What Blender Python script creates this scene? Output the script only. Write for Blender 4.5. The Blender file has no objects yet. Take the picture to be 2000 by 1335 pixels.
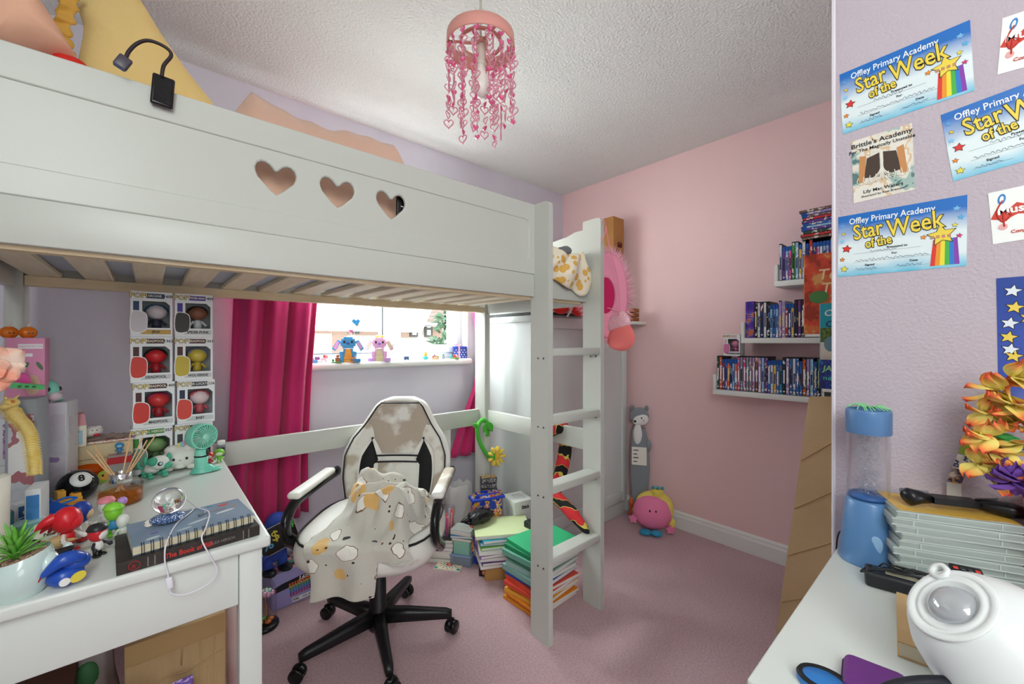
import bpy, bmesh, math, random
from mathutils import Vector, Matrix, noise
R = math.radians
PI = math.pi
random.seed(7)
S = bpy.context.scene
COL = S.collection

# ------------------------------------------------------------------ camera, world, light, exposure
EYE = 1.193
FPX = 802.0
cam_d = bpy.data.cameras.new('camera')
cam_d.sensor_width = 36.0
cam_d.lens = 36.0 * FPX / 2000.0
cam_d.clip_start = 0.02
cam = bpy.data.objects.new('camera', cam_d)
COL.objects.link(cam)
cam.location = (0, 0, EYE)
cam.rotation_euler = (R(90), 0, -math.asin(0.661))
S.camera = cam

world = bpy.data.worlds.new('daylight')
S.world = world
world.use_nodes = True
wn = world.node_tree.nodes
wn['Background'].inputs['Color'].default_value = (0.93, 0.97, 1.0, 1)
wn['Background'].inputs['Strength'].default_value = 2.0

sun_d = bpy.data.lights.new('sun', 'SUN')
sun_d.energy = 0.6
sun_d.angle = R(2)
sun_d.color = (1.0, 0.95, 0.87)
sun = bpy.data.objects.new('sun', sun_d)
COL.objects.link(sun)
sun.rotation_euler = (R(52), 0, R(-25))      # high sun behind this house, on the houses opposite


def area(name, loc, target, sx, sy, watts, col=(1, 1, 1)):
    d = bpy.data.lights.new(name, 'AREA')
    d.shape = 'RECTANGLE'
    d.size, d.size_y, d.energy, d.color = sx, sy, watts, col
    o = bpy.data.objects.new(name, d)
    COL.objects.link(o)
    o.location = loc
    o.rotation_euler = (Vector(target) - Vector(loc)).to_track_quat('-Z', 'Y').to_euler()
    return o


area('window_daylight', (1.02, 2.6, 1.6), (0.95, 1.2, 0.15), 1.15, 0.95, 70, (0.9, 1.0, 0.99))
area('rear_fill', (0.3, -5.0, 1.1), (0.4, 0.0, 0.95), 1.7, 1.7, 32, (0.92, 1.0, 0.97))  # added fill lamp far behind the camera, no window modelled there
area('left_fill', (-0.58, -0.6, 1.85), (2.2, 1.2, 0.2), 1.3, 1.1, 42, (0.92, 1.0, 0.96))  # added fill lamp by the left wall, for pink wall and floor

vs = S.view_settings
vs.view_transform = 'Standard'
vs.look = 'None'
vs.gamma = 1
vs.use_curve_mapping = False
vs.exposure = 0.15

# ------------------------------------------------------------------ helpers
def ray(px, py):
    r = (px - 1000) / FPX
    return Vector((0.661 + 0.7504 * r, 0.7504 - 0.661 * r, (667.5 - py) / FPX))
def onz(px, py, z):
    d = ray(px, py); t = (z - EYE) / d.z
    return Vector((d.x * t, d.y * t, z))
def ony(px, py, y):
    d = ray(px, py); t = y / d.y
    return Vector((d.x * t, y, EYE + d.z * t))
def onx(px, py, x):
    d = ray(px, py); t = x / d.x
    return Vector((x, d.y * t, EYE + d.z * t))

def lin(c):
    if isinstance(c, str):
        c = c.lstrip('#')
        c = [int(c[i:i + 2], 16) / 255 for i in (0, 2, 4)]
    return tuple(x / 12.92 if x <= 0.04045 else ((x + 0.055) / 1.055) ** 2.4 for x in c) + (1.0,)

_mats = {}
def mat(c, rough=0.5, metal=0.0, trans=0.0, ior=1.45, alpha=1.0, coat=0.0, var=None, bump=None, sheen=0.0, emit=0.0, stretch=None, cells=None, sub=0.0):
    """procedural principled material; var=(scale, colour2, amount) noise blend, bump=(scale, strength), cells=(scale, colour2, threshold)"""
    key = (c, rough, metal, trans, ior, alpha, coat, var, bump, sheen, emit, stretch, cells, sub)
    if key in _mats:
        return _mats[key]
    m = bpy.data.materials.new('surface_' + str(c).strip('#'))
    m.use_nodes = True
    nt = m.node_tree; nd = nt.nodes; lk = nt.links
    b = nd['Principled BSDF']
    b.inputs['Base Color'].default_value = lin(c)
    b.inputs['Roughness'].default_value = rough
    b.inputs['Metallic'].default_value = metal
    b.inputs['Transmission Weight'].default_value = trans
    b.inputs['IOR'].default_value = ior
    b.inputs['Alpha'].default_value = alpha
    b.inputs['Coat Weight'].default_value = coat
    b.inputs['Sheen Weight'].default_value = sheen
    if sub:
        b.inputs['Subsurface Weight'].default_value = sub
        b.inputs['Subsurface Radius'].default_value = (0.01, 0.006, 0.005)
    if emit:
        b.inputs['Emission Color'].default_value = lin(c)
        b.inputs['Emission Strength'].default_value = emit
    src = None
    if var or bump or cells:
        tc = nd.new('ShaderNodeTexCoord')
        mp = nd.new('ShaderNodeMapping')
        lk.new(tc.outputs['Object'], mp.inputs[0])
        if stretch:
            mp.inputs['Scale'].default_value = stretch
        src = mp.outputs[0]
    last = None
    if var:
        n = nd.new('ShaderNodeTexNoise'); n.inputs['Scale'].default_value = var[0]; n.inputs['Detail'].default_value = 4
        lk.new(src, n.inputs['Vector'])
        rp = nd.new('ShaderNodeValToRGB')
        rp.color_ramp.elements[0].position = 0.5 - 0.5 * (1 - min(var[2], 0.95)) * 0.8
        rp.color_ramp.elements[1].position = 0.5 + 0.5 * (1 - min(var[2], 0.95)) * 0.8 + 0.01
        rp.color_ramp.elements[0].color = lin(c)
        rp.color_ramp.elements[1].color = lin(var[1])
        lk.new(n.outputs['Fac'], rp.inputs[0])
        last = rp.outputs[0]
    if cells:
        v = nd.new('ShaderNodeTexVoronoi'); v.inputs['Scale'].default_value = cells[0]
        lk.new(src, v.inputs['Vector'])
        lt = nd.new('ShaderNodeMath'); lt.operation = 'LESS_THAN'; lt.inputs[1].default_value = cells[2]
        lk.new(v.outputs['Distance'], lt.inputs[0])
        mx = nd.new('ShaderNodeMix'); mx.data_type = 'RGBA'
        lk.new(lt.outputs[0], mx.inputs['Factor'])
        if last: lk.new(last, mx.inputs['A'])
        else: mx.inputs['A'].default_value = lin(c)
        mx.inputs['B'].default_value = lin(cells[1])
        last = mx.outputs['Result']
    if last:
        lk.new(last, b.inputs['Base Color'])
    if bump:
        n = nd.new('ShaderNodeTexNoise'); n.inputs['Scale'].default_value = bump[0]; n.inputs['Detail'].default_value = 5
        lk.new(src, n.inputs['Vector'])
        bp = nd.new('ShaderNodeBump'); bp.inputs['Strength'].default_value = bump[1]; bp.inputs['Distance'].default_value = 0.01
        lk.new(n.outputs['Fac'], bp.inputs['Height'])
        lk.new(bp.outputs[0], b.inputs['Normal'])
    _mats[key] = m
    return m

def printed(cols, scale=30, rough=0.35, stretch=(1, 1, 1), seed=0.0):
    """flat printed picture: hard patches of several inks"""
    key = ('print', tuple(cols), scale, rough, stretch, seed)
    if key in _mats:
        return _mats[key]
    m = bpy.data.materials.new('printed_card')
    m.use_nodes = True
    nt = m.node_tree; nd = nt.nodes; lk = nt.links
    b = nd['Principled BSDF']; b.inputs['Roughness'].default_value = rough
    tc = nd.new('ShaderNodeTexCoord'); mp = nd.new('ShaderNodeMapping')
    mp.inputs['Scale'].default_value = stretch
    mp.inputs['Location'].default_value = (seed, seed * 1.7, seed * 0.6)
    lk.new(tc.outputs['Object'], mp.inputs[0])
    n = nd.new('ShaderNodeTexNoise'); n.inputs['Scale'].default_value = scale; n.inputs['Detail'].default_value = 3
    lk.new(mp.outputs[0], n.inputs['Vector'])
    rp = nd.new('ShaderNodeValToRGB'); rp.color_ramp.interpolation = 'CONSTANT'
    k = len(cols)
    e = rp.color_ramp.elements
    e[0].position = 0; e[0].color = lin(cols[0])
    e[1].position = 0.36 + 0.28 / k; e[1].color = lin(cols[1])
    for i in range(2, k):
        q = e.new(0.36 + 0.28 * i / k); q.color = lin(cols[i])
    lk.new(n.outputs['Fac'], rp.inputs[0]); lk.new(rp.outputs[0], b.inputs['Base Color'])
    _mats[key] = m
    return m

def T(x=0, y=0, z=0, rx=0, ry=0, rz=0, s=1):
    m = Matrix.Translation((x, y, z)) @ Matrix.Rotation(R(rz), 4, 'Z') @ Matrix.Rotation(R(ry), 4, 'Y') @ Matrix.Rotation(R(rx), 4, 'X')
    if s != 1:
        m = m @ (Matrix.Scale(s, 4) if not isinstance(s, tuple) else Matrix.Diagonal(s + (1,)))
    return m

class B:
    """collects faces, links them as one mesh object"""
    def __init__(self):
        self.v, self.f, self.m, self.s = [], [], [], []
    def add(self, vs, fs, mi=0, M=None, smooth=False):
        o = len(self.v)
        self.v += [tuple(M @ Vector(p)) if M is not None else tuple(p) for p in vs]
        self.f += [tuple(i + o for i in f) for f in fs]
        self.m += [mi] * len(fs); self.s += [smooth] * len(fs)
        return self
    def box(self, x0, x1, y0, y1, z0, z1, mi=0, M=None):
        return self.add([(x0, y0, z0), (x1, y0, z0), (x1, y1, z0), (x0, y1, z0), (x0, y0, z1), (x1, y0, z1), (x1, y1, z1), (x0, y1, z1)],
                        [(0, 3, 2, 1), (4, 5, 6, 7), (0, 1, 5, 4), (1, 2, 6, 5), (2, 3, 7, 6), (3, 0, 4, 7)], mi, M)
    def rb(self, x0, x1, y0, y1, z0, z1, r=0.004, mi=0, M=None, seg=2):
        bm = bmesh.new()
        bmesh.ops.create_cube(bm, size=1)
        for v in bm.verts:
            v.co = Vector(((x0 + x1) / 2 + v.co.x * (x1 - x0), (y0 + y1) / 2 + v.co.y * (y1 - y0), (z0 + z1) / 2 + v.co.z * (z1 - z0)))
        r = min(r, 0.49 * min(abs(x1 - x0), abs(y1 - y0), abs(z1 - z0)))
        bmesh.ops.bevel(bm, geom=bm.edges[:], offset=r, segments=seg, profile=0.5, affect='EDGES', clamp_overlap=True)
        bm.verts.index_update()
        self.add([v.co.copy() for v in bm.verts], [tuple(v.index for v in f.verts) for f in bm.faces], mi, M, seg > 1)
        bm.free()
        return self
    def lathe(self, prof, n=24, mi=0, M=None, smooth=True, a0=0, a1=360):
        full = abs(a1 - a0) >= 360
        k = n if full else n + 1
        vs = []
        for (r, z) in prof:
            for i in range(k):
                a = R(a0 + (a1 - a0) * i / n)
                vs.append((r * math.cos(a), r * math.sin(a), z))
        fs = []
        for j in range(len(prof) - 1):
            for i in range(n):
                i2 = (i + 1) % k
                fs.append((j * k + i, j * k + i2, (j + 1) * k + i2, (j + 1) * k + i))
        return self.add(vs, fs, mi, M, smooth)
    def sph(self, c, rad, n=16, m=10, mi=0, M=None):
        if not isinstance(rad, tuple): rad = (rad,) * 3
        vs = [(c[0], c[1], c[2] - rad[2])]
        for j in range(1, m):
            t = PI * j / m
            for i in range(n):
                a = 2 * PI * i / n
                vs.append((c[0] + rad[0] * math.sin(t) * math.cos(a), c[1] + rad[1] * math.sin(t) * math.sin(a), c[2] - rad[2] * math.cos(t)))
        vs.append((c[0], c[1], c[2] + rad[2]))
        fs = [(0, 1 + (i + 1) % n, 1 + i) for i in range(n)]
        for j in range(m - 2):
            for i in range(n):
                i2 = (i + 1) % n
                fs.append((1 + j * n + i, 1 + j * n + i2, 1 + (j + 1) * n + i2, 1 + (j + 1) * n + i))
        L = len(vs) - 1; o = 1 + (m - 2) * n
        fs += [(o + i, o + (i + 1) % n, L) for i in range(n)]
        return self.add(vs, fs, mi, M, True)
    def tube(self, pts, r, n=8, mi=0, M=None, cap=True, flat=1.0):
        pts = [Vector(p) for p in pts]
        rs = r if isinstance(r, (list, tuple)) else [r] * len(pts)
        vs = []; up = None
        for i, p in enumerate(pts):
            t = (pts[min(i + 1, len(pts) - 1)] - pts[max(i - 1, 0)])
            if t.length < 1e-9: t = Vector((0, 0, 1))
            t.normalize()
            if up is None:
                up = Vector((0, 0, 1)) if abs(t.z) < 0.9 else Vector((1, 0, 0))
            x = t.cross(up)
            if x.length < 1e-6: x = t.orthogonal()
            x.normalize(); y = x.cross(t).normalized(); up = y
            for k in range(n):
                a = 2 * PI * k / n
                vs.append(p + x * math.cos(a) * rs[i] + y * math.sin(a) * rs[i] * flat)
        fs = []
        for i in range(len(pts) - 1):
            for k in range(n):
                k2 = (k + 1) % n
                fs.append((i * n + k, i * n + k2, (i + 1) * n + k2, (i + 1) * n + k))
        if cap:
            fs.append(tuple(reversed(range(n)))); fs.append(tuple(range((len(pts) - 1) * n, len(pts) * n)))
        return self.add(vs, fs, mi, M, True)
    def cyl(self, p, q, r0, r1=None, n=16, mi=0, M=None):
        return self.tube([p, q], [r0, r0 if r1 is None else r1], n, mi, M)
    def prism(self, poly, z0, z1, mi=0, M=None):
        n = len(poly)
        vs = [(x, y, z0) for x, y in poly] + [(x, y, z1) for x, y in poly]
        fs = [tuple(reversed(range(n))), tuple(range(n, 2 * n))] + [(i, (i + 1) % n, n + (i + 1) % n, n + i) for i in range(n)]
        return self.add(vs, fs, mi, M)
    def grid(self, fn, nu, nv, mi=0, M=None, close_u=False, thick=None):
        vs = [fn(i / (nu if close_u else nu - 1), j / (nv - 1)) for j in range(nv) for i in range(nu)]
        fs = []
        for j in range(nv - 1):
            for i in range(nu if close_u else nu - 1):
                i2 = (i + 1) % nu
                fs.append((j * nu + i, j * nu + i2, (j + 1) * nu + i2, (j + 1) * nu + i))
        return self.add(vs, fs, mi, M, True)
    def obj(self, name, mats, parent=None, loc=None, rz=0, rot=None):
        me = bpy.data.meshes.new(name)
        me.from_pydata(self.v, [], self.f)
        for m in (mats if isinstance(mats, (list, tuple)) else [mats]):
            me.materials.append(m)
        me.polygons.foreach_set('material_index', self.m)
        me.polygons.foreach_set('use_smooth', self.s)
        me.update()
        return place(name, me, parent, loc, rz, rot)

def place(name, me, parent=None, loc=None, rz=0, rot=None):
    o = bpy.data.objects.new(name, me)
    COL.objects.link(o)
    o.parent = parent
    if loc is not None: o.location = loc
    if rot is not None: o.rotation_euler = [R(a) for a in rot]
    elif rz: o.rotation_euler = (0, 0, R(rz))
    return o

def tag(o, label, cat, group=None):
    o['label'] = label; o['category'] = cat
    if group: o['group'] = group
    return o
def thing(name, label, cat, loc=(0, 0, 0), rz=0, group=None, rot=None):
    o = place(name, None, None, loc, rz, rot)
    o.empty_display_size = 0.02
    return tag(o, label, cat, group)
def struct(o):
    o['kind'] = 'structure'
    return o
def solid(o, t, off=-1):
    s = o.modifiers.new('thickness', 'SOLIDIFY'); s.thickness = t; s.offset = off
    return o
def subd(o, n=1):
    s = o.modifiers.new('smooth', 'SUBSURF'); s.levels = n; s.render_levels = n
    return o

_later = []   # curve objects (cut-outs and lettering) turned into meshes at the end
def cut(name, loops, depth, m, parent, M, bevel=0.0, kind=None):
    """flat board with holes: loops of 2-d points, extruded both ways by depth / 2; local XY plane placed by M"""
    cu = bpy.data.curves.new(name, 'CURVE'); cu.dimensions = '2D'; cu.fill_mode = 'BOTH'
    cu.extrude = max(depth / 2 - bevel, 0); cu.bevel_depth = bevel; cu.bevel_resolution = 1
    for L in loops:
        sp = cu.splines.new('POLY'); sp.points.add(len(L) - 1); sp.use_cyclic_u = True
        for p, q in zip(sp.points, L): p.co = (q[0], q[1], 0, 1)
    o = bpy.data.objects.new(name, cu); COL.objects.link(o)
    o.parent = parent; o.matrix_local = M
    _later.append((o, m))
    return o
def text(s, size, m, parent, M, name='lettering', ext=0.0004, align='CENTER', bold=0.0, shear=0.0, sx=1.0):
    cu = bpy.data.curves.new(name, 'FONT'); cu.body = s; cu.size = size; cu.extrude = ext
    cu.align_x = align; cu.align_y = 'CENTER'; cu.offset = bold; cu.shear = shear; cu.resolution_u = 2
    o = bpy.data.objects.new(name, cu); COL.objects.link(o)
    o.parent = parent; o.matrix_local = M @ Matrix.Diagonal((sx, 1, 1, 1))
    _later.append((o, m))
    return o
def finish_curves():
    dg = bpy.context.evaluated_depsgraph_get()
    for o, m in _later:
        me = bpy.data.meshes.new_from_object(o.evaluated_get(dg))
        me.materials.clear(); me.materials.append(m)
        n = place(o.name, me, o.parent)
        n.matrix_local = o.matrix_local.copy()
        for k in o.keys():
            if k in ('label', 'category', 'group', 'kind'): n[k] = o[k]
        nm = o.name
        bpy.data.objects.remove(o)
        n.name = nm
def heart(w, h, cx=0, cy=0, n=28):
    P = []
    for i in range(n):
        t = 2 * PI * i / n
        x = 16 * math.sin(t) ** 3
        y = 13 * math.cos(t) - 5 * math.cos(2 * t) - 2 * math.cos(3 * t) - math.cos(4 * t)
        P.append((cx + x / 32 * w, cy + (y + 2.5) / 29 * h))
    return P
def star(ro, ri, n=5, cx=0, cy=0, rot=0):
    return [(cx + (ro if i % 2 == 0 else ri) * math.sin(PI * i / n + R(rot)), cy + (ro if i % 2 == 0 else ri) * math.cos(PI * i / n + R(rot))) for i in range(2 * n)]
def rrect(x0, x1, y0, y1, r, n=5):
    P = []
    for (cx, cy, a) in ((x1 - r, y1 - r, 0), (x0 + r, y1 - r, 90), (x0 + r, y0 + r, 180), (x1 - r, y0 + r, 270)):
        for i in range(n + 1):
            t = R(a + 90 * i / n); P.append((cx + r * math.cos(t), cy + r * math.sin(t)))
    return P
def ell(cx, cy, a, b, n=20, rot=0):
    return [(cx + a * math.cos(2 * PI * i / n) * math.cos(R(rot)) - b * math.sin(2 * PI * i / n) * math.sin(R(rot)),
             cy + a * math.cos(2 * PI * i / n) * math.sin(R(rot)) + b * math.sin(2 * PI * i / n) * math.cos(R(rot))) for i in range(n)]
def spline(pts, k=6):
    """Catmull-Rom through the points"""
    P = [Vector(p) for p in pts]; out = []
    for i in range(len(P) - 1):
        a, b, c, d = P[max(i - 1, 0)], P[i], P[i + 1], P[min(i + 2, len(P) - 1)]
        for j in range(k):
            t = j / k
            out.append(0.5 * ((2 * b) + (c - a) * t + (2 * a - 5 * b + 4 * c - d) * t * t + (3 * b - a - 3 * c + d) * t ** 3))
    out.append(P[-1])
    return out
def face_y(x, y, z, rz=0):      # board standing up, its front looking along -Y (turned by rz)
    return T(x, y, z, 90, 0, rz)
# board standing up, front looking along -X: local x -> -Y, local y -> Z
def face_x(x, y, z, roll=0):
    return Matrix.Translation((x, y, z)) @ Matrix(((0, 0, -1, 0), (-1, 0, 0, 0), (0, 1, 0, 0), (0, 0, 0, 1))) @ Matrix.Rotation(R(roll), 4, 'Z')

# ------------------------------------------------------------------ the room
XP, YB, ZC, XL, XR, YR = 2.55, 2.26, 2.40, -0.62, 1.22, 0.23
m_white = mat('#e9ebe6', 0.38, bump=(60, 0.03))
m_white2 = mat('#eeeeea', 0.3)
m_carpet = mat('#fad6da', 0.95, var=(130, '#e4b0b8', 0.55), bump=(420, 1.0), sheen=0.3)
m_ceiling = mat('#edeeea', 0.9, bump=(95, 0.85))
m_purple = mat('#d6d0dd', 0.85, bump=(180, 0.12), var=(2.2, '#e0dde6', 0.45))
m_pink = mat('#f4ced0', 0.8, bump=(120, 0.08), var=(1.1, '#f5d4d0', 0.1))
m_lilac = mat('#c7b9c3', 0.75, bump=(150, 0.3))

struct(B().box(XL - .1, XP + .1, -5.4, YB + .1, -0.1, 0).obj('floor', m_carpet))
struct(B().box(XL - .1, XP + .1, -5.4, YB + .02, ZC, ZC + 0.1).obj('ceiling', m_ceiling))
struct(B().box(XL - .1, XR + .1, -5.4, -5.3, 0, ZC).obj('wall_rear', m_lilac))  # unseen wall set far back, shuts out sun behind the added fill
# window wall: four pieces around the opening
WX0, WX1, WZ0, WZ1 = 0.42, 1.60, 1.06, 2.12
wb = B()
wb.box(XL - .1, WX0, YB, YB + .22, 0, ZC).box(WX1, XP + .1, YB, YB + .22, 0, ZC).box(WX0, WX1, YB, YB + .22, 0, WZ0).box(WX0, WX1, YB, YB + .22, WZ1, ZC)
struct(wb.obj('wall_back', m_purple))
struct(B().box(XP, XP + .1, YR - .4, YB, 0, ZC).obj('wall_right', m_pink))
struct(B().box(XL - .1, XL, -5.3, YB, 0, ZC).obj('wall_left', m_purple))
o = struct(B().box(XR, XR + 1.2, -5.4, YR, 0, ZC).obj('wall_front', m_lilac))
B().rb(XR - .0015, XR + .008, YR - .007, YR + .0015, 0, ZC, .003).obj('corner_bead', mat('#e6dfe6', .6), o)
# baseboards
def board(name, p0, p1, nrm):
    b = B()
    prof = [(0, 0), (0.016, 0), (0.016, 0.075), (0.011, 0.088), (0.011, 0.096), (0.005, 0.105), (0, 0.108)]
    p0, p1, nrm = Vector(p0), Vector(p1), Vector(nrm)
    vs = [p0 + nrm * a + Vector((0, 0, z)) for a, z in prof] + [p1 + nrm * a + Vector((0, 0, z)) for a, z in prof]
    k = len(prof)
    fs = [(i, (i + 1) % k, k + (i + 1) % k, k + i) for i in range(k)] + [tuple(range(k)), tuple(reversed(range(k, 2 * k)))]
    b.add(vs, fs)
    return struct(b.obj(name, m_white2))
board('baseboard_right', (XP, YR, 0), (XP, YB, 0), (-1, 0, 0))
board('baseboard_back', (XL, YB, 0), (XP - .016, YB, 0), (0, -1, 0))

# window: frame, mullion, casement, panes, sill
YW = 2.37
win = struct(place('window_1', None))
m_upvc = mat('#f3f5f5', 0.25)
m_glass = mat('#f4f8f8', 0.0, trans=1.0, ior=1.0, alpha=0.25)
fr = B()
for (x0, x1, z0, z1) in ((WX0, WX1, WZ0 + .02, 1.125), (WX0, WX1, WZ1 - .05, WZ1), (WX0, .50, 1.125, WZ1 - .05), (1.56, WX1, 1.125, WZ1 - .05), (1.035, 1.10, 1.125, WZ1 - .05)):
    fr.rb(x0, x1, YW - .035, YW + .035, z0, z1, .006)
fr.obj('window_frame', m_upvc, win)
cs = B()
for (x0, x1, z0, z1) in ((1.10, 1.56, 1.125, 1.175), (1.10, 1.56, WZ1 - .11, WZ1 - .05), (1.10, 1.145, 1.175, WZ1 - .11), (1.515, 1.56, 1.175, WZ1 - .11)):
    cs.rb(x0, x1, YW - .05, YW + .03, z0, z1, .007)
cso = cs.obj('casement', m_upvc, win)
B().box(1.145, 1.515, YW - .004, YW + .004, 1.175, WZ1 - .11).obj('pane', m_glass, cso)
B().box(.50, 1.035, YW - .004, YW + .004, 1.125, WZ1 - .05).obj('pane', m_glass, win)
gk = B()
for (x0, x1, z0, z1) in ((.50, .506, 1.125, 2.07), (1.029, 1.035, 1.125, 2.07), (.50, 1.035, 1.125, 1.131)):
    gk.box(x0, x1, YW - .037, YW - .03, z0, z1)
gk.obj('gasket', mat('#5d6468', .6), win)
B().rb(WX0 - .03, WX1 + .0, YB - .055, YW - .03, 1.048, 1.085, .015, seg=3).obj('window_sill', m_white2, win)
rv = B()
rv.box(WX0, WX0 + .008, YB, YW, 1.085, WZ1).box(WX1 - .008, WX1, YB, YW, 1.085, WZ1).box(WX0, WX1, YB, YW, WZ1 - .008, WZ1)
rv.obj('window_reveal', mat('#eef0f2', .8), win)

# ------------------------------------------------------------------ outside: houses opposite and a tree
m_brick = mat('#d2b4a6', .9, var=(9, '#c6a494', .2))
m_render = mat('#f0ece6', .9)
m_tile = mat('#b9a59c', .85)
m_fascia = mat('#f4f4f2', .6)
m_darkglass = mat('#8d9698', .15)
def house(name, label, x0, x1, y, eave, ridge, brick_bits, wins, z0=-3.2, depth=6.0):
    t = thing(name, label, 'house', (0, y, 0), 0)
    B().box(x0, x1, 0, depth, z0, eave).obj('wall', m_render, t)
    for (a, b_, c, d) in brick_bits: B().box(a, b_, -.06, .0, c, d).obj('brick_facing', m_brick, t)
    B().box(x0 - .2, x1 + .2, -.42, -.3, eave - .22, eave).box(x0 - .2, x1 + .2, -.42, 0, eave - .24, eave - .2).obj('fascia', m_fascia, t)
    rf = place('roof', None, t)
    rows = 16
    for k in range(rows):
        a, b_ = k / rows, (k + 1) / rows
        ya, yb = -.5 + a * (depth / 2 + .5), -.5 + b_ * (depth / 2 + .5)
        za, zb = eave + a * (ridge - eave), eave + b_ * (ridge - eave)
        c = B(); n = int((x1 - x0) / .3)
        vs = []; fs = []
        for i in range(n + 1):
            x = x0 - .25 + (x1 - x0 + .5) * i / n
            h = .045 * (i % 2)
            vs += [(x, ya, za + .05 + h), (x, yb + .03, zb + .0 + h), (x, ya, za - .03)]
        for i in range(n):
            p = 3 * i; q = p + 3
            fs += [(p, q, q + 1, p + 1), (p + 2, q + 2, q, p)]
        c.add(vs, fs)
        c.obj('tile_course', m_tile, rf)
    B().cyl((x0 - .2, depth / 2, ridge + .02), (x1 + .2, depth / 2, ridge + .02), .12, n=8).obj('ridge', m_tile, rf)
    for (a, b_, c, d) in wins:
        f = B().box(a, b_, -.1, 0, c, d, 0).obj('window', mat('#6d6a68', .4), t)
        mid = c + (d - c) * .62
        for (e, g) in ((c + .08, mid - .04), (mid + .04, d - .08)):
            B().box(a + .08, b_ - .08, -.13, -.09, e, g).obj('pane', mat('#e6eaec', .3), f)
    return t
house('brick_house', 'pale house with tiled roof seen through the left window pane', 1.0, 7.0, 15.2, 2.0, 4.8,
      [(4.2, 4.8, 1.5, 1.98), (4.86, 5.35, -2.0, 1.95), (5.4, 6.8, 1.45, 1.95)], [(5.55, 5.8, 1.5, 1.82)])
house('rendered_house', 'pale house with two dark framed windows seen through the right pane', 7.7, 13.2, 16.4, 2.12, 5.2,
      [(7.8, 8.45, 1.4, 2.0), (9.6, 10.1, 1.4, 2.0)], [(8.48, 8.84, 1.42, 2.0), (9.2, 9.55, 1.42, 2.0)])
t = thing('garden_tree', 'green conifer beside the rendered house outside the window', 'tree', (8.5, 13.4, -3.3))
B().cyl((0, 0, 0), (0, 0, 4.2), .16, .04, 8).obj('trunk', mat('#6d5a48', .9), t)
fo = B(); rnd = random.Random(3)
for k in range(420):
    h = rnd.random(); a = rnd.random() * 2 * PI; rr = (1 - h * .8) * 1.25 * (0.5 + .5 * rnd.random())
    c = Vector((rr * math.cos(a), rr * math.sin(a), .6 + h * 5.0))
    M_ = T(c.x, c.y, c.z, rnd.uniform(-50, 50), rnd.uniform(-50, 50), math.degrees(a))
    fo.add([(0, -.09, 0), (.36, 0, -.08), (0, .09, 0), (.1, 0, .06)], [(0, 1, 3), (1, 2, 3), (0, 2, 1)], 0, M_)
fo.obj('foliage', mat('#7da183', .9), t)
struct(B().box(-30, 40, 3.2, 40, -3.3, -3.2).obj('ground_outside', mat('#b9bdae', .95)))

# ------------------------------------------------------------------ loft bed
m_bed = mat('#c7c9c1', 0.34, bump=(45, 0.04))
m_pine = mat('#f3e9d2', 0.6, var=(7, '#e6d4b2', .25), stretch=(9, 1.2, 9), bump=(30, .05))
m_pine_x = mat('#efdfbf', 0.6, var=(7, '#dfc69b', .25), stretch=(1.2, 9, 9))
m_bolt = mat('#5c605f', .35, metal=.8)
bed = thing('loft_bed', 'white wooden loft bed with three heart cut-outs and a built-in ladder', 'bed', (0, 0, 0))
PX0, PX1, PY = -0.29, 1.165, 1.185
H = [(.243, 1.611), (.396, 1.611), (.555, 1.611)]
def panel_M(y): return Matrix(((1, 0, 0, 0), (0, 0, -1, y), (0, 1, 0, 0), (0, 0, 0, 1)))
gro = rrect(PX0 + .06, 1.138, 1.522, 1.683, .02)
cut('guard_rail_frame', [[(PX0, 1.469), (PX1, 1.469), (PX1, 1.746), (PX0, 1.746)], gro], .018, m_bed, bed, panel_M(PY + .009), .003)
gro2 = rrect(PX0 + .062, 1.136, 1.524, 1.681, .019)
hearts = []
for (x, z) in H:
    hearts.append([(x + .0, z - .047), (x + .017, z - .034), (x + .044, z - .006), (x + .05, z + .008), (x + .051, z + .02), (x + .046, z + .033), (x + .036, z + .041), (x + .024, z + .042), (x + .012, z + .036), (x + .002, z + .024), (x - .002, z + .024), (x - .012, z + .036), (x - .024, z + .042), (x - .036, z + .041), (x - .046, z + .033), (x - .051, z + .02), (x - .05, z + .008), (x - .044, z - .006), (x - .017, z - .034)])
cut('guard_rail_panel', [gro2] + hearts, .014, m_bed, bed, panel_M(PY + .0105), .0045)
B().rb(PX0, PX1, PY + .001, PY + .023, 1.376, 1.466, .002).obj('side_rail', m_bed, bed)
B().rb(1.192, 1.50, PY + .001, PY + .023, 1.376, 1.466, .002).obj('side_rail', m_bed, bed)
# ladder stiles = front posts; rounded tops
def stile(x0, x1, y0, y1, z0, z1, name):
    r = .02
    P = [(y0, z0), (y1, z0), (y1, z1)] + [(y0 + r - r * math.sin(R(a)), z1 - r + r * math.cos(R(a))) for a in range(0, 91, 15)]
    b = B().prism(P, x0, x1, 0, Matrix(((0, 0, 1, 0), (1, 0, 0, 0), (0, 1, 0, 0), (0, 0, 0, 1))))
    return b.obj(name, m_bed, bed)
for (x0, x1) in ((1.166, 1.191), (1.501, 1.526)):
    st = stile(x0, x1, 1.108, 1.208, 0, 1.748, 'ladder_stile')
    for rz_ in (.328, .61, .885, 1.158):
        for yy in (1.135, 1.165):
            B().cyl((x0 - .002, yy, rz_ - .03), (x0 + .004, yy, rz_ - .03), .0042, n=10).obj('bolt', m_bolt, st)
for z in (.337, .62, .893, 1.168):
    B().rb(1.191, 1.501, 1.112, 1.178, z - .032, z, .004).obj('rung', m_bed, bed)
for (x0, x1) in ((-.33, -.292), (1.487, 1.525)):
    B().rb(x0, x1, 1.93, 2.03, 0, 1.75, .003).obj('back_post', m_bed, bed)
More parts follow.
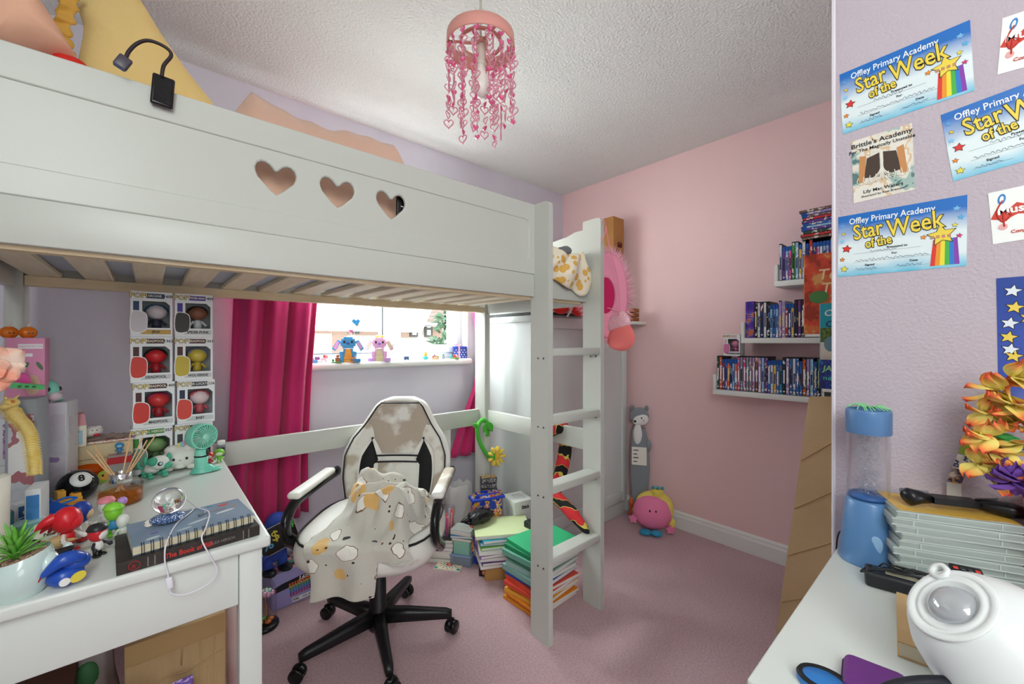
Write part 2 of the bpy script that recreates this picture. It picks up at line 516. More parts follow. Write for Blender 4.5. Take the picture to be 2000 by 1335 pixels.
B().rb(-.33, -.292, 1.108, 1.208, 0, 1.75, .003).obj('front_post', m_bed, bed)
# rear rails, end rails and end boards
B().rb(-.292, 1.487, 1.985, 2.01, .695, .79, .003).obj('lower_back_rail', m_bed, bed)
B().rb(-.292, 1.487, 1.985, 2.01, 1.376, 1.466, .003).obj('back_side_rail', m_bed, bed)
B().rb(-.292, 1.487, 1.985, 2.01, 1.53, 1.62, .003).obj('back_guard_rail', m_bed, bed)
B().rb(1.503, 1.523, 1.208, 1.93, .695, .79, .003).obj('lower_end_rail', m_bed, bed)
def endboard(x0, x1):
    P = [(1.208, 1.36), (1.93, 1.36)] + [(1.93 - .722 * i / 14, 1.70 - .02 * math.sin(PI * i / 14) ** 2 - (.0 if 1 < i < 13 else -.01)) for i in range(15)]
    return B().prism(P, x0, x1, 0, Matrix(((0, 0, 1, 0), (1, 0, 0, 0), (0, 1, 0, 0), (0, 0, 0, 1)))).obj('end_board', m_bed, bed)
endboard(1.503, 1.523); endboard(-.328, -.308)
B().box(-.29, 1.485, 1.935, 1.983, 1.368, 1.398).obj('slat_ledger', m_pine_x, bed)
B().box(-.29, 1.485, 1.209, 1.24, 1.368, 1.398).obj('slat_ledger', m_pine_x, bed)
k = 0
for i in range(14):
    x = -.285 + i * .1235
    B().rb(x, x + .07, 1.212, 1.975, 1.399, 1.417, .003, seg=1).obj('slat', m_pine, bed)
tb = thing('black_tablet', 'black tablet standing behind the third heart cut-out of the bed', 'tablet', (.585, 1.212, 1.5502))
B().rb(0, .15, 0, .012, 0, .15, .003).obj('tablet_body', mat('#0e0d10', .25), tb)
B().box(.012, .02, -.0006, 0, .072, .075).obj('white_mark', mat('#e6e2dc', .5), tb)
bd = thing('mattress', 'pale grey-blue mattress lying on the loft bed slats', 'mattress', (0, 0, 1.418))
B().rb(-.28, 1.48, 1.215, 1.93, 0, .13, .03, seg=3).obj('mattress_core', mat('#c3cbd8', .9, bump=(90, .2)), bd)
pipe = []
pp = rrect(-.28, 1.48, 1.213, 1.932, .04)
B().tube([(x, y, .012) for x, y in pp + pp[:1]], .006, 6).obj('piping', mat('#e8a184', .8), bd)

# duvet mounds
def cloth_mound(x0, x1, y0, y1, z0, hf, nx=46, ny=22):
    def f(u, v):
        x = x0 + (x1 - x0) * u; y = y0 + (y1 - y0) * v
        return (x, y, z0 + hf(u, v))
    return B().grid(f, nx, ny)
def duv(u, v):
    e = max(0, min(1, 5 * u, 5 * (1 - u))) ** .6
    w = min(1, max(0, v / .42)) ** .8 if v < .42 else 1 - .6 * ((v - .42) / .58) ** 2
    n = noise.noise(Vector((u * 5, v * 4, 1.3))) * .03 + noise.noise(Vector((u * 13, v * 7, 4))) * .012
    crest = .415 + .012 * math.sin(u * 9 + .6) - .02 * u
    return max(0.0, (crest + n) * w * e)
o = cloth_mound(.08, .88, 1.235, 1.9, 1.55, duv).obj('duvet', mat('#e2b79f', .95, bump=(300, .3), sheen=.3))
tag(o, 'tan fluffy duvet heaped behind the white guard rail of the loft bed', 'duvet')

# ------------------------------------------------------------------ wardrobe
m_ward = mat('#d9dddb', .35)
w = thing('wardrobe', 'white wardrobe with panelled doors beyond the loft bed ladder', 'wardrobe', (0, 0, 0))
B().box(1.66, 2.49, 1.64, 2.22, .06, 1.35).box(1.68, 2.47, 1.66, 2.2, 0, .06).obj('body', m_ward, w)
B().rb(1.64, 2.50, 1.60, 2.23, 1.365, 1.395, .004).obj('top', m_ward, w)
B().box(1.645, 2.485, 1.62, 2.2, 1.352, 1.366).obj('dark_track', mat('#3a3c3c', .7), w)  # dark sliding-track line below the top board
B().rb(1.648, 1.662, 1.64, 1.70, .06, 1.35, .002).rb(1.648, 1.662, 2.15, 2.22, .06, 1.35, .002).rb(1.648, 1.662, 1.64, 2.22, 1.31, 1.35, .002).obj('side_frame', m_ward, w)
for (x0, x1) in ((1.665, 2.07), (2.075, 2.485)):
    d = B().box(x0, x1, 1.625, 1.64, .1, 1.335).obj('door', m_ward, w)
    b = B()
    for (a, c, e, g) in ((x0, x0 + .05, .1, 1.335), (x1 - .05, x1, .1, 1.335), (x0 + .05, x1 - .05, .1, .17), (x0 + .05, x1 - .05, 1.27, 1.335)):
        b.rb(a, c, 1.613, 1.627, e, g, .003)
    b.obj('door_frame', m_ward, d)
    hx = x1 - .025 if x0 < 2 else x0 + .025
    B().lathe([(.004, 0), (.004, .012), (.012, .018), (.012, .026), (.006, .03), (0, .03)], 12, 0, T(hx, 1.613, .8, 90)).obj('knob', mat('#3a3b3c', .3), d)
B().rb(1.66, 2.49, 1.63, 1.66, 0, .09, .003).obj('plinth', m_ward, w)

# ------------------------------------------------------------------ desk under the bed
DZ, DX1, DY0, DY1 = .767, .20, 1.03, 1.865
m_desk = mat('#dde1dc', .3)
dk = thing('study_desk', 'white desk crowded with toys under the loft bed', 'desk', (0, 0, 0))
B().rb(-.285, DX1, DY0, DY1, DZ - .024, DZ, .006, seg=3).obj('desk_top', m_desk, dk)
B().rb(-.285, .142, DY0 + .018, DY0 + .036, .63, DZ - .026, .002).obj('drawer_front', m_desk, dk)
B().box(-.27, .16, DY0 + .036, DY1 - .04, .64, .66).obj('drawer_base', m_desk, dk)
B().box(.155, .173, DY0 + .06, DY1 - .05, .63, DZ - .025).obj('side_apron', m_desk, dk)
for (x0, y0) in ((.143, DY0 + .012), (.143, DY1 - .06), (-.285, DY1 - .06)):
    B().rb(x0, x0 + .042, y0, y0 + .042, 0, DZ - .0245, .002).obj('leg', m_desk, dk)

# ------------------------------------------------------------------ desk on the right
TZ = .727
td = thing('white_side_desk', 'white desk against the lilac wall at the right edge of the photo', 'desk', (0, 0, 0))
B().rb(.62, XR - .004, -.75, .212, TZ - .03, TZ, .003).obj('desk_top', m_desk, td)
for (x, y) in ((.64, .15), (1.16, .15), (.64, -.7), (1.16, -.7)):
    B().rb(x, x + .045, y, y + .045, 0, TZ - .03, .003).obj('leg', m_desk, td)
B().box(.66, 1.19, .17, .185, TZ - .12, TZ - .03).obj('apron', m_desk, td)

# ------------------------------------------------------------------ curtains
m_curt = mat('#d42a72', .8, bump=(700, .25), var=(400, '#c02062', .3), sheen=.2)
def curtain(name, label, edge, z0, z1, folds, amp, y, seed):
    def f(u, v):
        z = z1 + (z0 - z1) * v
        a, b = edge(z)
        w = u + .04 * math.sin(v * 2.2 + seed) * math.sin(PI * u)
        x = a + (b - a) * w
        ph = folds * 2 * PI * w + seed + 1.6 * v
        dy = amp * (math.sin(ph) + .35 * math.sin(ph * 2.3 + seed)) * (.75 + .5 * v)
        return (x + .25 * amp * math.cos(ph), y + dy, z + .004 * math.sin(u * 9))
    o = B().grid(f, 110, 46).obj(name, m_curt)
    solid(o, .002)
    return tag(o, label, 'curtain')
def lerp_tab(tab, z):
    for (z_a, a), (z_b, b) in zip(tab, tab[1:]):
        if z_b <= z <= z_a:
            t = (z_a - z) / (z_a - z_b)
            return tuple(p + (q - p) * t for p, q in zip(a, b))
    return tab[-1][1] if z < tab[-1][0] else tab[0][1]
curtain('window_curtain', 'wide magenta curtain left of the window, behind the desk', lambda z: lerp_tab([(2.2, (.30, .70)), (1.4, (.275, .628)), (1.0, (.265, .60)), (.6, (.25, .585)), (.3, (.25, .59))], z), .36, 2.2, 3.2, .026, 2.16, .4)
curtain('window_curtain', 'magenta curtain right of the window, flaring out behind the bed post', lambda z: lerp_tab([(2.2, (1.50, 1.632)), (1.38, (1.575, 1.632)), (1.2, (1.615, 1.634)), (1.0, (1.608, 1.634)), (.9, (1.585, 1.634)), (.7, (1.49, 1.632)), (.47, (1.40, 1.63))], z), .47, 2.2, 2.4, .012, 2.17, 1.1)
cr = thing('curtain_rail', 'white curtain rail above the window', 'curtain rail', (0, 0, 0))
B().cyl((.25, 2.2, 2.21), (1.66, 2.2, 2.21), .01).obj('rail', m_white2, cr)
for x in (.3, 1.62): B().box(x, x + .02, 2.2, 2.26, 2.19, 2.23).obj('bracket', m_white2, cr)

# radiator below the window
ra = thing('radiator', 'white panel radiator on the wall below the window', 'radiator', (0, 0, 0))
B().rb(.92, 1.40, 2.16, 2.2, .2, .715, .006).box(.94, .97, 2.2, 2.26, .3, .34).box(1.35, 1.38, 2.2, 2.26, .3, .34).obj('radiator_panel', m_white2, ra)
for i in range(9): B().rb(.945 + i * .05, .97 + i * .05, 2.155, 2.165, .24, .67, .004).obj('ridge', m_white2, ra)
B().cyl((1.42, 2.18, .0), (1.42, 2.18, .24), .008).cyl((1.40, 2.18, .24), (1.43, 2.18, .24), .012).obj('pipe', m_white2, ra)

# ------------------------------------------------------------------ office chair
m_lea = mat('#e8e6df', .42, bump=(260, .12))
m_peel = mat('#e6e4dd', .5, var=(4.5, '#b3a594', .93), bump=(60, .15))
m_peel2 = mat('#bcae9b', .7, var=(6, '#e2dfd6', .92), bump=(60, .12))
m_blk = mat('#17171a', .38)
m_blkg = mat('#101114', .18)
ch = thing('office_chair', 'white gaming office chair with worn peeling backrest and black star base', 'chair', (.683, 1.586, 0), -41)
B().lathe([(0, .055), (.036, .055), (.042, .07), (.042, .115), (.036, .125), (.033, .13), (.031, .26), (.026, .265), (.026, .37), (0, .37)], 20).obj('gas_column', m_blk, ch)
for i in range(5):
    a = R(38 + 41 + 72 * i)
    c, s_ = math.cos(a), math.sin(a)
    Mr = Matrix.Rotation(a, 4, 'Z')
    b = B()
    prof = [(.03, .105, .026, .024), (.12, .1, .022, .022), (.22, .092, .018, .018), (.27, .088, .016, .016), (.292, .084, .013, .012)]
    vs, fs = [], []
    for (x, z, hw, hh) in prof:
        for (p, q) in ((-.7, 1), (.7, 1), (1, .4), (.9, -1), (-.9, -1), (-1, .4)):
            vs.append((x, p * hw, z + q * hh))
    for j in range(len(prof) - 1):
        for k in range(6):
            fs.append((j * 6 + k, j * 6 + (k + 1) % 6, (j + 1) * 6 + (k + 1) % 6, (j + 1) * 6 + k))
    fs += [tuple(range(6))[::-1], tuple(range(24, 30))]
    lg = b.add(vs, fs, 0, Mr, True).obj('base_leg', m_blk, ch)
    cx, cy = .285 * c, .285 * s_
    rot = T(cx, cy, 0, 0, 0, 38 + 41 + 72 * i + (70, 20, -40, 100, 55)[i])
    w = B()
    for sg in (-1, 1):
        w.lathe([(0, -.009), (.022, -.009), (.026, -.006), (.026, .006), (.022, .009), (0, .009)], 18, 0, rot @ T(.012, sg * .013, .026, 90))
    w.sph((.006, 0, .04), (.026, .011, .022), 12, 8, 0, rot).cyl((0, 0, .05), (0, 0, .085), .007, n=8, M=rot)
    w.obj('caster', m_blkg, lg)
B().rb(-.1, .1, -.1, .1, .355, .385, .01).cyl((.1, .0, .365), (.2, .04, .36), .006, n=8).obj('tilt_plate', m_blk, ch)
# seat cushion: squashed super-ellipse
def seat_pt(t, r, z):
    c, s_ = math.cos(t), math.sin(t)
    k = (abs(c) ** 3.2 + abs(s_) ** 3.2) ** (-1 / 3.2)
    return (.262 * r * k * c, -.02 + .262 * r * k * s_, z)
rings = [(.0, .388), (.78, .388), (.93, .40), (.995, .425), (1.0, .45), (.985, .475), (.95, .492), (.88, .505), (.7, .507), (.35, .5), (0, .498)]
B().grid(lambda u, v: seat_pt(2 * PI * u, rings[round(v * 10)][0], rings[round(v * 10)][1]), 40, 11, close_u=True).obj('seat', m_lea, ch)
B().tube([seat_pt(2 * PI * i / 48, .955, .495) for i in range(49)], .0045, 6).obj('seat_piping', m_blk, ch)
# backrest
def bp(x, z, off=0.0): return (x, .235 + .26 * (z - .45) - .75 * x * x - off, z)
OUT = [(.42, .2), (.49, .232), (.58, .25), (.674, .25), (.744, .222), (.80, .178), (.85, .148), (.885, .128), (.91, .1), (.922, .06)]
def hw(z):
    for (a, p), (b_, q) in zip(OUT, OUT[1:]):
        if a <= z <= b_: return p + (q - p) * (z - a) / (b_ - a)
    return OUT[-1][1]
NZ = 30
def shell(u, v):
    # u round the section, v up
    z = .42 + .502 * v
    w_ = hw(z); t = 2 * PI * u
    x = w_ * (abs(math.cos(t)) ** .55) * (1 if math.cos(t) > 0 else -1)
    d = .03 * (abs(math.sin(t)) ** .7) * (1 if math.sin(t) > 0 else -1) * min(1, 1.2 - v * .3)
    p = bp(x, z)
    return (p[0], p[1] + .03 - d * 1.0, z)
bk = B().grid(shell, 44, NZ, close_u=True)
topz = len(bk.v)
bk.f.append(tuple(range((NZ - 1) * 44, NZ * 44))); bk.m.append(0); bk.s.append(False)
bk.obj('backrest', m_lea, ch)
def zone(name, m, zs, Lf, Rf, off, nz=14, nx=10):
    o = B().grid(lambda u, v: (lambda z: bp(Lf(z) + (Rf(z) - Lf(z)) * u, z, off - .01 * (2 * u - 1) ** 6))(zs[0] + (zs[1] - zs[0]) * v), nx, nz).obj(name, m, ch)
    return o
inn = lambda z: max(hw(z) - .02, .03)
bi = lambda z: .105 + .03 * max(0, (z - .66)) / .1 if z > .62 else .105          # inner edge of bolsters
bo = lambda z: .172 - 1.3 * (z - .6) ** 2 - (.0 if z < .7 else (z - .7) * .85)
zone('wing_panel', m_peel2, (.44, .80), lambda z: -inn(z), lambda z: -max(bo(z), .11) if z < .73 else -.1, .003)
zone('wing_panel', m_peel2, (.44, .80), lambda z: max(bo(z), .11) if z < .73 else .1, lambda z: inn(z), .003)
zone('headrest_panel', m_peel, (.672, .908), lambda z: -min(inn(z), .085 + max(0, z - .675) * .62), lambda z: min(inn(z), .085 + max(0, z - .675) * .62), .006, 16)
zone('lumbar_panel', m_peel, (.44, .635), lambda z: -.098, lambda z: .098, .006)
zone('strap_panel', m_lea, (.638, .66), lambda z: -.09, lambda z: .09, .005, 5)
m_bol = mat('#0f0f12', .75, bump=(500, .15))
def bol(s):
    def L(z): return .085 + (.02 if z < .64 else max(0, z - .64) * .4)
    def Rr(z): return .168 - 1.1 * (z - .59) ** 2 - max(0, z - .66) * .35
    zone('side_bolster', m_bol, (.44, .745), (lambda z: -Rr(z)) if s < 0 else L, (lambda z: -L(z)) if s < 0 else Rr, .009, 16, 6)
bol(-1); bol(1)
pip = [bp(-inn(.44 + .46 * i / 24), .44 + .46 * i / 24, .006) for i in range(25)] + [bp(inn(.44 + .46 * i / 24), .44 + .46 * i / 24, .006) for i in range(24, -1, -1)]
B().tube(pip, .0035, 6).obj('backrest_piping', m_blk, ch)
for z in (.637, .664):
    B().tube([bp(-.098 + .196 * i / 10, z, .011) for i in range(11)], .004, 6).obj('strap_trim', m_blk, ch)
for s_ in (-1, 1):
    x = s_ * .262
    P = spline([(x, .24, .605), (x, .12, .61), (x, -.05, .61), (x, -.14, .60), (x, -.19, .56), (x, -.19, .51), (x, -.15, .47), (x, -.06, .41), (x * .8, -.0, .39)], 5)
    arm = B().tube(P, .017, 10, flat=1.35).obj('arm', m_blkg, ch)
    B().rb(x - .024, x + .024, -.15, .17, .618, .644, .012, seg=3).obj('arm_pad', m_peel if s_ > 0 else m_lea, arm)

# fleece blanket on the seat
def blanket_mat():
    m = bpy.data.materials.new('duck_print_fleece'); m.use_nodes = True
    nt = m.node_tree; nd = nt.nodes; lk = nt.links
    b = nd['Principled BSDF']; b.inputs['Roughness'].default_value = .95; b.inputs['Sheen Weight'].default_value = .4
    tc = nd.new('ShaderNodeTexCoord'); nz = nd.new('ShaderNodeTexNoise'); nz.inputs['Scale'].default_value = 13
    mx0 = nd.new('ShaderNodeMix'); mx0.data_type = 'RGBA'; mx0.blend_type = 'ADD'; mx0.inputs['Factor'].default_value = .085
    lk.new(tc.outputs['Object'], nz.inputs['Vector']); lk.new(tc.outputs['Object'], mx0.inputs['A']); lk.new(nz.outputs['Color'], mx0.inputs['B'])
    base = lin('#c9c5ba'); last = None
    for (sc, th, col, off) in ((11, .37, '#7a5a38', 0), (11, .345, '#efebe2', 0), (11, .3, '#deb26c', .035), (26, .14, '#2c2826', .5)):
        mp = nd.new('ShaderNodeMapping'); mp.inputs['Location'].default_value = (off, off, off)
        lk.new(mx0.outputs['Result'], mp.inputs[0])
        v = nd.new('ShaderNodeTexVoronoi'); v.inputs['Scale'].default_value = sc; v.inputs['Randomness'].default_value = .8
        lk.new(mp.outputs[0], v.inputs['Vector'])
        lt = nd.new('ShaderNodeMath'); lt.operation = 'LESS_THAN'; lt.inputs[1].default_value = th
        lk.new(v.outputs['Distance'], lt.inputs[0])
        mx = nd.new('ShaderNodeMix'); mx.data_type = 'RGBA'; lk.new(lt.outputs[0], mx.inputs['Factor'])
        if last: lk.new(last, mx.inputs['A'])
        else: mx.inputs['A'].default_value = base
        mx.inputs['B'].default_value = lin(col); last = mx.outputs['Result']
    lk.new(last, b.inputs['Base Color'])
    n2 = nd.new('ShaderNodeTexNoise'); n2.inputs['Scale'].default_value = 400
    lk.new(tc.outputs['Object'], n2.inputs['Vector'])
    bp_ = nd.new('ShaderNodeBump'); bp_.inputs['Strength'].default_value = .4; bp_.inputs['Distance'].default_value = .004
    lk.new(n2.outputs['Fac'], bp_.inputs['Height']); lk.new(bp_.outputs[0], b.inputs['Normal'])
    return m
m_blan = blanket_mat()
def ridged(x, y, s):
    return 1 - abs(noise.noise(Vector((x, y, s)))) * 2
FOLDS = []
_r = random.Random(17)
for _k in range(13):
    _c = Vector((_r.uniform(-.11, .15), _r.uniform(-.2, .1), 0)); _t = _r.uniform(0, PI)
    _d = Vector((math.cos(_t), math.sin(_t), 0)) * _r.uniform(.04, .1)
    FOLDS.append((_c - _d, _c + _d, _r.uniform(.045, .085), _r.uniform(.026, .042)))
def fold_h(x, y):
    p = Vector((x, y, 0)); h = 0.0
    for a, b_, ht, w_ in FOLDS:
        t_ = max(0, min(1, (p - a).dot(b_ - a) / (b_ - a).length_squared))
        d_ = (p - a.lerp(b_, t_)).length
        g = ht * math.exp(-(d_ / w_) ** 2 * 1.1)
        h = max(h, g) + .22 * min(h, g)
    return h
def blan(u, v):
    x = -.135 + .35 * u + .02 * math.sin(v * 7) + .012 * math.sin(v * 15 + 1)
    y = .165 - .60 * v
    edge = -.284 - .008 * math.sin(u * 5)
    heap = .065 * math.exp(-(((x - .02) / .155) ** 4) - ((y + .07) / .17) ** 4)
    z = .514 + heap + fold_h(x, y) * min(1, (y - edge) / .07 if y > edge else 0) + .006 * ridged(x * 17 + y * 3, y * 14, 7.7)
    if y < edge:
        over = edge - y
        k = 1 if u < .6 else 0
        z = .511 - over * 1.1 if k else .511 - min(over, .05) * .9
        y = edge - .012 - .014 * math.sin(u * 16 + over * 7) * min(1, over * 9)
    edx = min(u * .8, 1 - u)
    if edx < .1 and z > .514: z = .514 + (z - .514) * (edx / .1) ** .6
    return (x, y, z)
o = B().grid(blan, 72, 84).obj('fleece_blanket', m_blan, None, (.683, 1.586, 0), -41)
solid(o, .006, 1); subd(o, 1)
tag(o, 'grey fleece blanket with printed ducks crumpled on the office chair seat', 'blanket')

# ------------------------------------------------------------------ ceiling pendant with plastic hearts
m_ring = mat('#f0a89c', .35, trans=.25, alpha=.95)
m_h1 = mat('#f25c98', .2, trans=.45, ior=1.3)
m_h2 = mat('#f5a5bd', .2, trans=.55, ior=1.3)
pd = thing('heart_pendant_lamp', 'pink ceiling pendant shade hung with strings of plastic hearts', 'lamp', (.784, 1.04, -.055))
B().cyl((0, 0, 2.2), (0, 0, 2.445), .0035, n=8).obj('cable', mat('#b9b5a6', .5), pd)
B().lathe([(.0, 2.455), (.045, 2.455), (.045, 2.44), (.03, 2.427), (0, 2.427)][::-1], 20).obj('ceiling_rose', m_white2, pd)
B().lathe([(.103, 2.175), (.106, 2.172), (.108, 2.175), (.106, 2.212), (.102, 2.214), (.1, 2.212), (.1025, 2.176)], 48).obj('shade_ring', m_ring, pd)
sp = B()
for k in range(3):
    a = 2 * PI * k / 3 + .4
    sp.tube([(.02 * math.cos(a), .02 * math.sin(a), 2.192), (.102 * math.cos(a), .102 * math.sin(a), 2.192)], .005, 6)
sp.lathe([(.016, 2.186), (.024, 2.186), (.024, 2.198), (.016, 2.198)], 20)
sp.lathe([(.06, 2.188), (.068, 2.188), (.068, 2.196), (.06, 2.196), (.06, 2.188)], 28)
sp.obj('spider', m_ring, pd)
B().lathe([(0, 2.2), (.012, 2.2), (.014, 2.19), (.015, 2.13), (.018, 2.128), (.018, 2.12), (0, 2.12)][::-1], 16).obj('lamp_holder', mat('#dcd6c8', .5), pd)
B().lathe([(0, 2.02), (.014, 2.024), (.025, 2.036), (.03, 2.055), (.026, 2.075), (.017, 2.098), (.014, 2.12), (0, 2.12)], 18).obj('bulb', mat('#f4f1e8', .3), pd)
me_h = {}
def heart_mesh(kind, w):
    b = B()
    if kind == 'solid':
        o_ = heart(w, w)
        n = len(o_)
        vs = [(x, 0, y) for x, y in o_] + [(x * .6, -.003, y * .6) for x, y in o_] + [(x * .6, .003, y * .6) for x, y in o_]
        fs = [(i, (i + 1) % n, n + (i + 1) % n, n + i) for i in range(n)] + [((i + 1) % n, i, 2 * n + i, 2 * n + (i + 1) % n) for i in range(n)]
        fs += [tuple(range(n, 2 * n)), tuple(reversed(range(2 * n, 3 * n)))]
        b.add(vs, fs, 0, None, True)
    else:
        P = heart(w, w * .95, n=22)
        b.tube([(x, 0, y) for x, y in P + P[:1]], w * .075, 5, cap=False)
    o_ = b.obj('tmp', m_h1 if kind == 'solid' else m_h2)
    me = o_.data; bpy.data.objects.remove(o_)
    return me
HM = [heart_mesh('solid', .0195), heart_mesh('open', .029), heart_mesh('open', .024)]
rnd = random.Random(11)
pat = [0, 1, 2, 0, 1, 2, 1, 0, 2, 1]
strings = [(.102, 2 * PI * k / 16, (8, 7, 9, 8)[k % 4]) for k in range(16)] + [(.064, 2 * PI * k / 7 + .2, 10 if k % 2 else 11) for k in range(7)]
for q, (rr, a, n) in enumerate(strings):
    x, y = rr * math.cos(a), rr * math.sin(a)
    z = 2.176 if rr > .08 else 2.188
    start = q * 3
    zz = z - .012
    for i in range(n):
        k = pat[(start + i) % 10] if i else 0
        h_ = place('plastic_heart', HM[k], pd, (x + rnd.uniform(-.003, .003), y + rnd.uniform(-.003, .003), zz), rnd.uniform(0, 360))
        zz -= (.023, .033, .028)[k]
    B().cyl((x, y, z), (x, y, zz + .03), .0006, n=4).obj('string', mat('#e88aa6', .5), pd)

# ------------------------------------------------------------------ on top of the bed: pillows, charger, laundry
def pillow(name, label, outline, thick, m, M, nu=34, nr=9, wr=.006, seed=0.0, extra=None):
    """soft pillow from an outline polygon (fan from the centre), both faces bulging"""
    cx = sum(p[0] for p in outline) / len(outline); cy = sum(p[1] for p in outline) / len(outline)
    n = len(outline); vs = []; fs = []
    for sgn in (1, -1):
        for j in range(nr + 1):
            t = j / nr
            for i in range(n):
                x = cx + (outline[i][0] - cx) * t; y = cy + (outline[i][1] - cy) * t
                h = thick * (1 - t ** 2.6) ** .6 + wr * noise.noise(Vector((x * 14 + seed, y * 14, sgn))) * (1 - t * .4)
                vs.append((x, y, sgn * h if t < 1 else 0))
    k = (nr + 1) * n
    for s_ in (0, 1):
        for j in range(nr):
            for i in range(n):
                a, b_ = s_ * k + j * n + i, s_ * k + j * n + (i + 1) % n
                f = (a, b_, b_ + n, a + n)
                fs.append(f if s_ == 0 else f[::-1])
    b = B().add(vs, fs, 0, None, True)
    o_ = b.obj(name, m)
    o_.matrix_world = M
    return o_
# yellow pillow, leaning against the back rail
def smooth_poly(P, k=5):
    Q = [Vector((x, y, 0)) for x, y in P]; n = len(Q); out = []
    for i in range(n):
        a, b_, c, d = Q[i - 1], Q[i], Q[(i + 1) % n], Q[(i + 2) % n]
        for j in range(k):
            t = j / k
            v = 0.5 * ((2 * b_) + (c - a) * t + (2 * a - 5 * b_ + 4 * c - d) * t * t + (3 * b_ - a - 3 * c + d) * t ** 3)
            out.append((v.x, v.y))
    return out
YPL = 1.62
def on_plane(pts, y):     # trace onto the upright plane Y = y
    return [(ony(px, py, y).x, ony(px, py, y).z) for px, py in pts]
def upright(pts, y, name, label, cat, thick, m, tilt=0, seed=0.0, k=4, wr=.006):
    P = on_plane(pts, y)
    cx = sum(p[0] for p in P) / len(P); z0 = min(p[1] for p in P)
    Q = [(p[0] - cx, p[1] - z0) for p in P]
    o_ = pillow(name, label, smooth_poly(Q, k), thick, m, T(cx, y, z0, 90 - tilt, 0, 0), seed=seed, wr=wr)
    return tag(o_, label, cat)
m_yel = mat('#f3d795', .9, bump=(50, .25), var=(4, '#eecb80', .1))
yp = upright([(150, -20), (215, -55), (250, -60), (320, 55), (370, 130), (425, 205), (470, 290), (330, 300), (180, 300), (140, 240), (148, 120), (160, 40)], 1.62, 'cushion', 'yellow crescent-shaped cushion leaning on the loft bed behind the black charger', 'cushion', .06, m_yel, 6, 1.0)
fr_pts = [(ony(px, py, 1.6)) for px, py in ((158, -10), (150, 30), (138, 65), (142, 100), (150, 130))]
fb = B().grid(lambda u, v: tuple((yp.matrix_world.inverted() @ (Vector(fr_pts[min(4, int(u * 4))]).lerp(Vector(fr_pts[min(4, int(u * 4) + 1)]), u * 4 - int(u * 4)) + Vector((-.035 * v + .004 * math.sin(u * 40), -.012 * math.sin(u * 40) * v, .004 * math.sin(u * 33)))))), 60, 5)
solid(fb.obj('frill', mat('#dca84c', .9), yp), .003)
pp_ = upright([(-60, -30), (40, -40), (78, 0), (110, 45), (140, 95), (150, 122), (90, 125), (0, 130), (-60, 130)], 1.42, 'pillow', 'peach cotton pillow at the top left corner of the loft bed', 'pillow', .09, mat('#efb99c', .9, bump=(20, .35)), 4, 5.0, wr=.012)
rd = upright([(98, 112), (130, 110), (165, 125), (185, 150), (180, 175), (110, 170)], 1.40, 'soft_toy', 'small bright red soft toy tucked under the peach pillow', 'soft toy', .035, mat('#d8261c', .8), 0, 2.0)

# black usb charger hanging over the guard rail
cg = thing('usb_adapter', 'black adapter box with short cable clipped over the bed guard rail', 'adapter', (0, 0, 0))
c0 = ony(318, 176, 1.165)
B().rb(-.019, .019, -.006, .006, -.033, .033, .004, 0, T(c0.x, 1.172, c0.z, 0, 4, 0), 3).obj('adapter_body', mat('#1c1016', .25), cg)
B().rb(-.015, .015, -.0075, -.006, -.028, .028, .0005, 0, T(c0.x, 1.172, c0.z, 0, 4, 0)).obj('adapter_face', mat('#0a070a', .5, bump=(600, .4)), cg)
q = [ony(px, py, 1.16) for px, py in ((316, 150), (320, 128), (334, 110), (330, 98), (312, 86), (288, 79), (268, 85), (252, 100), (245, 116))]
B().tube(spline(q, 5), .0035, 8).obj('cable', mat('#2a1c22', .5), cg)
c1 = ony(240, 122, 1.16)
pl = B().rb(-.011, .011, -.005, .005, -.014, .014, .003, 0, T(c1.x, 1.16, c1.z, 0, 25, 0)).obj('usb_plug', mat('#4b4450', .35), cg)
B().box(-.009, .009, -.0035, .0035, -.0148, -.013, 0, T(c1.x, 1.16, c1.z, 0, 25, 0)).obj('usb_socket', mat('#23356e', .4), pl)

# things at the foot of the bed
m_gir = mat('#f2e6cf', .9, cells=(26, '#e6b45c', .43), bump=(40, .2))
def drape(u, v):
    x = 1.205 + .285 * u
    top = 1.605 - .015 * math.sin(PI * u) + .006 * math.sin(u * 12)
    hang = .17 + .035 * math.exp(-((u - .7) / .12) ** 2) - .05 * (1 - u) + .006 * math.sin(u * 17)
    if v < .45:
        t = v / .45
        return (x, 1.42 - .225 * t, top - .02 + .02 * math.sin(t * 6 + u * 8))
    t = (v - .45) / .55
    return (x + .02 * math.sin(t * 5 + u * 4), 1.172 - .03 * math.sin(PI * t) * math.sin(PI * u) + .01 * math.sin(u * 15 + t * 5), top - .012 - hang * t)
o = B().grid(drape, 44, 30).obj('giraffe_print_blanket', m_gir)
solid(o, .006)
tag(o, 'cream and orange spotted blanket hanging over the bed rail at the ladder top', 'blanket')
gp = B()
for k in range(26):
    u = k / 25
    gp.sph((1.21 + .22 * u, 1.27 + .035 * math.sin(k * 2.1), 1.60 + .025 * math.sin(k * 1.7) - .02 * u), (.03, .03, .022), 8, 6)
o = tag(gp.obj('grey_throw', mat('#85868c', .95, bump=(250, .8))), 'dark grey fluffy throw bundled above the spotted blanket', 'throw')
o = thing('yellow_soft_toy', 'small mustard knitted toy lying on the grey throw', 'soft toy', (0, 0, 0))
m_mus = mat('#e0a531', .95, bump=(200, .5))
B().sph((1.235, 1.28, 1.675), (.04, .03, .022), 12, 8).sph((1.285, 1.285, 1.69), (.035, .018, .014), 10, 8).obj('toy_body', m_mus, o)
B().sph((1.215, 1.275, 1.645), (.03, .03, .025), 12, 8).obj('toy_head', m_mus, o)

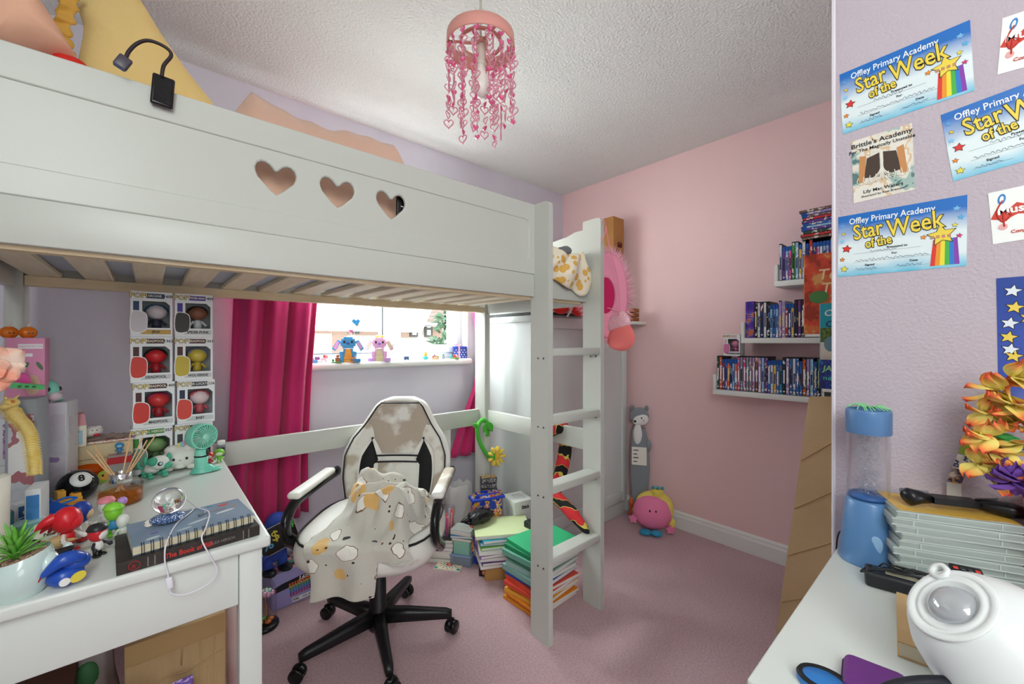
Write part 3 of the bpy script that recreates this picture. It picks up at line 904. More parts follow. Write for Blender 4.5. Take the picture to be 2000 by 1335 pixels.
# red cushion-like toys between bed and wardrobe top
t = thing('red_balloon_toy', 'pair of shiny red padded shapes on the wardrobe top behind the ladder', 'soft toy', (0, 0, 0))
for (px, py, w_, h_) in ((1098, 604, .085, .035), (1132, 606, .075, .045)):
    c = ony(px, py, 1.55)
    B().sph((c.x, 1.56, c.z + .01), (w_ * .75, .03, h_), 18, 12).obj('padded_shape', mat('#e5231b', .35), t)
B().tube([tuple(ony(1112, 582, 1.53)), tuple(ony(1118, 600, 1.53)), tuple(ony(1108, 618, 1.53))], .006, 6).obj('ribbon', mat('#f3dfe0', .6), t)
# brown card box standing on the wardrobe
c = ony(1190, 500, 1.7)
bx = thing('brown_gift_box', 'brown card box standing on the wardrobe behind the pink hat', 'box', (2.425, 1.70, 1.396), 0)
B().rb(-.06, .065, -.06, .12, 0, .655, .003).obj('box_body', mat('#b07b45', .8, bump=(80, .1)), bx)
text('H', .06, mat('#5a2418', .6), bx, face_y(-.02, -.0605, .41), bold=.002, shear=.2)
bn = B()
for k in range(5): bn.tube([(-.01 + k * .01, -.061, .45), (-.012 + k * .012, -.061, .48 + .01 * (k % 2))], .004, 5)
bn.obj('printed_crown', mat('#6d2a20', .7), bx)
t = thing('wooden_box', 'small slatted wooden box on a white ledge beside the wardrobe', 'box', (2.44, 1.53, 1.36))
B().rb(-.05, .108, -.03, .05, -.05, -.03, .002).obj('ledge', m_white2, t)
for k in range(3): B().rb(-.04, .025, -.025, .045, -.029 + k * .03, -.004 + k * .03, .002).obj('slat', mat('#a5642d', .6, var=(20, '#8a4d1e', .3)), t)

# pink cowboy hat hung on the bed post, feather trim
m_hat = mat('#f49ab4', .85, bump=(300, .2)); m_hat2 = mat('#c8175c', .8); m_fea = mat('#f8bccb', .95)
ht = thing('pink_cowboy_hat', 'pink felt cowboy hat with fluffy feather trim hanging on the bed post', 'hat', (1.56, 1.13, 1.41), 0)
# brim: oval plate standing on edge, facing the room side, curled
def brim(u, v):
    a = 2 * PI * u; r = .42 + .58 * v
    y, z = -.115 * r * math.cos(a), .20 * r * math.sin(a)
    return (.035 + .10 * (r * math.cos(a)) * .85 + .02 * v * math.sin(a) ** 2, .02 + y * .55, z)
solid(B().grid(brim, 48, 8, close_u=True).obj('brim', m_hat, ht), .003)
def crown(u, v):
    a = 2 * PI * u; r = .42 * (1 - .45 * v ** 2)
    y, z = -.115 * r * math.cos(a), .20 * r * math.sin(a)
    return (.035 + .10 * r * math.cos(a) * .85 + .07 * v, .02 + y * .55 + .07 * v, z)
solid(B().grid(crown, 36, 8, close_u=True).obj('crown', m_hat, ht), .003)
B().grid(lambda u, v: (lambda p: (p[0] - .002, p[1] - .002, p[2]))((lambda a, r: (.037 + .10 * r * math.cos(a) * .85, .024 - .115 * r * math.cos(a) * .55, .20 * r * math.sin(a)))(2 * PI * u, .425 * v)), 36, 4, close_u=True).obj('lining', m_hat2, ht)
fb = B(); rnd = random.Random(5)
for k in range(1800):
    a = 2 * PI * rnd.random(); p = Vector(brim(a / (2 * PI), 1.0)); n0 = Vector(brim(a / (2 * PI), .9))
    d = (p - n0).normalized() * rnd.uniform(.012, .044) + Vector((rnd.uniform(-.014, .014), rnd.uniform(-.014, .014), rnd.uniform(-.014, .014)))
    w_ = Vector((rnd.uniform(-1, 1), rnd.uniform(-1, 1), rnd.uniform(-1, 1))).normalized() * .0022
    fb.add([p - w_, p + w_, p + d], [(0, 1, 2)])
o = fb.obj('feather_trim', m_fea, ht); o['kind'] = 'stuff'
B().tube(spline([(-.03, -.03, .30), (-.01, -.035, .2), (.02, -.05, .1), (.03, -.06, -.02), (.035, -.05, -.1)], 6), .0022, 6).obj('chin_cord', mat('#ef8fa6', .7), ht)
B().tube(spline([(-.05, -.03, .33), (-.04, -.035, .28), (-.075, -.035, .22)], 6), .0022, 6).obj('cord_loop', mat('#ef8fa6', .7), ht)
# coral stocking hanging under the hat
sk = thing('coral_stocking', 'coral felt stocking with sequin cuff hanging below the pink hat', 'stocking', (0, 0, 0))
P = [(1190, 648), (1186, 665), (1192, 678), (1206, 684), (1222, 684), (1236, 674), (1240, 658), (1234, 640), (1226, 632), (1205, 636)]
Q = [(onx(px, py, 1.62).y, onx(px, py, 1.62).z) for px, py in P]
def slab(Q, x, th, m, name, parent):
    Mx = Matrix(((0, 0, 1, 0), (1, 0, 0, 0), (0, 1, 0, 0), (0, 0, 0, 1)))
    cx = sum(p[0] for p in Q) / len(Q); cz = sum(p[1] for p in Q) / len(Q)
    o_ = pillow(name, '', smooth_poly([(p[0] - cx, p[1] - cz) for p in Q], 4), th, m, Matrix.Translation((x, cx, cz)) @ Mx)
    o_.parent = parent
    return o_
slab(Q, 1.62, .016, mat('#ee7a76', .9, bump=(300, .2)), 'foot', sk)
Q2 = [(onx(px, py, 1.62).y, onx(px, py, 1.62).z) for px, py in [(1184, 640), (1188, 648), (1206, 644), (1228, 636), (1230, 622), (1216, 606), (1200, 612), (1186, 625)]]
slab(Q2, 1.62, .018, mat('#e9a9b4', .35, cells=(300, '#fbe9ee', .35)), 'sequin_cuff', sk)
B().tube([tuple(onx(1215, 610, 1.62)), (1.6, .93 * 1.25, 1.36), (1.53, 1.17, 1.45)], .002, 5).obj('hanging_loop', mat('#e9a9b4', .6), sk)
# pink ear shape peeking behind the hat

# ------------------------------------------------------------------ papers on the lilac wall
def sheet_mat(top, mid, bot):
    key = ('sheet', top, mid, bot)
    if key in _mats: return _mats[key]
    m = bpy.data.materials.new('printed_sheet'); m.use_nodes = True
    nt = m.node_tree; nd = nt.nodes; lk = nt.links; b = nd['Principled BSDF']; b.inputs['Roughness'].default_value = .35
    tc = nd.new('ShaderNodeTexCoord'); sp_ = nd.new('ShaderNodeSeparateXYZ'); lk.new(tc.outputs['Generated'], sp_.inputs[0])
    nz = nd.new('ShaderNodeTexNoise'); nz.inputs['Scale'].default_value = 3; lk.new(tc.outputs['Generated'], nz.inputs['Vector'])
    ma = nd.new('ShaderNodeMath'); ma.operation = 'MULTIPLY_ADD'; ma.inputs[1].default_value = .25
    lk.new(nz.outputs['Fac'], ma.inputs[0]); lk.new(sp_.outputs['Y'], ma.inputs[2])
    rp = nd.new('ShaderNodeValToRGB'); e = rp.color_ramp.elements
    e[0].position = .1; e[0].color = lin(bot); e[1].position = .98; e[1].color = lin(top)
    q = e.new(.35); q.color = lin(mid); q = e.new(.62); q.color = lin(mid)
    lk.new(ma.outputs[0], rp.inputs[0]); lk.new(rp.outputs[0], b.inputs['Base Color'])
    _mats[key] = m
    return m
def corners(tl, tr, bl, off=.0012):
    a, b_, c = onx(*tl, XR), onx(*tr, XR), onx(*bl, XR)
    w_, h_ = (b_ - a).length, (c - a).length
    roll = math.degrees(math.atan2(b_.z - a.z, -(b_.y - a.y)))
    ctr = a + (b_ - a) / 2 + (c - a) / 2
    return w_, h_, roll, ctr
def sheet(name, label, cat, tl, tr, bl, m, group=None):
    w_, h_, roll, c = corners(tl, tr, bl)
    t = thing(name, label, cat, (0, 0, 0), 0, group)
    t.matrix_world = face_x(XR - .0005, c.y, c.z, roll)
    B().box(-w_ / 2, w_ / 2, -h_ / 2, h_ / 2, -.0002, .0004).obj('paper', m, t)
    return t, w_, h_
ink = mat('#26262e', .5); m_wht = mat('#fbfbf8', .5); m_gold = mat('#f4d94e', .4); m_out = mat('#2a1a14', .5)
def flat(t, name, polys, m, z=.0008):
    b = B()
    for P in polys: b.prism(P, z - .0002, z)
    return b.obj(name, m, t)
def scribble(t, x0, x1, y, h, seed, m=None, z=.0009):
    rnd_ = random.Random(seed); pts = []; n = int((x1 - x0) / .0022)
    for i in range(n):
        x = x0 + (x1 - x0) * i / n
        pts.append((x, y + h * (.5 * math.sin(i * 1.9) + rnd_.uniform(-.5, .5)), z))
    B().tube(pts, .00035, 4).obj('handwriting', m or mat('#4a5a7a', .6), t)
def award(label, tl, tr, bl, seed):
    t, w_, h_ = sheet('award_certificate', label, 'certificate', tl, tr, bl, sheet_mat('#1c6fc4', '#e9f4f6', '#58bfe0'), 'star award certificates on the lilac wall')
    I = Matrix.Identity(4)
    def at(x, y, z=.0008): return Matrix.Translation((x * w_, y * h_, z))
    text('Offley Primary Academy', h_ * .135, m_wht, t, at(-.06, .385), bold=.0002, sx=.74)
    for (s_, x, y, sz, rot) in (('Star', -.24, .2, .34, 6), ('Week', .13, .19, .37, 4), ('of the', -.15, .0, .2, 6)):
        Mx = at(x, y) @ Matrix.Rotation(R(rot), 4, 'Z')
        text(s_, h_ * sz, m_out, t, Mx, bold=.0022, sx=.66)
        text(s_, h_ * sz, m_gold, t, Matrix.Translation((0, 0, .0008)) @ Mx, bold=.0006, sx=.66)
    sx_, sy_ = .33 * w_, -.02 * h_
    rb_ = B()
    cols = ['#e2392f', '#f29a2c', '#f2e23a', '#4bb548', '#2f7fd0', '#8b3fae']
    for k in range(6):
        a0, a1 = (.27 + k * .028) * w_, (.27 + (k + 1) * .028) * w_
        b0, b1 = (.25 + k * .034) * w_, (.25 + (k + 1) * .034) * w_
        rb_.prism([(b0, -.46 * h_), (b1, -.46 * h_), (a1, -.08 * h_), (a0, -.08 * h_)], .0006, .0009, k)
    rb_.obj('rainbow', [mat(c, .5) for c in cols], t)
    flat(t, 'star_outline', [star(.115 * w_, .056 * w_, 5, sx_, sy_, -8)], m_out, .0012)
    flat(t, 'star', [star(.102 * w_, .05 * w_, 5, sx_, sy_, -8)], m_gold, .0015)
    flat(t, 'star_caption', [(lambda x: [(sx_ + x, sy_ - .006), (sx_ + x + .005, sy_ - .006), (sx_ + x + .005, sy_ + .0), (sx_ + x, sy_ + .0)])(-.016 + k * .008) for k in range(4)], mat('#c98b6a', .5), .0017)
    for (x, y, r_, c) in ((-.46, .33, .02, '#5fa9df'), (-.45, .2, .02, '#f0d040'), (-.46, .08, .024, '#8fd0ee'), (-.42, -.05, .042, '#e2332c'), (-.46, -.22, .024, '#f08a30'), (-.44, -.38, .034, '#f0df50'), (.43, .33, .025, '#7cbde8'), (.46, .2, .025, '#5fb0e0'), (.42, .1, .022, '#f0df50'), (.45, -.06, .022, '#e2357a'), (.2, -.02, .024, '#f0902e')):
        flat(t, 'small_star_outline', [star(r_ * w_ * 1.18, r_ * w_ * .6, 5, x * w_, y * h_, 10)], m_out if c[1] in 'ef' else mat(c, .5), .001)
        flat(t, 'small_star', [star(r_ * w_, r_ * w_ * .48, 5, x * w_, y * h_, 10)], mat(c, .5), .0013)
    ln = B()
    for (x0, x1, y) in ((-.36, .18, -.15), (-.36, .26, -.29), (-.36, -.1, -.42), (-.02, .24, -.42)): ln.box(x0 * w_, x1 * w_, y * h_, y * h_ + .0004, .0005, .0009)
    ln.obj('ruled_lines', mat('#8a939c', .6), t)
    for (s_, x, y) in (('Presented to', .0, -.1), ('For', -.02, -.2), ('Signed', -.22, -.345), ('Date', .13, -.345)): text(s_, h_ * .045, ink, t, at(x, y), bold=.0001)
    scribble(t, -.22 * w_, .02 * w_, -.13 * h_, .005, seed); scribble(t, -.34 * w_, .25 * w_, -.265 * h_, .004, seed + 1)
    scribble(t, -.34 * w_, -.15 * w_, -.4 * h_, .004, seed + 2); scribble(t, .0, .2 * w_, -.4 * h_, .0035, seed + 3)
award('blue star award certificate tilted steeply, topmost on the lilac wall', (1638, 147), (1892, 40), (1648, 262), 1)
award('blue star award certificate cut off by the right edge of the photo', (1849, 221), (2180, 98), (1850, 357), 5)
award('blue star award certificate hanging lowest, with a curled bottom right corner', (1638, 424), (1890, 380), (1636, 541), 9)
# little book cover poster
t, w_, h_ = sheet('book_cover_print', 'small print of an ornate gate with swirling tree on the lilac wall', 'print', (1663, 277), (1782, 240), (1667, 397), printed(['#5f827e', '#a8c0b8', '#e4dfd0', '#ebe6da', '#e2c4a0', '#efe9dd'], 22, seed=3))
text("Brittle's Academy", h_ * .1, ink, t, T(0, h_ * .4, .0008), bold=.0002)
text('For The Magically Unstable', h_ * .07, ink, t, T(0, h_ * .31, .0008), bold=.0001)
text('Lily Mac Waters', h_ * .07, ink, t, T(0, -h_ * .36, .0008), bold=.0001)
text('Illustrated by Russ Brewster', h_ * .045, ink, t, T(0, -h_ * .43, .0008))
flat(t, 'gate', [[(-.3 * w_, -.14 * h_), (-.03 * w_, -.18 * h_), (-.03 * w_, .2 * h_), (-.24 * w_, .16 * h_)], [(.03 * w_, -.18 * h_), (.3 * w_, -.14 * h_), (.24 * w_, .16 * h_), (.03 * w_, .2 * h_)]], mat('#4a3a30', .6))
flat(t, 'gate_post', [[(-.4 * w_, -.2 * h_), (-.3 * w_, -.2 * h_), (-.25 * w_, .2 * h_), (-.36 * w_, .22 * h_)]], mat('#cf8f58', .6), .0011)
flat(t, 'gate_post', [[(.3 * w_, -.2 * h_), (.4 * w_, -.2 * h_), (.36 * w_, .22 * h_), (.25 * w_, .2 * h_)]], mat('#cf8f58', .6), .0011)
sw = B()
for k in range(9):
    a = -1 + k / 4
    sw.tube(spline([(0, .1 * h_, .001), (a * .05 * w_, -.1 * h_, .001), (a * .3 * w_, -.24 * h_, .001), (a * .42 * w_, -.2 * h_, .001), (a * .4 * w_, -.12 * h_, .001)], 5), .0008, 4)
sw.box(-.02 * w_, .02 * w_, -.2 * h_, .22 * h_, .0005, .0012)
sw.obj('swirling_tree', mat('#f1ece0', .6), t)
# music cards
def music(label, tl, tr, bl):
    t, w_, h_ = sheet('music_certificate', label, 'certificate', tl, tr, bl, m_wht, 'white music certificates')
    blob = [(-.5, -.02), (-.4, .16), (-.25, .1), (-.1, .22), (.1, .12), (.5, .2), (.5, -.02), (.2, -.06), (-.1, .0), (-.3, -.08)]
    flat(t, 'red_splash', [[(x * w_, y * h_) for x, y in blob]], mat('#d8402f', .5))
    flat(t, 'blue_loop', [ell(-.31 * w_, .33 * h_, .06 * w_, .1 * h_, 18, -10)], mat('#3a86c8', .5))
    flat(t, 'loop_centre', [ell(-.31 * w_, .33 * h_, .03 * w_, .06 * h_, 14, -10)], m_wht, .0011)
    B().tube(spline([(-.3 * w_, .3 * h_, .001), (-.4 * w_, .1 * h_, .001), (-.33 * w_, -.1 * h_, .001), (-.2 * w_, .0, .001), (-.3 * w_, .06 * h_, .001), (-.31 * w_, -.2 * h_, .001)], 6), .0014, 5).obj('treble_clef', mat('#c8352c', .5), t)
    flat(t, 'pink_dot', [ell(-.33 * w_, -.2 * h_, .07 * w_, .06 * h_)], mat('#eeb0ae', .5), .0011)
    text('Music', h_ * .2, m_wht, t, T(-.12 * w_, .1 * h_, .0014), bold=.0006)
    text('Congratulations', h_ * .085, mat('#d8584a', .5), t, T(.1 * w_, -.32 * h_, .0012), bold=.0002)
music('white music certificate with red splash at the top right corner', (1948, 40), (2080, -5), (1958, 143))
music('white music certificate below the cut-off star award, at the right edge', (1938, 376), (2080, 345), (1931, 478))
# blue star poster at the far right
t, w_, h_ = sheet('star_poster', 'deep blue poster with yellow and white stars behind the flower garland', 'poster', (1954, 543), (2110, 530), (1943, 800), sheet_mat('#23449a', '#3b55b0', '#7a86c8'))
for (px, py, c) in ((1978, 568, '#e8eef6'), (1982, 600, '#f0d25a'), (1972, 631, '#e8eef6'), (1970, 658, '#f0d25a'), (1980, 695, '#f0d25a'), (1973, 682, '#e8eef6'), (2010, 620, '#f0d25a')):
    p = t.matrix_world.inverted() @ onx(px, py, XR)
    flat(t, 'star_outline', [star(.0135, .0065, 5, p.x, p.y, 12)], m_out, .001)
    flat(t, 'star', [star(.0115, .0052, 5, p.x, p.y, 12)], mat(c, .5), .0013)

# ------------------------------------------------------------------ wall shelves with disc cases and books
XS = 2.405
ORD = ['first', 'second', 'third', 'fourth', 'fifth', 'sixth', 'seventh', 'eighth', 'ninth', 'tenth', 'eleventh', 'twelfth', 'thirteenth', 'fourteenth', 'fifteenth', 'sixteenth', 'seventeenth', 'eighteenth', 'nineteenth', 'twentieth']
def ordn(i):
    if i < 20: return ORD[i]
    tens = {2: 'twenty', 3: 'thirty', 4: 'forty'}[(i + 1) // 10]; u = (i + 1) % 10
    return tens + ('ieth' if False else '') + ('-' + ORD[u - 1] if u else '') if u else {2: 'twentieth', 3: 'thirtieth', 4: 'fortieth'}[(i + 1) // 10]
CN = {'n': ('navy', '#23356f'), 'b': ('blue', '#2e6cb8'), 'c': ('pale blue', '#8fbfe0'), 'w': ('white', '#dfe3e6'), 'k': ('black', '#1d1d22'), 'r': ('red', '#c22a2a'), 'o': ('orange', '#dd6a2a'), 'p': ('pink', '#d84d86'), 'u': ('purple', '#6a3d94'), 'g': ('green', '#4d9a48'), 'y': ('yellow', '#dcb94a'), 'e': ('grey', '#8d8f98'), 't': ('teal', '#2a95b0'), 'l': ('lilac', '#a78cc4'), 'd': ('dark green', '#29503c'), 'm': ('brown', '#7d5a48')}
shelf_z = {}
def wshelf(name, label, px, py_bot, lip_px_h):
    p = onx(px, py_bot, XS - .012)
    t = thing(name, label, 'shelf', (0, 0, 0), 0, 'picture ledges on the pink wall')
    y1 = p.y; z0 = p.z
    B().rb(XS - .012, XP - .001, .30, y1, z0, z0 + .028, .002).obj('ledge', m_white, t)
    B().rb(XS - .012, XP - .001, y1 - .017, y1, z0 + .028, z0 + .028 + lip_px_h, .002).obj('end_lip', m_white, t)
    B().rb(XP - .014, XP - .001, .30, y1 - .017, z0 + .028, z0 + .075, .002).obj('back_lip', m_white, t)
    return y1 - .018, z0 + .0285
rnd = random.Random(21)
def case(label, y1, z, w_, h_, col, top, x=XS, group=None, dep=.132):
    """disc case standing spine out; right hand side y1 is towards the window"""
    o_ = thing('disc_case', label, 'disc case', (x, y1 - w_ / 2, z), 0, group)
    B().rb(0, dep, -w_ / 2 + .0003, w_ / 2 - .0003, 0, h_, .0015, seg=1).obj('case_shell', mat({'b': '#1f56a8', 'k': '#1b1b20', 'w': '#cfd4d8'}[top], .3), o_)
    inlay_h = h_ - (.024 if top == 'b' else .006)
    c = CN[col][1]
    alt = rnd.choice(['#e8e6e0', '#d9c58a', '#c23a3a', '#3f79b8', '#2a2a30', '#e29ab4'])
    B().box(-.0006, .002, -w_ / 2 + .0015, w_ / 2 - .0015, .003, inlay_h).obj('spine_print', printed([c, c, c, c, c, alt, '#f0eee8'], rnd.choice((40, 60, 90)), stretch=(1, 1.2, .6), seed=rnd.random() * 30), o_)
    B().box(-.0009, -.0005, -w_ * .22, w_ * .22, h_ * .3, h_ * .3 + rnd.uniform(.05, .08)).obj('title_strip', mat(rnd.choice(['#f4f2ee', '#f4f2ee', '#e8d48a', '#1d1d22']) if col not in 'wyc' else '#2c3c74', .5), o_)
    B().prism(ell(0, .016, w_ * .3, w_ * .3, 8), -.0006, .0006, 0, face_x(-.0006, 0, 0)).obj('rating_mark', mat('#e9ece9', .5), o_)
    return o_
def fill(where, y, z, spec, group, ymin):
    i = 0
    for tok in spec.split():
        col, top = tok[0], (tok[1] if len(tok) > 1 else 'k')
        w_ = {'k': .0142, 'b': .0128, 'w': .0142}[top] * (1 + .06 * rnd.uniform(-1, 1)); h_ = .171 if top == 'b' else .189
        if y - w_ < ymin: break
        nm = CN[col][0]
        lab = f'{nm} {"short blue-topped" if top == "b" else "tall"} disc case, {ordn(i)} from the left on the {where} wall shelf'
        case(lab, y, z, w_, h_, col, top, group=group)
        y -= w_ + .0004; i += 1
    return y
y, z = wshelf('wall_shelf', 'lowest white picture ledge on the pink wall, filled with disc cases', 1392, 769, .085)
fill('lowest', y, z, 'dk ok rb bb ob nb cb ob pk ek pk ek ek lk mk lk ck uk bb wb yb bb tb kk lk bk wk bk bb ok lk ck bb kk wk', 'disc cases on the lowest ledge', .46)
YLOW, ZLOW = y, z
y, z = wshelf('wall_shelf', 'middle white picture ledge on the pink wall beside the boxed figure', 1447, 670, .085)
b0 = thing('box_set', 'thick purple and blue disc box set at the left end of the middle ledge', 'box set', (XS, y - .022, z))
B().rb(0, .135, -.0215, .0215, 0, .195, .002).obj('box_body', mat('#5a2e8c', .35), b0)
B().box(-.0006, .001, -.02, .02, .003, .192).obj('spine_print', printed(['#3a2a90', '#5a2e9c', '#6a35a8', '#2c6ac0', '#c86a50'], 22, seed=4), b0)
for k in range(3): B().box(-.0012, -.0005, -.014, .012, .10 + k * .012, .104 + k * .012).obj('printed_line', mat('#e08a70', .5), b0)
y = fill('middle', y - .044, z, 'kk wk nk wk kk cb bb cb lk lw rb nb yb kk uk kk wk ek kk ck', 'disc cases on the middle ledge', .40)
y, z = wshelf('wall_shelf', 'topmost white picture ledge on the pink wall, holding disc cases', 1512, 560, .085)
ytop, ztop = y, z
fill('topmost', y, z, 'wk ub cb pb gk ck yb wk nb rk nb pb wb cb lb bb rk', 'disc cases on the topmost ledge', .36)
# flat stack on the top ledge
zz = ztop + .19
for i, (col, top) in enumerate((('m', 'k'), ('r', 'k'), ('d', 'k'), ('u', 'b'), ('c', 'b'), ('b', 'b'), ('u', 'k'), ('r', 'k'), ('m', 'b'), ('l', 'b'), ('m', 'k'))):
    o_ = thing('disc_case', f'{CN[col][0]} disc case, {ordn(i)} from the bottom of the flat pile on the topmost shelf', 'disc case', (XS + .004 + rnd.uniform(-.003, .003), .575 + rnd.uniform(-.006, .006) - (.0 if i < 10 else -.012), zz), 0, 'pile of disc cases lying flat')
    th = .0142 if top == 'k' else .0125
    B().rb(0, .13, -.18, 0, 0, th - .0003, .0015, seg=1).obj('case_shell', mat('#1f56a8' if top == 'b' else '#1b1b20', .3), o_)
    B().box(-.0006, .002, -.178, -.004 - (.02 if top == 'b' else 0), .0016, th - .0018).obj('spine_print', printed([CN[col][1], CN[col][1], CN[col][1], '#d9d2c8'], 60, seed=i * 2.0), o_)
    zz += th
# front-facing picture books on a rack between the shelves and the lilac wall
rk = thing('book_rack', 'narrow white rack holding picture books beside the wall corner', 'rack', (0, 0, 0))
B().box(2.10, 2.125, .25, .40, 0, 1.62).obj('rack_back', m_white2, rk)
def pbook(label, px, py0, py1, x, y_w, cover, pages, lines):
    """book facing the room side; left edge px, top py0, bottom py1"""
    a, b_ = onx(px, py0, x), onx(px, py1, x)
    h_ = a.z - b_.z
    t = thing('picture_book', label, 'book', (x, a.y, b_.z), 0)
    B().rb(.001, .016, -y_w, -.001, .001, h_ - .001, .001, seg=1).obj('pages', mat('#efe0b8', .8), t)
    B().box(-.0015, .001, -y_w, 0, 0, h_).obj('cover', cover, t)
    B().box(-.001, .019, -.0015 + .0015, .0015, 0, h_).obj('fore_edge', mat(pages, .6), t)
    B().box(.016, .018, -y_w, 0, 0, h_).obj('back_cover', cover, t)
    for (s_, yy, zz_, sz, c, b2) in lines:
        text(s_, sz, mat(c, .5), t, face_x(-.002, -yy, h_ * zz_), align='LEFT', bold=b2, shear=.15)
    ledge = B().rb(x - .006, 2.10, .26, a.y - .01, b_.z - .012, b_.z - .0005, .002).obj('rack_ledge', m_white2, rk)
    return t, h_
t, h_ = pbook('tall red picture book with hand-lettered title on the rack', 1571, 499, 652, 2.07, .23, printed(['#a3341f', '#c8442a', '#d8492f', '#dd5030', '#d9703a', '#e0a05a'], 14, seed=6), '#e9c884', [('Tea', .045, .73, .06, '#f3d9a8', .0006), ('Tap', .055, .56, .06, '#f3d9a8', .0006)])
B().prism(ell(0, 0, .033, .026, 24), 0, .001, 0, face_x(-.0015, -.05, h_ * .46)).obj('green_sticker', mat('#4f8a4a', .5), t)
t, h_ = pbook('teal picture book with a country scene, middle of the rack', 1602, 593, 705, 2.03, .2, mat('#21a3b4', .5), '#c7e2e4', [('Ca', .012, .83, .035, '#f6f3ea', .0006), ('Co', .016, .64, .035, '#1f2f50', .0006)])
B().box(-.0022, -.0014, -.2, -.001, h_ * .33, h_ * .58).obj('printed_hedge', printed(['#46602c', '#5c7a34', '#7d8a44'], 90), t)
B().box(-.0022, -.0014, -.2, -.001, 0, h_ * .33).obj('printed_ground', mat('#e6dccb', .6), t)
B().prism(ell(0, 0, .022, .03, 16), 0, .001, 0, face_x(-.0022, -.035, h_ * .3)).obj('printed_jumper', mat('#6d93a4', .6), t)
t, h_ = pbook('green and navy paperback with glowing title, lowest in the rack', 1600, 702, 758, 1.99, .15, printed(['#1a2a6a', '#23409a', '#1f2c78', '#2f6ab0'], 30, seed=2), '#38d66a', [('JAMES', .012, .7, .03, '#9fe08a', .0006), ('THE GIANT', .01, .35, .017, '#5fd0b0', .0004)])
# boxed vinyl figure standing on the lowest row of cases
def pop_box(name, label, loc, rz, w_, h_, d, strip, fig, patch, title, name_txt, number, group=None, small=False):
    t = thing(name, label, 'toy box', loc, rz, group)
    mw = mat('#eceef0', .4)
    x0, x1 = -w_ / 2, w_ / 2
    wx0, wx1, wz0, wz1 = x0 + w_ * .27, x1 - w_ * .06, h_ * .2, h_ * .79
    cut('box_front', [[(x0, 0), (x1, 0), (x1, h_), (x0, h_)], [(wx0, wz0), (wx1, wz0), (wx1, wz1 - .012), (wx1 - .012, wz1), (wx0, wz1)]], .001, mw, t, panel_M(.0008))
    sd = B().box(x0, x0 + .0012, .001, d, 0, h_).box(x1 - .0012, x1, .001, d, 0, h_).box(x0, x1, .001, d, 0, .0012).box(x0, x1, .001, d, h_ - .0012, h_).box(x0, x1, d - .0012, d, 0, h_)
    sd.obj('carton', mw, t)
    B().box(x0 + .002, x1 - .002, d - .004, d - .0014, .003, h_ - .003).obj('backing_card', mat('#9ea3a6', .6), t)
    B().box(x0, x0 + .001, .0005, .004, 0, h_ * .8).box(x0 + w_ * .06, x0 + w_ * .2, -.0003, .0004, h_ * .1, h_ * .78).obj('side_band', mat(strip, .5), t)
    B().box(wx0 - .002, wx1 + .002, .0016, .0021, wz0 - .002, wz1 + .002).obj('window_film', mat('#ffffff', .05, trans=1.0, ior=1.05, alpha=.16), t)
    # the figure inside: oversized head on a small body
    c1, c2, c3 = fig
    fx = (wx0 + wx1) / 2; s_ = h_ / .16
    fg = B().sph((fx, d * .45, h_ * .57), (.031 * s_, .028 * s_, .027 * s_), 16, 12).obj('figure_head', mat(c1, .35), t)
    B().sph((fx, d * .45 + .004, h_ * .6), (.033 * s_, .029 * s_, .024 * s_), 16, 10).obj('figure_hair', mat(c3, .4), fg)
    B().lathe([(0, h_ * .2), (.014 * s_, h_ * .2), (.013 * s_, h_ * .3), (.011 * s_, h_ * .4), (0, h_ * .42)], 12, 0, T(fx, d * .45, 0)).cyl((fx - .012 * s_, d * .45, h_ * .38), (fx - .026 * s_, d * .42, h_ * .27), .005 * s_, n=8).cyl((fx + .012 * s_, d * .45, h_ * .38), (fx + .026 * s_, d * .42, h_ * .27), .005 * s_, n=8).obj('figure_body', mat(c2, .4), t)
    # printed patch (plain, no picture), title and name strips
    P = smooth_poly([(x0 + .001, h_ * .12), (x0 + .001, h_ * .52), (x0 + w_ * .16, h_ * .58), (x0 + w_ * .36, h_ * .52), (x0 + w_ * .4, h_ * .35), (x0 + w_ * .34, h_ * .12)], 4)
    B().prism(P, .0002, .0008, 0, panel_M(0)).obj('printed_border', mat('#f6f6f4', .5), t)
    cx_ = sum(p[0] for p in P) / len(P); cy_ = sum(p[1] for p in P) / len(P)
    B().prism([(max(cx_ + (p[0] - cx_) * .9, x0), cy_ + (p[1] - cy_) * .92) for p in P], .0006, .0012, 0, panel_M(0)).obj('printed_patch', mat(patch, .5), t)
    B().box(x0 + w_ * .36, x1 - w_ * .2, -.0006, .0004, h_ * .855, h_ * .96).obj('title_band', mat(strip, .5), t)
    B().box(x0 + w_ * .24, x1 - w_ * .04, -.0006, .0004, h_ * .06, h_ * .16).obj('name_band', mat('#c9a24a' if strip == '#20406a' else '#cfd2d2', .5), t)
    z = .0012
    text('POP!', h_ * .14, m_out, t, panel_M(-.0003) @ T(x0 + w_ * .19, h_ * .905, 0), bold=.0012)
    text('POP!', h_ * .14, mat('#efd98a', .5), t, panel_M(-.0009) @ T(x0 + w_ * .19, h_ * .905, 0), bold=.0002)
    if title: text(title, h_ * .075, mat('#e9e2cf', .5), t, panel_M(-.001) @ T(x0 + w_ * .57, h_ * .908, 0), sx=.8, bold=.0002)
    if number: text(number, h_ * .085, mat('#2a2a2a', .5), t, panel_M(-.001) @ T(x1 - w_ * .1, h_ * .908, 0), bold=.0002)
    if name_txt: text(name_txt, h_ * .08, mat('#34322e', .5), t, panel_M(-.001) @ T(x0 + w_ * .6, h_ * .11, 0), bold=.0003, sx=.85)
    return t
p = onx(1432, 694, 2.39)
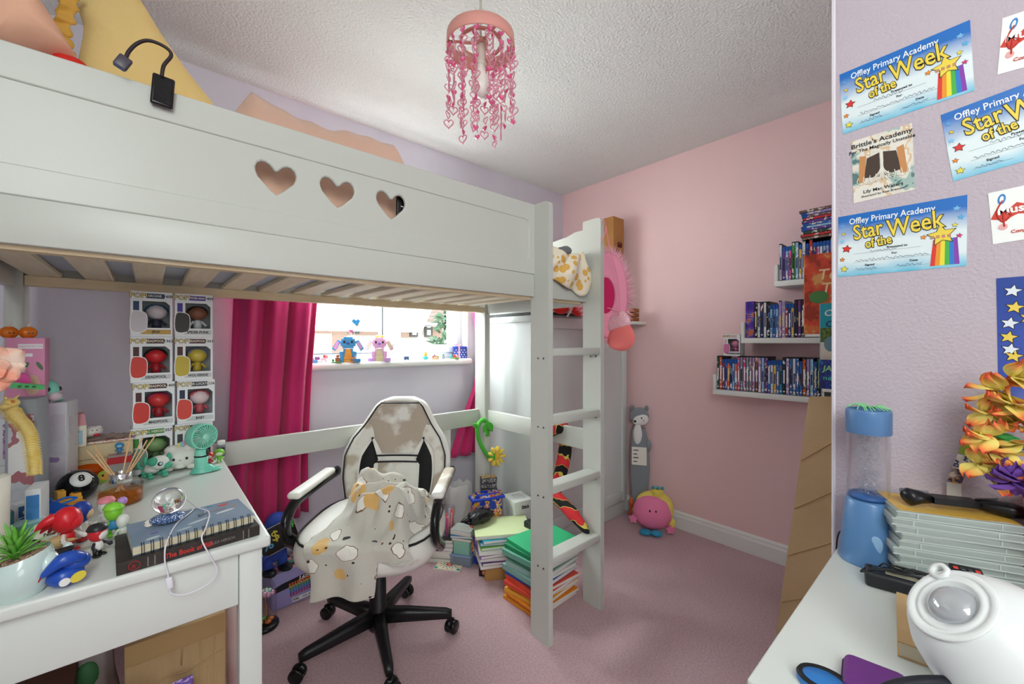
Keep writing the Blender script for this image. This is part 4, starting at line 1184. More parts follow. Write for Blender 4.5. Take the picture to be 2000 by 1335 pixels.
pb = pop_box('boxed_figure', 'boxed pink vinyl figure standing on the disc cases of the lowest wall shelf', (2.40, p.y + .012, ZLOW + .19), -90, .085, .118, .07, '#d8b8c0', ('#d98aa8', '#c06a90', '#b85a88'), '#d37aa6', 'STAR WARS', 'THE MANDALORIAN', '')

# long cardboard leaning in the alcove
m_card = mat('#cfb48a', .85, var=(5, '#c2a57a', .3), bump=(120, .1))
cb = thing('leaning_cardboard', 'tall folded sheet of brown cardboard leaning beside the lilac wall', 'cardboard', (0, 0, 0))
A = [onx(1591, 758, 1.75), onx(1519, 1218, 1.30)]
top_l, bot_l = Vector((1.95, onx(1580, 775, 1.95).y, onx(1580, 775, 1.95).z)), onz(1516, 1228, .02)
# front face: quad from left edge to behind the lilac wall
tl_, bl_ = top_l, Vector((bot_l.x, bot_l.y, .002))
n_ = Vector((1, 0, 0))
tr_ = Vector((tl_.x, YR + .012, tl_.z + .02)); br_ = Vector((bl_.x, YR + .012, .002))
th = Vector((.03, .0, .0))
b = B()
b.add([bl_, br_, tr_, tl_, bl_ + th, br_ + th, tr_ + th, tl_ + th], [(0, 3, 2, 1), (4, 5, 6, 7), (0, 4, 7, 3), (3, 7, 6, 2), (1, 2, 6, 5), (0, 1, 5, 4)])
b.obj('board', m_card, cb)
for k in range(4):
    t0 = .12 + k * .2
    a = tl_.lerp(bl_, t0 + .14) ; c = tr_.lerp(br_, t0 - .05)
    B().tube([a + Vector((-.001, -.004, 0)), c + Vector((-.001, 0, 0))], .0022, 5).obj('crease', mat('#bd9f72', .9), cb)
fl = tl_ + Vector((0, 0, 0))
B().add([tl_, tr_, tr_ + Vector((.12, 0, -.015)), tl_ + Vector((.12, .015, -.03))], [(0, 1, 2, 3)]).obj('top_flap', m_card, cb)

# ------------------------------------------------------------------ things on the desk under the bed
def dep(p): return p[0] * .661 + p[1] * .7504
def px2m(p): return dep(p) / FPX
def facing(p): return math.degrees(math.atan2(-p[0], p[1]))
def desk(px, py, z=DZ): 
    p = onz(px, py, z); p.z = z + .0003
    return p
gl = mat('#ffffff', .04, trans=1.0, ior=1.08, alpha=.3)
# boxed vinyl figures, two columns of four
rowsL = [(('#3e8a3a', ('#7fa06a', '#4f6a44', '#4a7a3c'), '#7a9a8c', 'DC HEROES', '', '357'), 'with a green title band, bottom left'),
         (('#4a1c1c', ('#d03a3a', '#a52a34', '#c23a6a'), '#d2382f', 'DEADPOOL', 'MADPOOL', '1400'), 'with a red printed patch, third from top on the left'),
         (('#4a1c1c', ('#cf2a30', '#a8202a', '#2a2a2c'), '#d2382f', 'DEADPOOL', 'DEADPOOL', '1362'), 'with a red and black figure, second from top on the left'),
         (('#20406a', ('#d8cfd2', '#3a3a4c', '#2f6a98'), '#d9d3d8', 'ARCANE', 'JINX', '1600'), 'with a blue-haired figure, top left')]
rowsR = [(('#40444a', ('#cfd2d4', '#8f9aa6', '#8a929c'), '#c9ccd0', '', '', '52'), 'with a grey figure behind the mint fan, bottom right'),
         (('#24304a', ('#ead0d4', '#c05a62', '#d9646a'), '#d8463c', 'SISTER LOCATION', 'BABY', '226'), 'with a pink-haired figure, third from top on the right'),
         (('#4a1c1c', ('#d0b84a', '#c2a93e', '#8d8fb0'), '#c9b23e', 'DEADPOOL', 'WOLVERINE', '1363'), 'with a yellow figure, second from top on the right'),
         (('#4a3a9c', ('#8a5a44', '#dfe3e6', '#3a2a26'), '#3a3634', 'SPIDER-MAN', 'SPIDER-PUNK', '1409'), 'with a dark-haired figure in white, top right')]
for rows_, x in ((rowsL, .006), (rowsR, .1155)):
    z = DZ + .0003
    for i, (a, lab) in enumerate(rows_):
        st_, fig, patch, ti, na, nu = a
        pop_box('boxed_figure', 'boxed figure ' + lab.replace('on the left', 'left').replace('on the right', 'right') + ' of the desk stack', (x + (.004 if i == 1 else -.002), 1.782 + .003 * (i % 2), z), (1, -1, .6, -1.5)[i], .103, .147, .078, st_, fig, patch, ti, na, nu, 'stacked boxed figures on the desk')
        z += .1475

# mint hand fan on its stand
p = desk(393, 922); s_ = px2m(p); rz = facing(p)
m_mint = mat('#86dcc4', .4); m_mint2 = mat('#6fcdb4', .35)
fan = thing('hand_fan', 'mint green handheld fan standing upright in its base on the desk', 'fan', p, rz)
B().grid(lambda u, v: (.036 * (.35 + .65 * v) * math.cos(2 * PI * u) * 1.0 + .006, -.024 * math.sin(2 * PI * u) * (.35 + .65 * v), .002 + .022 * (1 - v ** 2.5)), 28, 9, close_u=True).sph((.034, 0, .006), (.022, .02, .006), 14, 8).obj('stand', m_mint2, fan)
hd = B().lathe([(0, .012), (.0175, .012), (.018, .02), (.0185, .07), (.016, .076), (0, .076)], 24).obj('handle', m_mint, fan)
B().lathe([(.0188, .052), (.0192, .053), (.0192, .056), (.0188, .057)], 24).obj('wrist_band', m_blk, hd)
B().sph((.016, -.009, .066), (.006, .006, .01), 12, 8).obj('window', mat('#23262b', .1), hd)
B().sph((-.004, -.0182, .062), (.0022, .001, .0035), 8, 6).obj('button', mat('#e9aeb0', .4), hd)
Mf = T(.002, 0, .118, 90, 0, 30)
hb = B().lathe([(.0335, -.024), (.0395, -.021), (.041, -.012), (.041, .013), (.0395, .017), (.036, .017), (.036, -.012), (.03, -.02)], 40, 0, Mf).obj('fan_ring', m_mint, fan)
gr = B()
for k in range(28):
    a = 2 * PI * k / 28
    gr.tube([tuple(Mf @ Vector((.008 * math.cos(a), .008 * math.sin(a), .019))), tuple(Mf @ Vector((.022 * math.cos(a + .15), .022 * math.sin(a + .15), .0205))), tuple(Mf @ Vector((.037 * math.cos(a + .3), .037 * math.sin(a + .3), .016)))], .0011, 4)
gr.lathe([(0, .018), (.009, .018), (.0095, .02), (.008, .0225), (0, .0225)], 18, 0, Mf)
gr.obj('grille', mat('#a6ecd8', .4), fan)
bl = B()
for k in range(5):
    a = 2 * PI * k / 5
    bl.add([tuple(Mf @ Vector((r_ * math.cos(a + da), r_ * math.sin(a + da), zz_))) for r_, da, zz_ in ((.005, 0, .004), (.033, -.1, .008), (.033, .75, -.004), (.006, .9, 0))], [(0, 1, 2, 3)])
bl.obj('fan_blades', m_mint2, fan)
B().cyl((0, 0, .074), (.002, 0, .082), .01, n=14).obj('neck', mat('#d7b7a8', .3, metal=.6), fan)

# white cloud-shaped night light with a small rainbow horn
p = desk(352, 915); s_ = px2m(p)
t = thing('cloud_night_light', 'white squashy animal night light with small rainbow horn beside the mint fan', 'night light', p, facing(p))
m_cl = mat('#f1efe8', .55, sub=.2)
B().sph((0, 0, .037), (.05, .035, .038), 22, 14).sph((-.022, 0, .066), (.02, .02, .016), 14, 10).sph((.024, 0, .066), (.02, .02, .016), 14, 10).sph((-.03, -.02, .008), (.014, .014, .008), 10, 6).sph((.03, -.02, .008), (.014, .014, .008), 10, 6).sph((.0, -.033, .016), (.013, .008, .008), 10, 8).obj('body', m_cl, t)
for x in (-.017, .017): B().sph((x, -.0335, .04), (.0038, .002, .0045), 10, 8).obj('eye', m_blk, t)
B().sph((.0, -.035, .036), (.003, .0015, .002), 8, 6).obj('nose', mat('#c9a9a0', .5), t)
for k, c in enumerate(('#f2dc82', '#a7dcb8', '#9cc6ea', '#e9a6c4')): B().sph((-.004 + k * .0045, -.004, .078 + .002 * k), (.0035, .006, .011), 8, 6).obj('horn_stripe', mat(c, .5), t)
for (x, lean) in ((-.014, -.02), (.02, .01)):   # wooden heart stirrers behind
    w_ = B().tube([(x, .03, .07), (x + lean, .03, .125)], .0012, 5)
    H_ = heart(.024, .024, x + lean, .135)
    w_.tube([(a, .03, b_) for a, b_ in H_ + H_[:1]], .0011, 5)
    w_.obj('heart_wand', mat('#d9b78a', .7), t)

# teal and white toy robot puppy
p = desk(305, 930)
t = thing('toy_puppy', 'teal and white plastic toy puppy crouching on the desk', 'toy', p, facing(p) + 18)
m_tl = mat('#4fb896', .3); m_tw = mat('#f0f1ec', .3)
h_ = B().sph((.004, -.012, .045), (.026, .024, .022), 18, 12).obj('head', m_tw, t)
B().sph((-.014, -.018, .052), (.014, .017, .014), 12, 8).sph((.02, -.03, .036), (.012, .011, .01), 12, 8).obj('head_patch', m_tl, h_)
B().sph((.0, -.033, .045), (.008, .004, .007), 12, 8).obj('eye_ring', mat('#2c3a3e', .2), h_)
B().sph((.0, -.0365, .046), (.004, .002, .004), 10, 8).obj('eye', mat('#d7e6e8', .2), h_)
for x in (-.028, .032): B().sph((x, -.004, .055), (.006, .008, .014), 10, 8).obj('ear', m_tl, h_)
B().sph((-.006, .012, .022), (.02, .022, .014), 14, 10).obj('body', m_tw, t)
for (x, y) in ((-.02, -.014), (.016, -.016), (-.024, .02), (.014, .022)):
    B().cyl((x, y, .02), (x, y - .003, .006), .007, .006, 10).sph((x, y - .006, .006), (.009, .011, .006), 10, 6).obj('leg', m_tl, t)
B().tube(spline([(-.026, .02, .028), (-.036, .02, .034), (-.038, .018, .046), (-.034, .016, .05)], 4), .004, 8).obj('tail', m_tl, t)

# pots with succulents
def rosette(t, n, r, h, m, z, seed, w_=.008, curl=.5):
    rnd_ = random.Random(seed)
    for k in range(n):
        a = k * 2.399; f = (k + 1) / n
        L = r * (.35 + .65 * f); up = h * (1.1 - f) + .006
        P = []
        dr = Vector((math.cos(a), math.sin(a), 0)); sd = Vector((-math.sin(a), math.cos(a), 0))
        vs = []
        for j in range(6):
            q = j / 5
            c = dr * (L * q) + Vector((0, 0, z + up * (q ** .6) + curl * .02 * f * q * (1 - q)))
            ww = w_ * (1 - q ** 2.2) * (.6 + .8 * q) + .0003
            vs += [c - sd * ww + Vector((0, 0, .15 * ww)), c - Vector((0, 0, .35 * ww)), c + sd * ww + Vector((0, 0, .15 * ww)), c + Vector((0, 0, .25 * ww))]
        fs = []
        for j in range(5):
            for i in range(4): fs.append((j * 4 + i, j * 4 + (i + 1) % 4, (j + 1) * 4 + (i + 1) % 4, (j + 1) * 4 + i))
        B().add(vs, fs, 0, None, True).obj('leaf', m, t)
def pot(label, px, py, rpx, hpx, m_pot, leafm, n, r_, h_, seed, w_):
    p = desk(px, py); s_ = px2m(p); r = rpx * s_; h = hpx * s_
    t = thing('potted_succulent', label, 'potted plant', p, 0, 'succulents on the study desk')
    B().lathe([(0, 0), (r * .82, 0), (r * .95, h * .1), (r, h * .9), (r * .98, h), (r * .86, h), (r * .84, h * .88), (0, h * .88)], 24).obj('pot', m_pot, t)
    g = B(); rnd_ = random.Random(seed)
    for k in range(40): a = rnd_.random() * 6.28; q = rnd_.random() ** .5 * r * .8; g.sph((q * math.cos(a), q * math.sin(a), h * .88), (.003, .003, .002), 5, 4)
    o_ = g.obj('gravel', mat('#8d7a6c', .9), t); o_['kind'] = 'stuff'
    rosette(t, n, r_, h_, leafm, h * .88, seed, w_)
pot('dark green spiky succulent in a rough grey pot on the desk', 311, 908, 24, 36, mat('#b5ada0', .9, bump=(160, 1.0), cells=(260, '#8f877b', .3)), mat('#1f7a3c', .45, var=(40, '#2f9450', .3)), 26, .042, .045, 3, .0055)
pot('pale green succulent in a speckled terracotta pot behind the reed diffuser', 262, 908, 29, 42, mat('#d9b096', .85, cells=(150, '#a88068', .22)), mat('#a7c98c', .5, var=(30, '#d8b8a0', .3)), 20, .036, .03, 8, .007)

# reed diffuser
p = desk(236, 982); s_ = px2m(p)
t = thing('reed_diffuser', 'round glass reed diffuser with amber oil and chrome collar', 'diffuser', p, 0)
r = 33 * s_
m_dg = mat('#fdfdfb', .02, trans=1.0, ior=1.12, alpha=.35)
B().lathe([(0, 0), (r * .93, 0), (r, .004), (r, 36 * s_), (r * .93, 42 * s_), (r * .5, 45 * s_), (r * .48, 50 * s_)], 32).obj('bottle', m_dg, t)
B().lathe([(0, .003), (r * .9, .003), (r * .95, .006), (r * .95, 24 * s_), (0, 24 * s_)], 32).obj('oil', mat('#d9863a', .05, trans=.75, ior=1.2), t)
B().lathe([(r * .5, 42 * s_), (r * .51, 43 * s_), (r * .51, 59 * s_), (r * .47, 60 * s_), (r * .45, 59 * s_), (r * .45, 43 * s_)], 24).obj('collar', mat('#dfe3e4', .12, metal=1.0), t)
Rg = facing(p)
for (dx, dy, dz) in ((-38, 10, 118), (-46, -6, 112), (-34, -12, 104), (14, 14, 132), (32, 4, 122), (38, -8, 118), (52, 0, 126)):
    Mz = Matrix.Rotation(R(Rg), 4, 'Z')
    a = Mz @ Vector((-dx * .35 * s_, -dy * .3 * s_, .006)); b_ = Mz @ Vector((dx * s_, dy * s_, dz * s_))
    B().cyl(a, b_, .0017, n=8).obj('reed', mat('#e0b384', .7), t)

# green and orange acrylic frog trinket
p = desk(207, 948); s_ = px2m(p)
t = thing('acrylic_frog', 'flat green and orange glossy frog trinket leaning by the reed diffuser', 'trinket', p, facing(p) - 10)
Q = smooth_poly([(-.012, .008), (-.018, .02), (-.016, .038), (-.004, .046), (.012, .042), (.019, .028), (.016, .012), (.008, .006)], 4)
b_ = B().prism(Q, -.003, .003, 0, panel_M(0)).obj('body', mat('#a6c64e', .15), t)
B().prism([(x * .75 + .002, .03 + (z - .03) * .5) for x, z in Q], -.0035, .0038, 0, panel_M(0)).obj('face', mat('#f0b45a', .15), t)
for x in (-.006, .008): B().sph((x, -.004, .032), (.0028, .0012, .0034), 8, 6).obj('eye', m_blk, t)
for x in (-.008, .007): B().sph((x, 0, .005), (.006, .004, .0055), 10, 6).obj('foot', mat('#d9c45a', .2), t)

# black fortune ball
p = desk(152, 978); s_ = px2m(p); r = 30 * s_
t = thing('fortune_ball', 'glossy black fortune ball with white disc resting on the desk', 'ball', p, facing(p))
B().sph((0, 0, r), r, 28, 18).obj('ball', mat('#0d0e12', .08), t)
Mb = T(0, 0, r, 52, 0, 12)
B().lathe([(0, r * 1.006), (r * .3, r * .965), (r * .52, r * .866), (r * .52, r * .85)], 24, 0, Mb).obj('white_disc', mat('#e9eae8', .3), t)
text('8', r * .6, m_blk, t, Mb @ T(0, 0, r * 1.008), bold=.0008)

# translucent orange toy pod with lid
p = desk(172, 948); s_ = px2m(p)
m_or = mat('#f26a14', .12, trans=.45, ior=1.25); m_or2 = mat('#e08a3c', .1, trans=.6, ior=1.15, alpha=.75)
t = thing('orange_pod', 'translucent orange plastic pod propped open behind the black ball', 'toy', p + Vector((.0, .005, 0)), facing(p))
B().sph((0, .03, .038), (.062, .045, .036), 24, 14).obj('shell', m_or, t)
B().sph((-.008, .05, .075), (.062, .035, .022), 24, 12, 0, T(0, 0, 0, 0, -14, 0)).obj('lid', m_or2, t)
for k in range(3): B().tube(spline([(-.05, -.0 + .01 * k, .03 + .012 * k), (0, -.018 + .01 * k, .04 + .012 * k), (.05, 0 + .01 * k, .036 + .012 * k)], 5), .0018, 5).obj('rib', mat('#c8480c', .2), t)
B().sph((.05, -.005, .06), (.012, .012, .012), 12, 8).obj('hinge_knob', mat('#d9481a', .3), t)

# kraft boxes at the back with toys on top
bx = thing('kraft_storage_box', 'flat brown card storage box at the back of the desk', 'box', (-.105, 1.80, DZ + .0003), 2)
B().rb(-.085, .06, -.05, .05, 0, .075, .002).obj('box_body', mat('#cdb892', .85, bump=(200, .15)), bx)
B().rb(-.088, .063, -.053, .053, .076, .118, .002).obj('box_lid', mat('#d6c29c', .85, bump=(200, .15)), bx)
t = thing('plastic_bag_parcel', 'clear wrapped flat parcel lying on the brown storage box', 'parcel', (-.105, 1.80, DZ + .119), 2)
B().grid(lambda u, v: (-.075 + .145 * u, -.045 + .09 * v, .008 + .008 * noise.noise(Vector((u * 9, v * 7, 1))) + .006 * math.sin(PI * u)), 26, 16).obj('wrapper', mat('#cbb9ae', .12, trans=.5, ior=1.1), t)
B().rb(-.07, .065, -.04, .04, 0, .006, .001).obj('contents', printed(['#e2d4c4', '#d8a8a8', '#f0e6da', '#c05a6a'], 40), t)
p = ony(170, 828, 1.79)
t = thing('white_plush_purse', 'white fluffy oval plush lying on the wrapped parcel', 'soft toy', (p.x + .002, 1.79, DZ + .136), 8)
B().sph((0, 0, .017), (.034, .022, .016), 22, 12).sph((-.024, 0, .024), (.009, .008, .007), 8, 6).sph((.022, 0, .026), (.009, .008, .007), 8, 6).obj('body', mat('#f1eee8', .95, bump=(300, .5)), t)
for x in (.008, .018): B().sph((x, -.02, .022), (.0014, .001, .002), 6, 5).obj('eye', m_blk, t)
B().sph((.018, -.02, .008), (.008, .006, .004), 8, 6).obj('red_bow', mat('#cf2435', .5), t)
t = thing('milk_carton_house', 'small cream and pink carton shaped like a house on the storage box', 'carton', (-.178, 1.765, DZ + .119), 6)
B().rb(-.034, .034, -.03, .03, 0, .062, .001, seg=1).obj('carton_body', mat('#efe9d6', .6), t)
B().add([(-.034, -.03, .062), (.034, -.03, .062), (.034, .03, .062), (-.034, .03, .062), (-.03, -.014, .094), (.03, -.014, .094), (.03, .03, .094), (-.03, .03, .094)], [(0, 1, 5, 4), (1, 2, 6, 5), (2, 3, 7, 6), (3, 0, 4, 7), (4, 5, 6, 7)]).obj('roof', mat('#dc9aa0', .6), t)
B().box(.0, .026, -.0308, -.03, .008, .048).obj('printed_door', mat('#a9c9da', .6), t)
B().box(.005, .021, -.0314, -.0306, .014, .042).obj('door_panel', mat('#cfe0e6', .6), t)
B().sph((-.017, -.03, .022), (.008, .001, .008), 10, 8).obj('printed_tree', mat('#8fae84', .6), t)
B().box(-.021, -.013, -.031, -.03, .004, .013).obj('printed_planter', mat('#b49a6a', .6), t)

# red clear box with a little blue figure on it
p = ony(233, 880, 1.72)
t = thing('clear_red_box', 'clear display box with red band next to the boxed figures', 'box', (p.x, 1.74, DZ + .0003), 2)
B().rb(-.026, .026, -.03, .03, .0, .085, .001, seg=1).obj('case', mat('#e9e3e0', .1, trans=.6, ior=1.1), t)
B().box(-.0265, .0265, -.0305, .0305, .06, .08).obj('red_band', mat('#b9282e', .4), t)
B().box(-.0262, .0262, -.0302, -.0298, .0, .022).obj('printed_base', printed(['#3a3636', '#b23a3a', '#d9d2cc'], 60), t)
B().sph((0, 0, .035), (.018, .018, .018), 14, 10).obj('contents', mat('#8f9896', .5), t)

def figure(name, label, p, h, rz, head, body, limbs, face=None, cap=None, shoes=None, tail=None, group=None, lean=0, fat=1.0, extra=None):
    """plain rounded toy figure: big head, body, two arms, two legs"""
    t = thing(name, label, 'toy figure', p, rz, group)
    m1, m2, m3 = mat(head, .3), mat(body, .35), mat(limbs, .35)
    B().sph((0, 0, h * .70), (h * .25 * fat, h * .25 * fat, h * .27), 20, 14).obj('head', m1, t)
    if face: B().sph((0, -h * .14 * fat, h * .66), (h * .17 * fat, h * .13 * fat, h * .16), 16, 10).obj('face', mat(face, .35), t)
    if cap: B().lathe([(h * .285 * fat, h * .8), (h * .29 * fat, h * .82), (h * .22 * fat, h * .93), (0, h * .985)], 22).obj('cap', mat(cap, .35), t)
    B().lathe([(0, h * .2), (h * .12, h * .2), (h * .14, h * .28), (h * .12, h * .4), (h * .08, h * .47), (0, h * .48)], 16).obj('body', m2, t)
    for s_ in (-1, 1):
        B().tube(spline([(s_ * h * .1, 0, h * .42), (s_ * h * .2, -h * .05, h * .34), (s_ * h * .24, -h * .13, h * .28)], 4), h * .04, 8).sph((s_ * h * .25, -h * .15, h * .27), h * .062, 10, 8).obj('arm', m3, t)
        lg = B().cyl((s_ * h * .07, 0, h * .24), (s_ * h * .09, 0, h * .05), h * .05, h * .04, 10).obj('leg', m3, t)
        B().sph((s_ * h * .1, -h * .05, h * .045), (h * .075, h * .12, h * .045), 12, 8).obj('shoe', mat(shoes or limbs, .3), lg)
    if extra: extra(t, h)
    return t
p = ony(233, 843, 1.74)
figure('toy_figure', 'tiny blue toy figure sitting on the clear red box', (p.x, 1.74, DZ + .0856), .034, facing(p), '#3f8fc8', '#3f8fc8', '#3f8fc8', face='#8fc4e0', fat=1.2)

# vinyl toy figures at the front of the desk
def tuft(c, m, big=1.0):
    def f(t, h):
        for k in range(4):
            a = R(-60 + 40 * k)
            B().tube(spline([(h * .1 * math.sin(a), h * .15, h * (.8 - .06 * k)), (h * .24 * math.sin(a), h * .3 * big, h * (.72 - .08 * k)), (h * .3 * math.sin(a), h * .42 * big, h * (.58 - .08 * k))], 4), [h * .12, h * .11, h * .1, h * .09, h * .075, h * .06, h * .04, h * .025, h * .008], 8).obj('hair_lock', m, t)
    return f
p = desk(168, 1062); figure('toy_figure', 'blue-headed toy figure standing behind the red-headed figure', p + Vector((-.01, .03, 0)), 80 * px2m(p), facing(p) + 70, '#1f3f9c', '#f0ece2', '#f0efe9', face='#e2bf94', shoes='#b8262c', fat=.85, extra=tuft(0, mat('#1f3f9c', .3)))
p = desk(148, 1076); figure('toy_figure', 'large red-headed toy figure with white arms beside the black book', p + Vector((-.012, .0, 0)), 92 * px2m(p), facing(p) + 60, '#d8202c', '#d8202c', '#f3f1ec', face='#e0282f', shoes='#b81c28', fat=.92, extra=tuft(0, mat('#d8202c', .3), .9))
p = desk(190, 1086); figure('toy_figure', 'small toy figure with black cap and black-green shoes by the black book', p, 66 * px2m(p), facing(p) + 50, '#d52a34', '#f0eeea', '#2a2a2e', face='#efece6', cap='#26262a', shoes='#1a1c1e', fat=.85)
p = desk(222, 1045); figure('toy_figure', 'lime green and blue toy figure with purple knob in front of the reed diffuser', p, 66 * px2m(p), facing(p) + 20, '#86d23c', '#3a8fc4', '#7ccf3a', cap='#8cd640', shoes='#7ccf3a', fat=.85, extra=lambda t, h: B().sph((.2 * h, 0, h * .95), h * .12, 12, 8).obj('purple_knob', mat('#b58ad0', .4), t))
p = desk(207, 1030); figure('toy_figure', 'white toy figure with pink cap half hidden behind the lime green figure', p + Vector((0, .01, 0)), 60 * px2m(p), facing(p), '#f2efe9', '#e8e4de', '#efece6', cap='#e88a94', shoes='#d8d4cf', fat=.8)
p = desk(240, 1052); figure('toy_figure', 'clear pale toy figure at the right of the front figures', p, 50 * px2m(p), facing(p) + 10, '#dfe4dc', '#d5dcd4', '#dfe4dc', shoes='#c8d0c8', fat=.8)
# curled-up blue toy lying on its side at the desk front
p = desk(128, 1142); s_ = px2m(p)
t = thing('blue_curled_toy', 'curled-up blue plastic toy with black quills lying at the desk front edge', 'toy', p, facing(p) + 8)
mb = mat('#2350b4', .25)
B().sph((0, 0, .018), (.024, .022, .018), 22, 12).obj('body', mb, t)
for k in range(4):
    B().tube(spline([(.022, -.012 + .01 * k, .044 - .004 * k), (-.004, -.014 + .01 * k, .05 - .003 * k), (-.03, -.012 + .01 * k, .03 + .002 * k)], 5), [.006, .008, .01, .012, .0125, .012, .011, .009, .007, .005, .002], 8).obj('quill', mb, t)
B().sph((.012, -.0, .036), (.02, .018, .016), 16, 10).obj('hump', mb, t)
B().prism(ell(.012, .016, .0105, .008, 18, 25), .0, .003, 0, panel_M(-.0195) ).obj('yellow_patch', mat('#e2cf4a', .4), t)
B().prism(ell(-.004, .014, .007, .0065, 16, 25), .0, .0035, 0, panel_M(-.0195)).obj('white_patch', mat('#f0efe9', .4), t)
for k in range(2): B().tube(spline([(-.03, -.002 + .014 * k, .018), (-.036, .004 + .012 * k, .034), (-.02, .008 + .01 * k, .052), (.014, .01 + .01 * k, .058)], 5), [.004, .006, .0075, .0085, .009, .009, .0085, .008, .0075, .007, .0065, .006, .005, .004, .003, .001], 8).obj('black_quill', mat('#1a1a1e', .35), t)
B().tube([(-.034, -.006, .022), (-.02, -.01, .046)], .0025, 6).obj('red_stripe', mat('#c8282c', .4), t)
B().sph((-.018, .006, .048), (.01, .008, .008), 10, 8).obj('green_patch', mat('#2f8a3c', .4), t)

# mint whale planter at the front left
p = desk(42, 1168); s_ = px2m(p)
t = thing('whale_planter', 'pale mint glazed whale-shaped planter with a green succulent at the desk front', 'planter', p + Vector((-.006, .02, 0)), facing(p) - 4)
m_gz = mat('#cfe3de', .15, coat=.5)
def whale(u, v):
    a = 2 * PI * u
    r = (.35 + .65 * math.sin(PI * min(v * .62 + .16, 1)) ** .7)
    z = .066 * v
    rr = 1.0 - .28 * (v - .75) ** 2 if v > .75 else 1
    return (.04 * r * rr * math.cos(a) + .004 * v, .04 * r * rr * math.sin(a), z + .008 * math.cos(a) * v)
B().grid(whale, 34, 12, close_u=True).lathe([(0, .0), (.03, .0005)], 20).obj('bowl', m_gz, t)
B().grid(lambda u, v: (.034 * v * math.cos(2 * PI * u) + .004, .034 * v * math.sin(2 * PI * u), .058 + .007 * math.cos(2 * PI * u) * v + .002 * noise.noise(Vector((u * 30, v * 12, 0)))), 30, 6, close_u=True).obj('soil', mat('#8a6a58', .95), t)
B().sph((.033, -.012, .044), (.017, .02, .02), 18, 12).obj('head_bulge', m_gz, t)
B().sph((.046, .018, .056), (.008, .007, .015), 12, 8, 0, T(0, 0, 0, 0, 10, 0)).sph((.05, .006, .044), (.005, .01, .007), 10, 8).obj('tail_fin', m_gz, t)
pb_ = B(); rnd = random.Random(4)
for k in range(60): a = rnd.random() * 6.28; q = rnd.random() ** .5; pb_.sph((.004 + .03 * q * math.cos(a), .031 * q * math.sin(a), .0605 + .006 * math.cos(a) * q), (.004, .0035, .003), 6, 5)
o = pb_.obj('pebbles', mat('#b08a74', .8, cells=(200, '#d8c4b4', .3)), t); o['kind'] = 'stuff'
m_lf = mat('#8fcf5c', .4, var=(30, '#5fae3c', .3))
c_ = place('succulent', None, t, (-.004, 0, 0))
rosette(c_, 30, .045, .055, m_lf, .06, 5, .0055)

# tan bird planter behind it
p = desk(88, 1098); s_ = px2m(p)
t = thing('bird_planter', 'matte tan bird-shaped pot with soil between the whale planter and toys', 'planter', p + Vector((-.02, .012, 0)), facing(p))
mt_ = mat('#d8b982', .5)
B().sph((0, 0, .02), (.034, .024, .02), 20, 12).obj('body', mt_, t)
B().sph((.034, -.004, .03), (.016, .012, .012), 14, 10).obj('head', mt_, t)
B().tube([(.045, -.004, .03), (.062, -.006, .028)], [.006, .001], 8).obj('beak', mt_, t)
B().sph((.038, -.0145, .033), (.0016, .001, .0016), 6, 5).obj('eye', m_blk, t)
B().lathe([(0, .036), (.02, .0365), (.021, .0395), (.0, .0385)], 18, 0, T(-.008, 0, 0)).obj('soil', mat('#5d5146', .95), t)

# small boxes between
def carton(name, label, px, py, wpx, hpx, d, m, rz=0, lines=(), z=DZ, top=None, dy=0):
    p = onz(px, py, z); s_ = px2m(p); w_, h = wpx * s_, hpx * s_
    t = thing(name, label, 'box', (p.x, p.y + dy, z + .0003), facing(p) + rz)
    B().rb(-w_ / 2, w_ / 2, 0, d, 0, h, .001, seg=1).obj('carton', m, t)
    if top: B().box(-w_ / 2 + .0005, w_ / 2 - .0005, .0005, d - .0005, h, h + .0006).obj('lid', top, t)
    for (s2, x, zz_, sz, c) in lines: text(s2, sz, mat(c, .5), t, panel_M(-.0004) @ T(x * w_, zz_ * h, 0), bold=.0002, sx=.8)
    return t, w_, h
carton('small_teal_box', 'small teal card box with pale lettering behind the whale planter', 47, 1062, 62, 36, .045, mat('#6fa6a8', .5), 14, [('UZO  Student', -.02, .5, .012, '#e6efe9')], top=mat('#a9d2d0', .5))
carton('navy_box', 'dark teal box at the left edge of the photo beside the teal card box', 2, 1066, 34, 62, .05, mat('#2c5468', .5, var=(20, '#3f8a8c', .4)), 10)
t, w_, h = carton('cream_bevelled_box', 'cream box with cut-off corner printed in black, behind the red-headed figure', 122, 1042, 74, 30, .05, mat('#e6e3d3', .55), 14, [('Peter Jones', -.1, .22, .011, '#3a3a36')])
B().box(.15 * w_, .22 * w_, .012, .02, h, h + .008).obj('black_latch', m_blk, t)
# blue toy vehicle
p = desk(92, 1026)
t = thing('blue_toy_vehicle', 'glossy blue plastic toy vehicle behind the cream box', 'toy', p + Vector((-.005, .035, 0)), facing(p) + 30)
mbv = mat('#1c5ac0', .2)
B().rb(-.045, .045, -.018, .018, .006, .024, .006, seg=2).obj('chassis', mbv, t)
B().add([(-.03, -.015, .024), (.03, -.015, .024), (.03, .015, .024), (-.03, .015, .024), (-.016, -.011, .044), (.012, -.011, .044), (.012, .011, .044), (-.016, .011, .044)], [(0, 1, 5, 4), (1, 2, 6, 5), (2, 3, 7, 6), (3, 0, 4, 7), (4, 5, 6, 7)]).obj('cabin', mbv, t)
B().rb(-.01, .006, -.008, .008, .044, .054, .002).obj('roof_block', mbv, t)
B().tube(spline([(.02, -.014, .034), (.045, -.016, .038), (.055, 0, .036), (.045, .016, .038), (.02, .014, .034)], 5), .0025, 6).obj('rear_rail', mat('#2a72d8', .2), t)
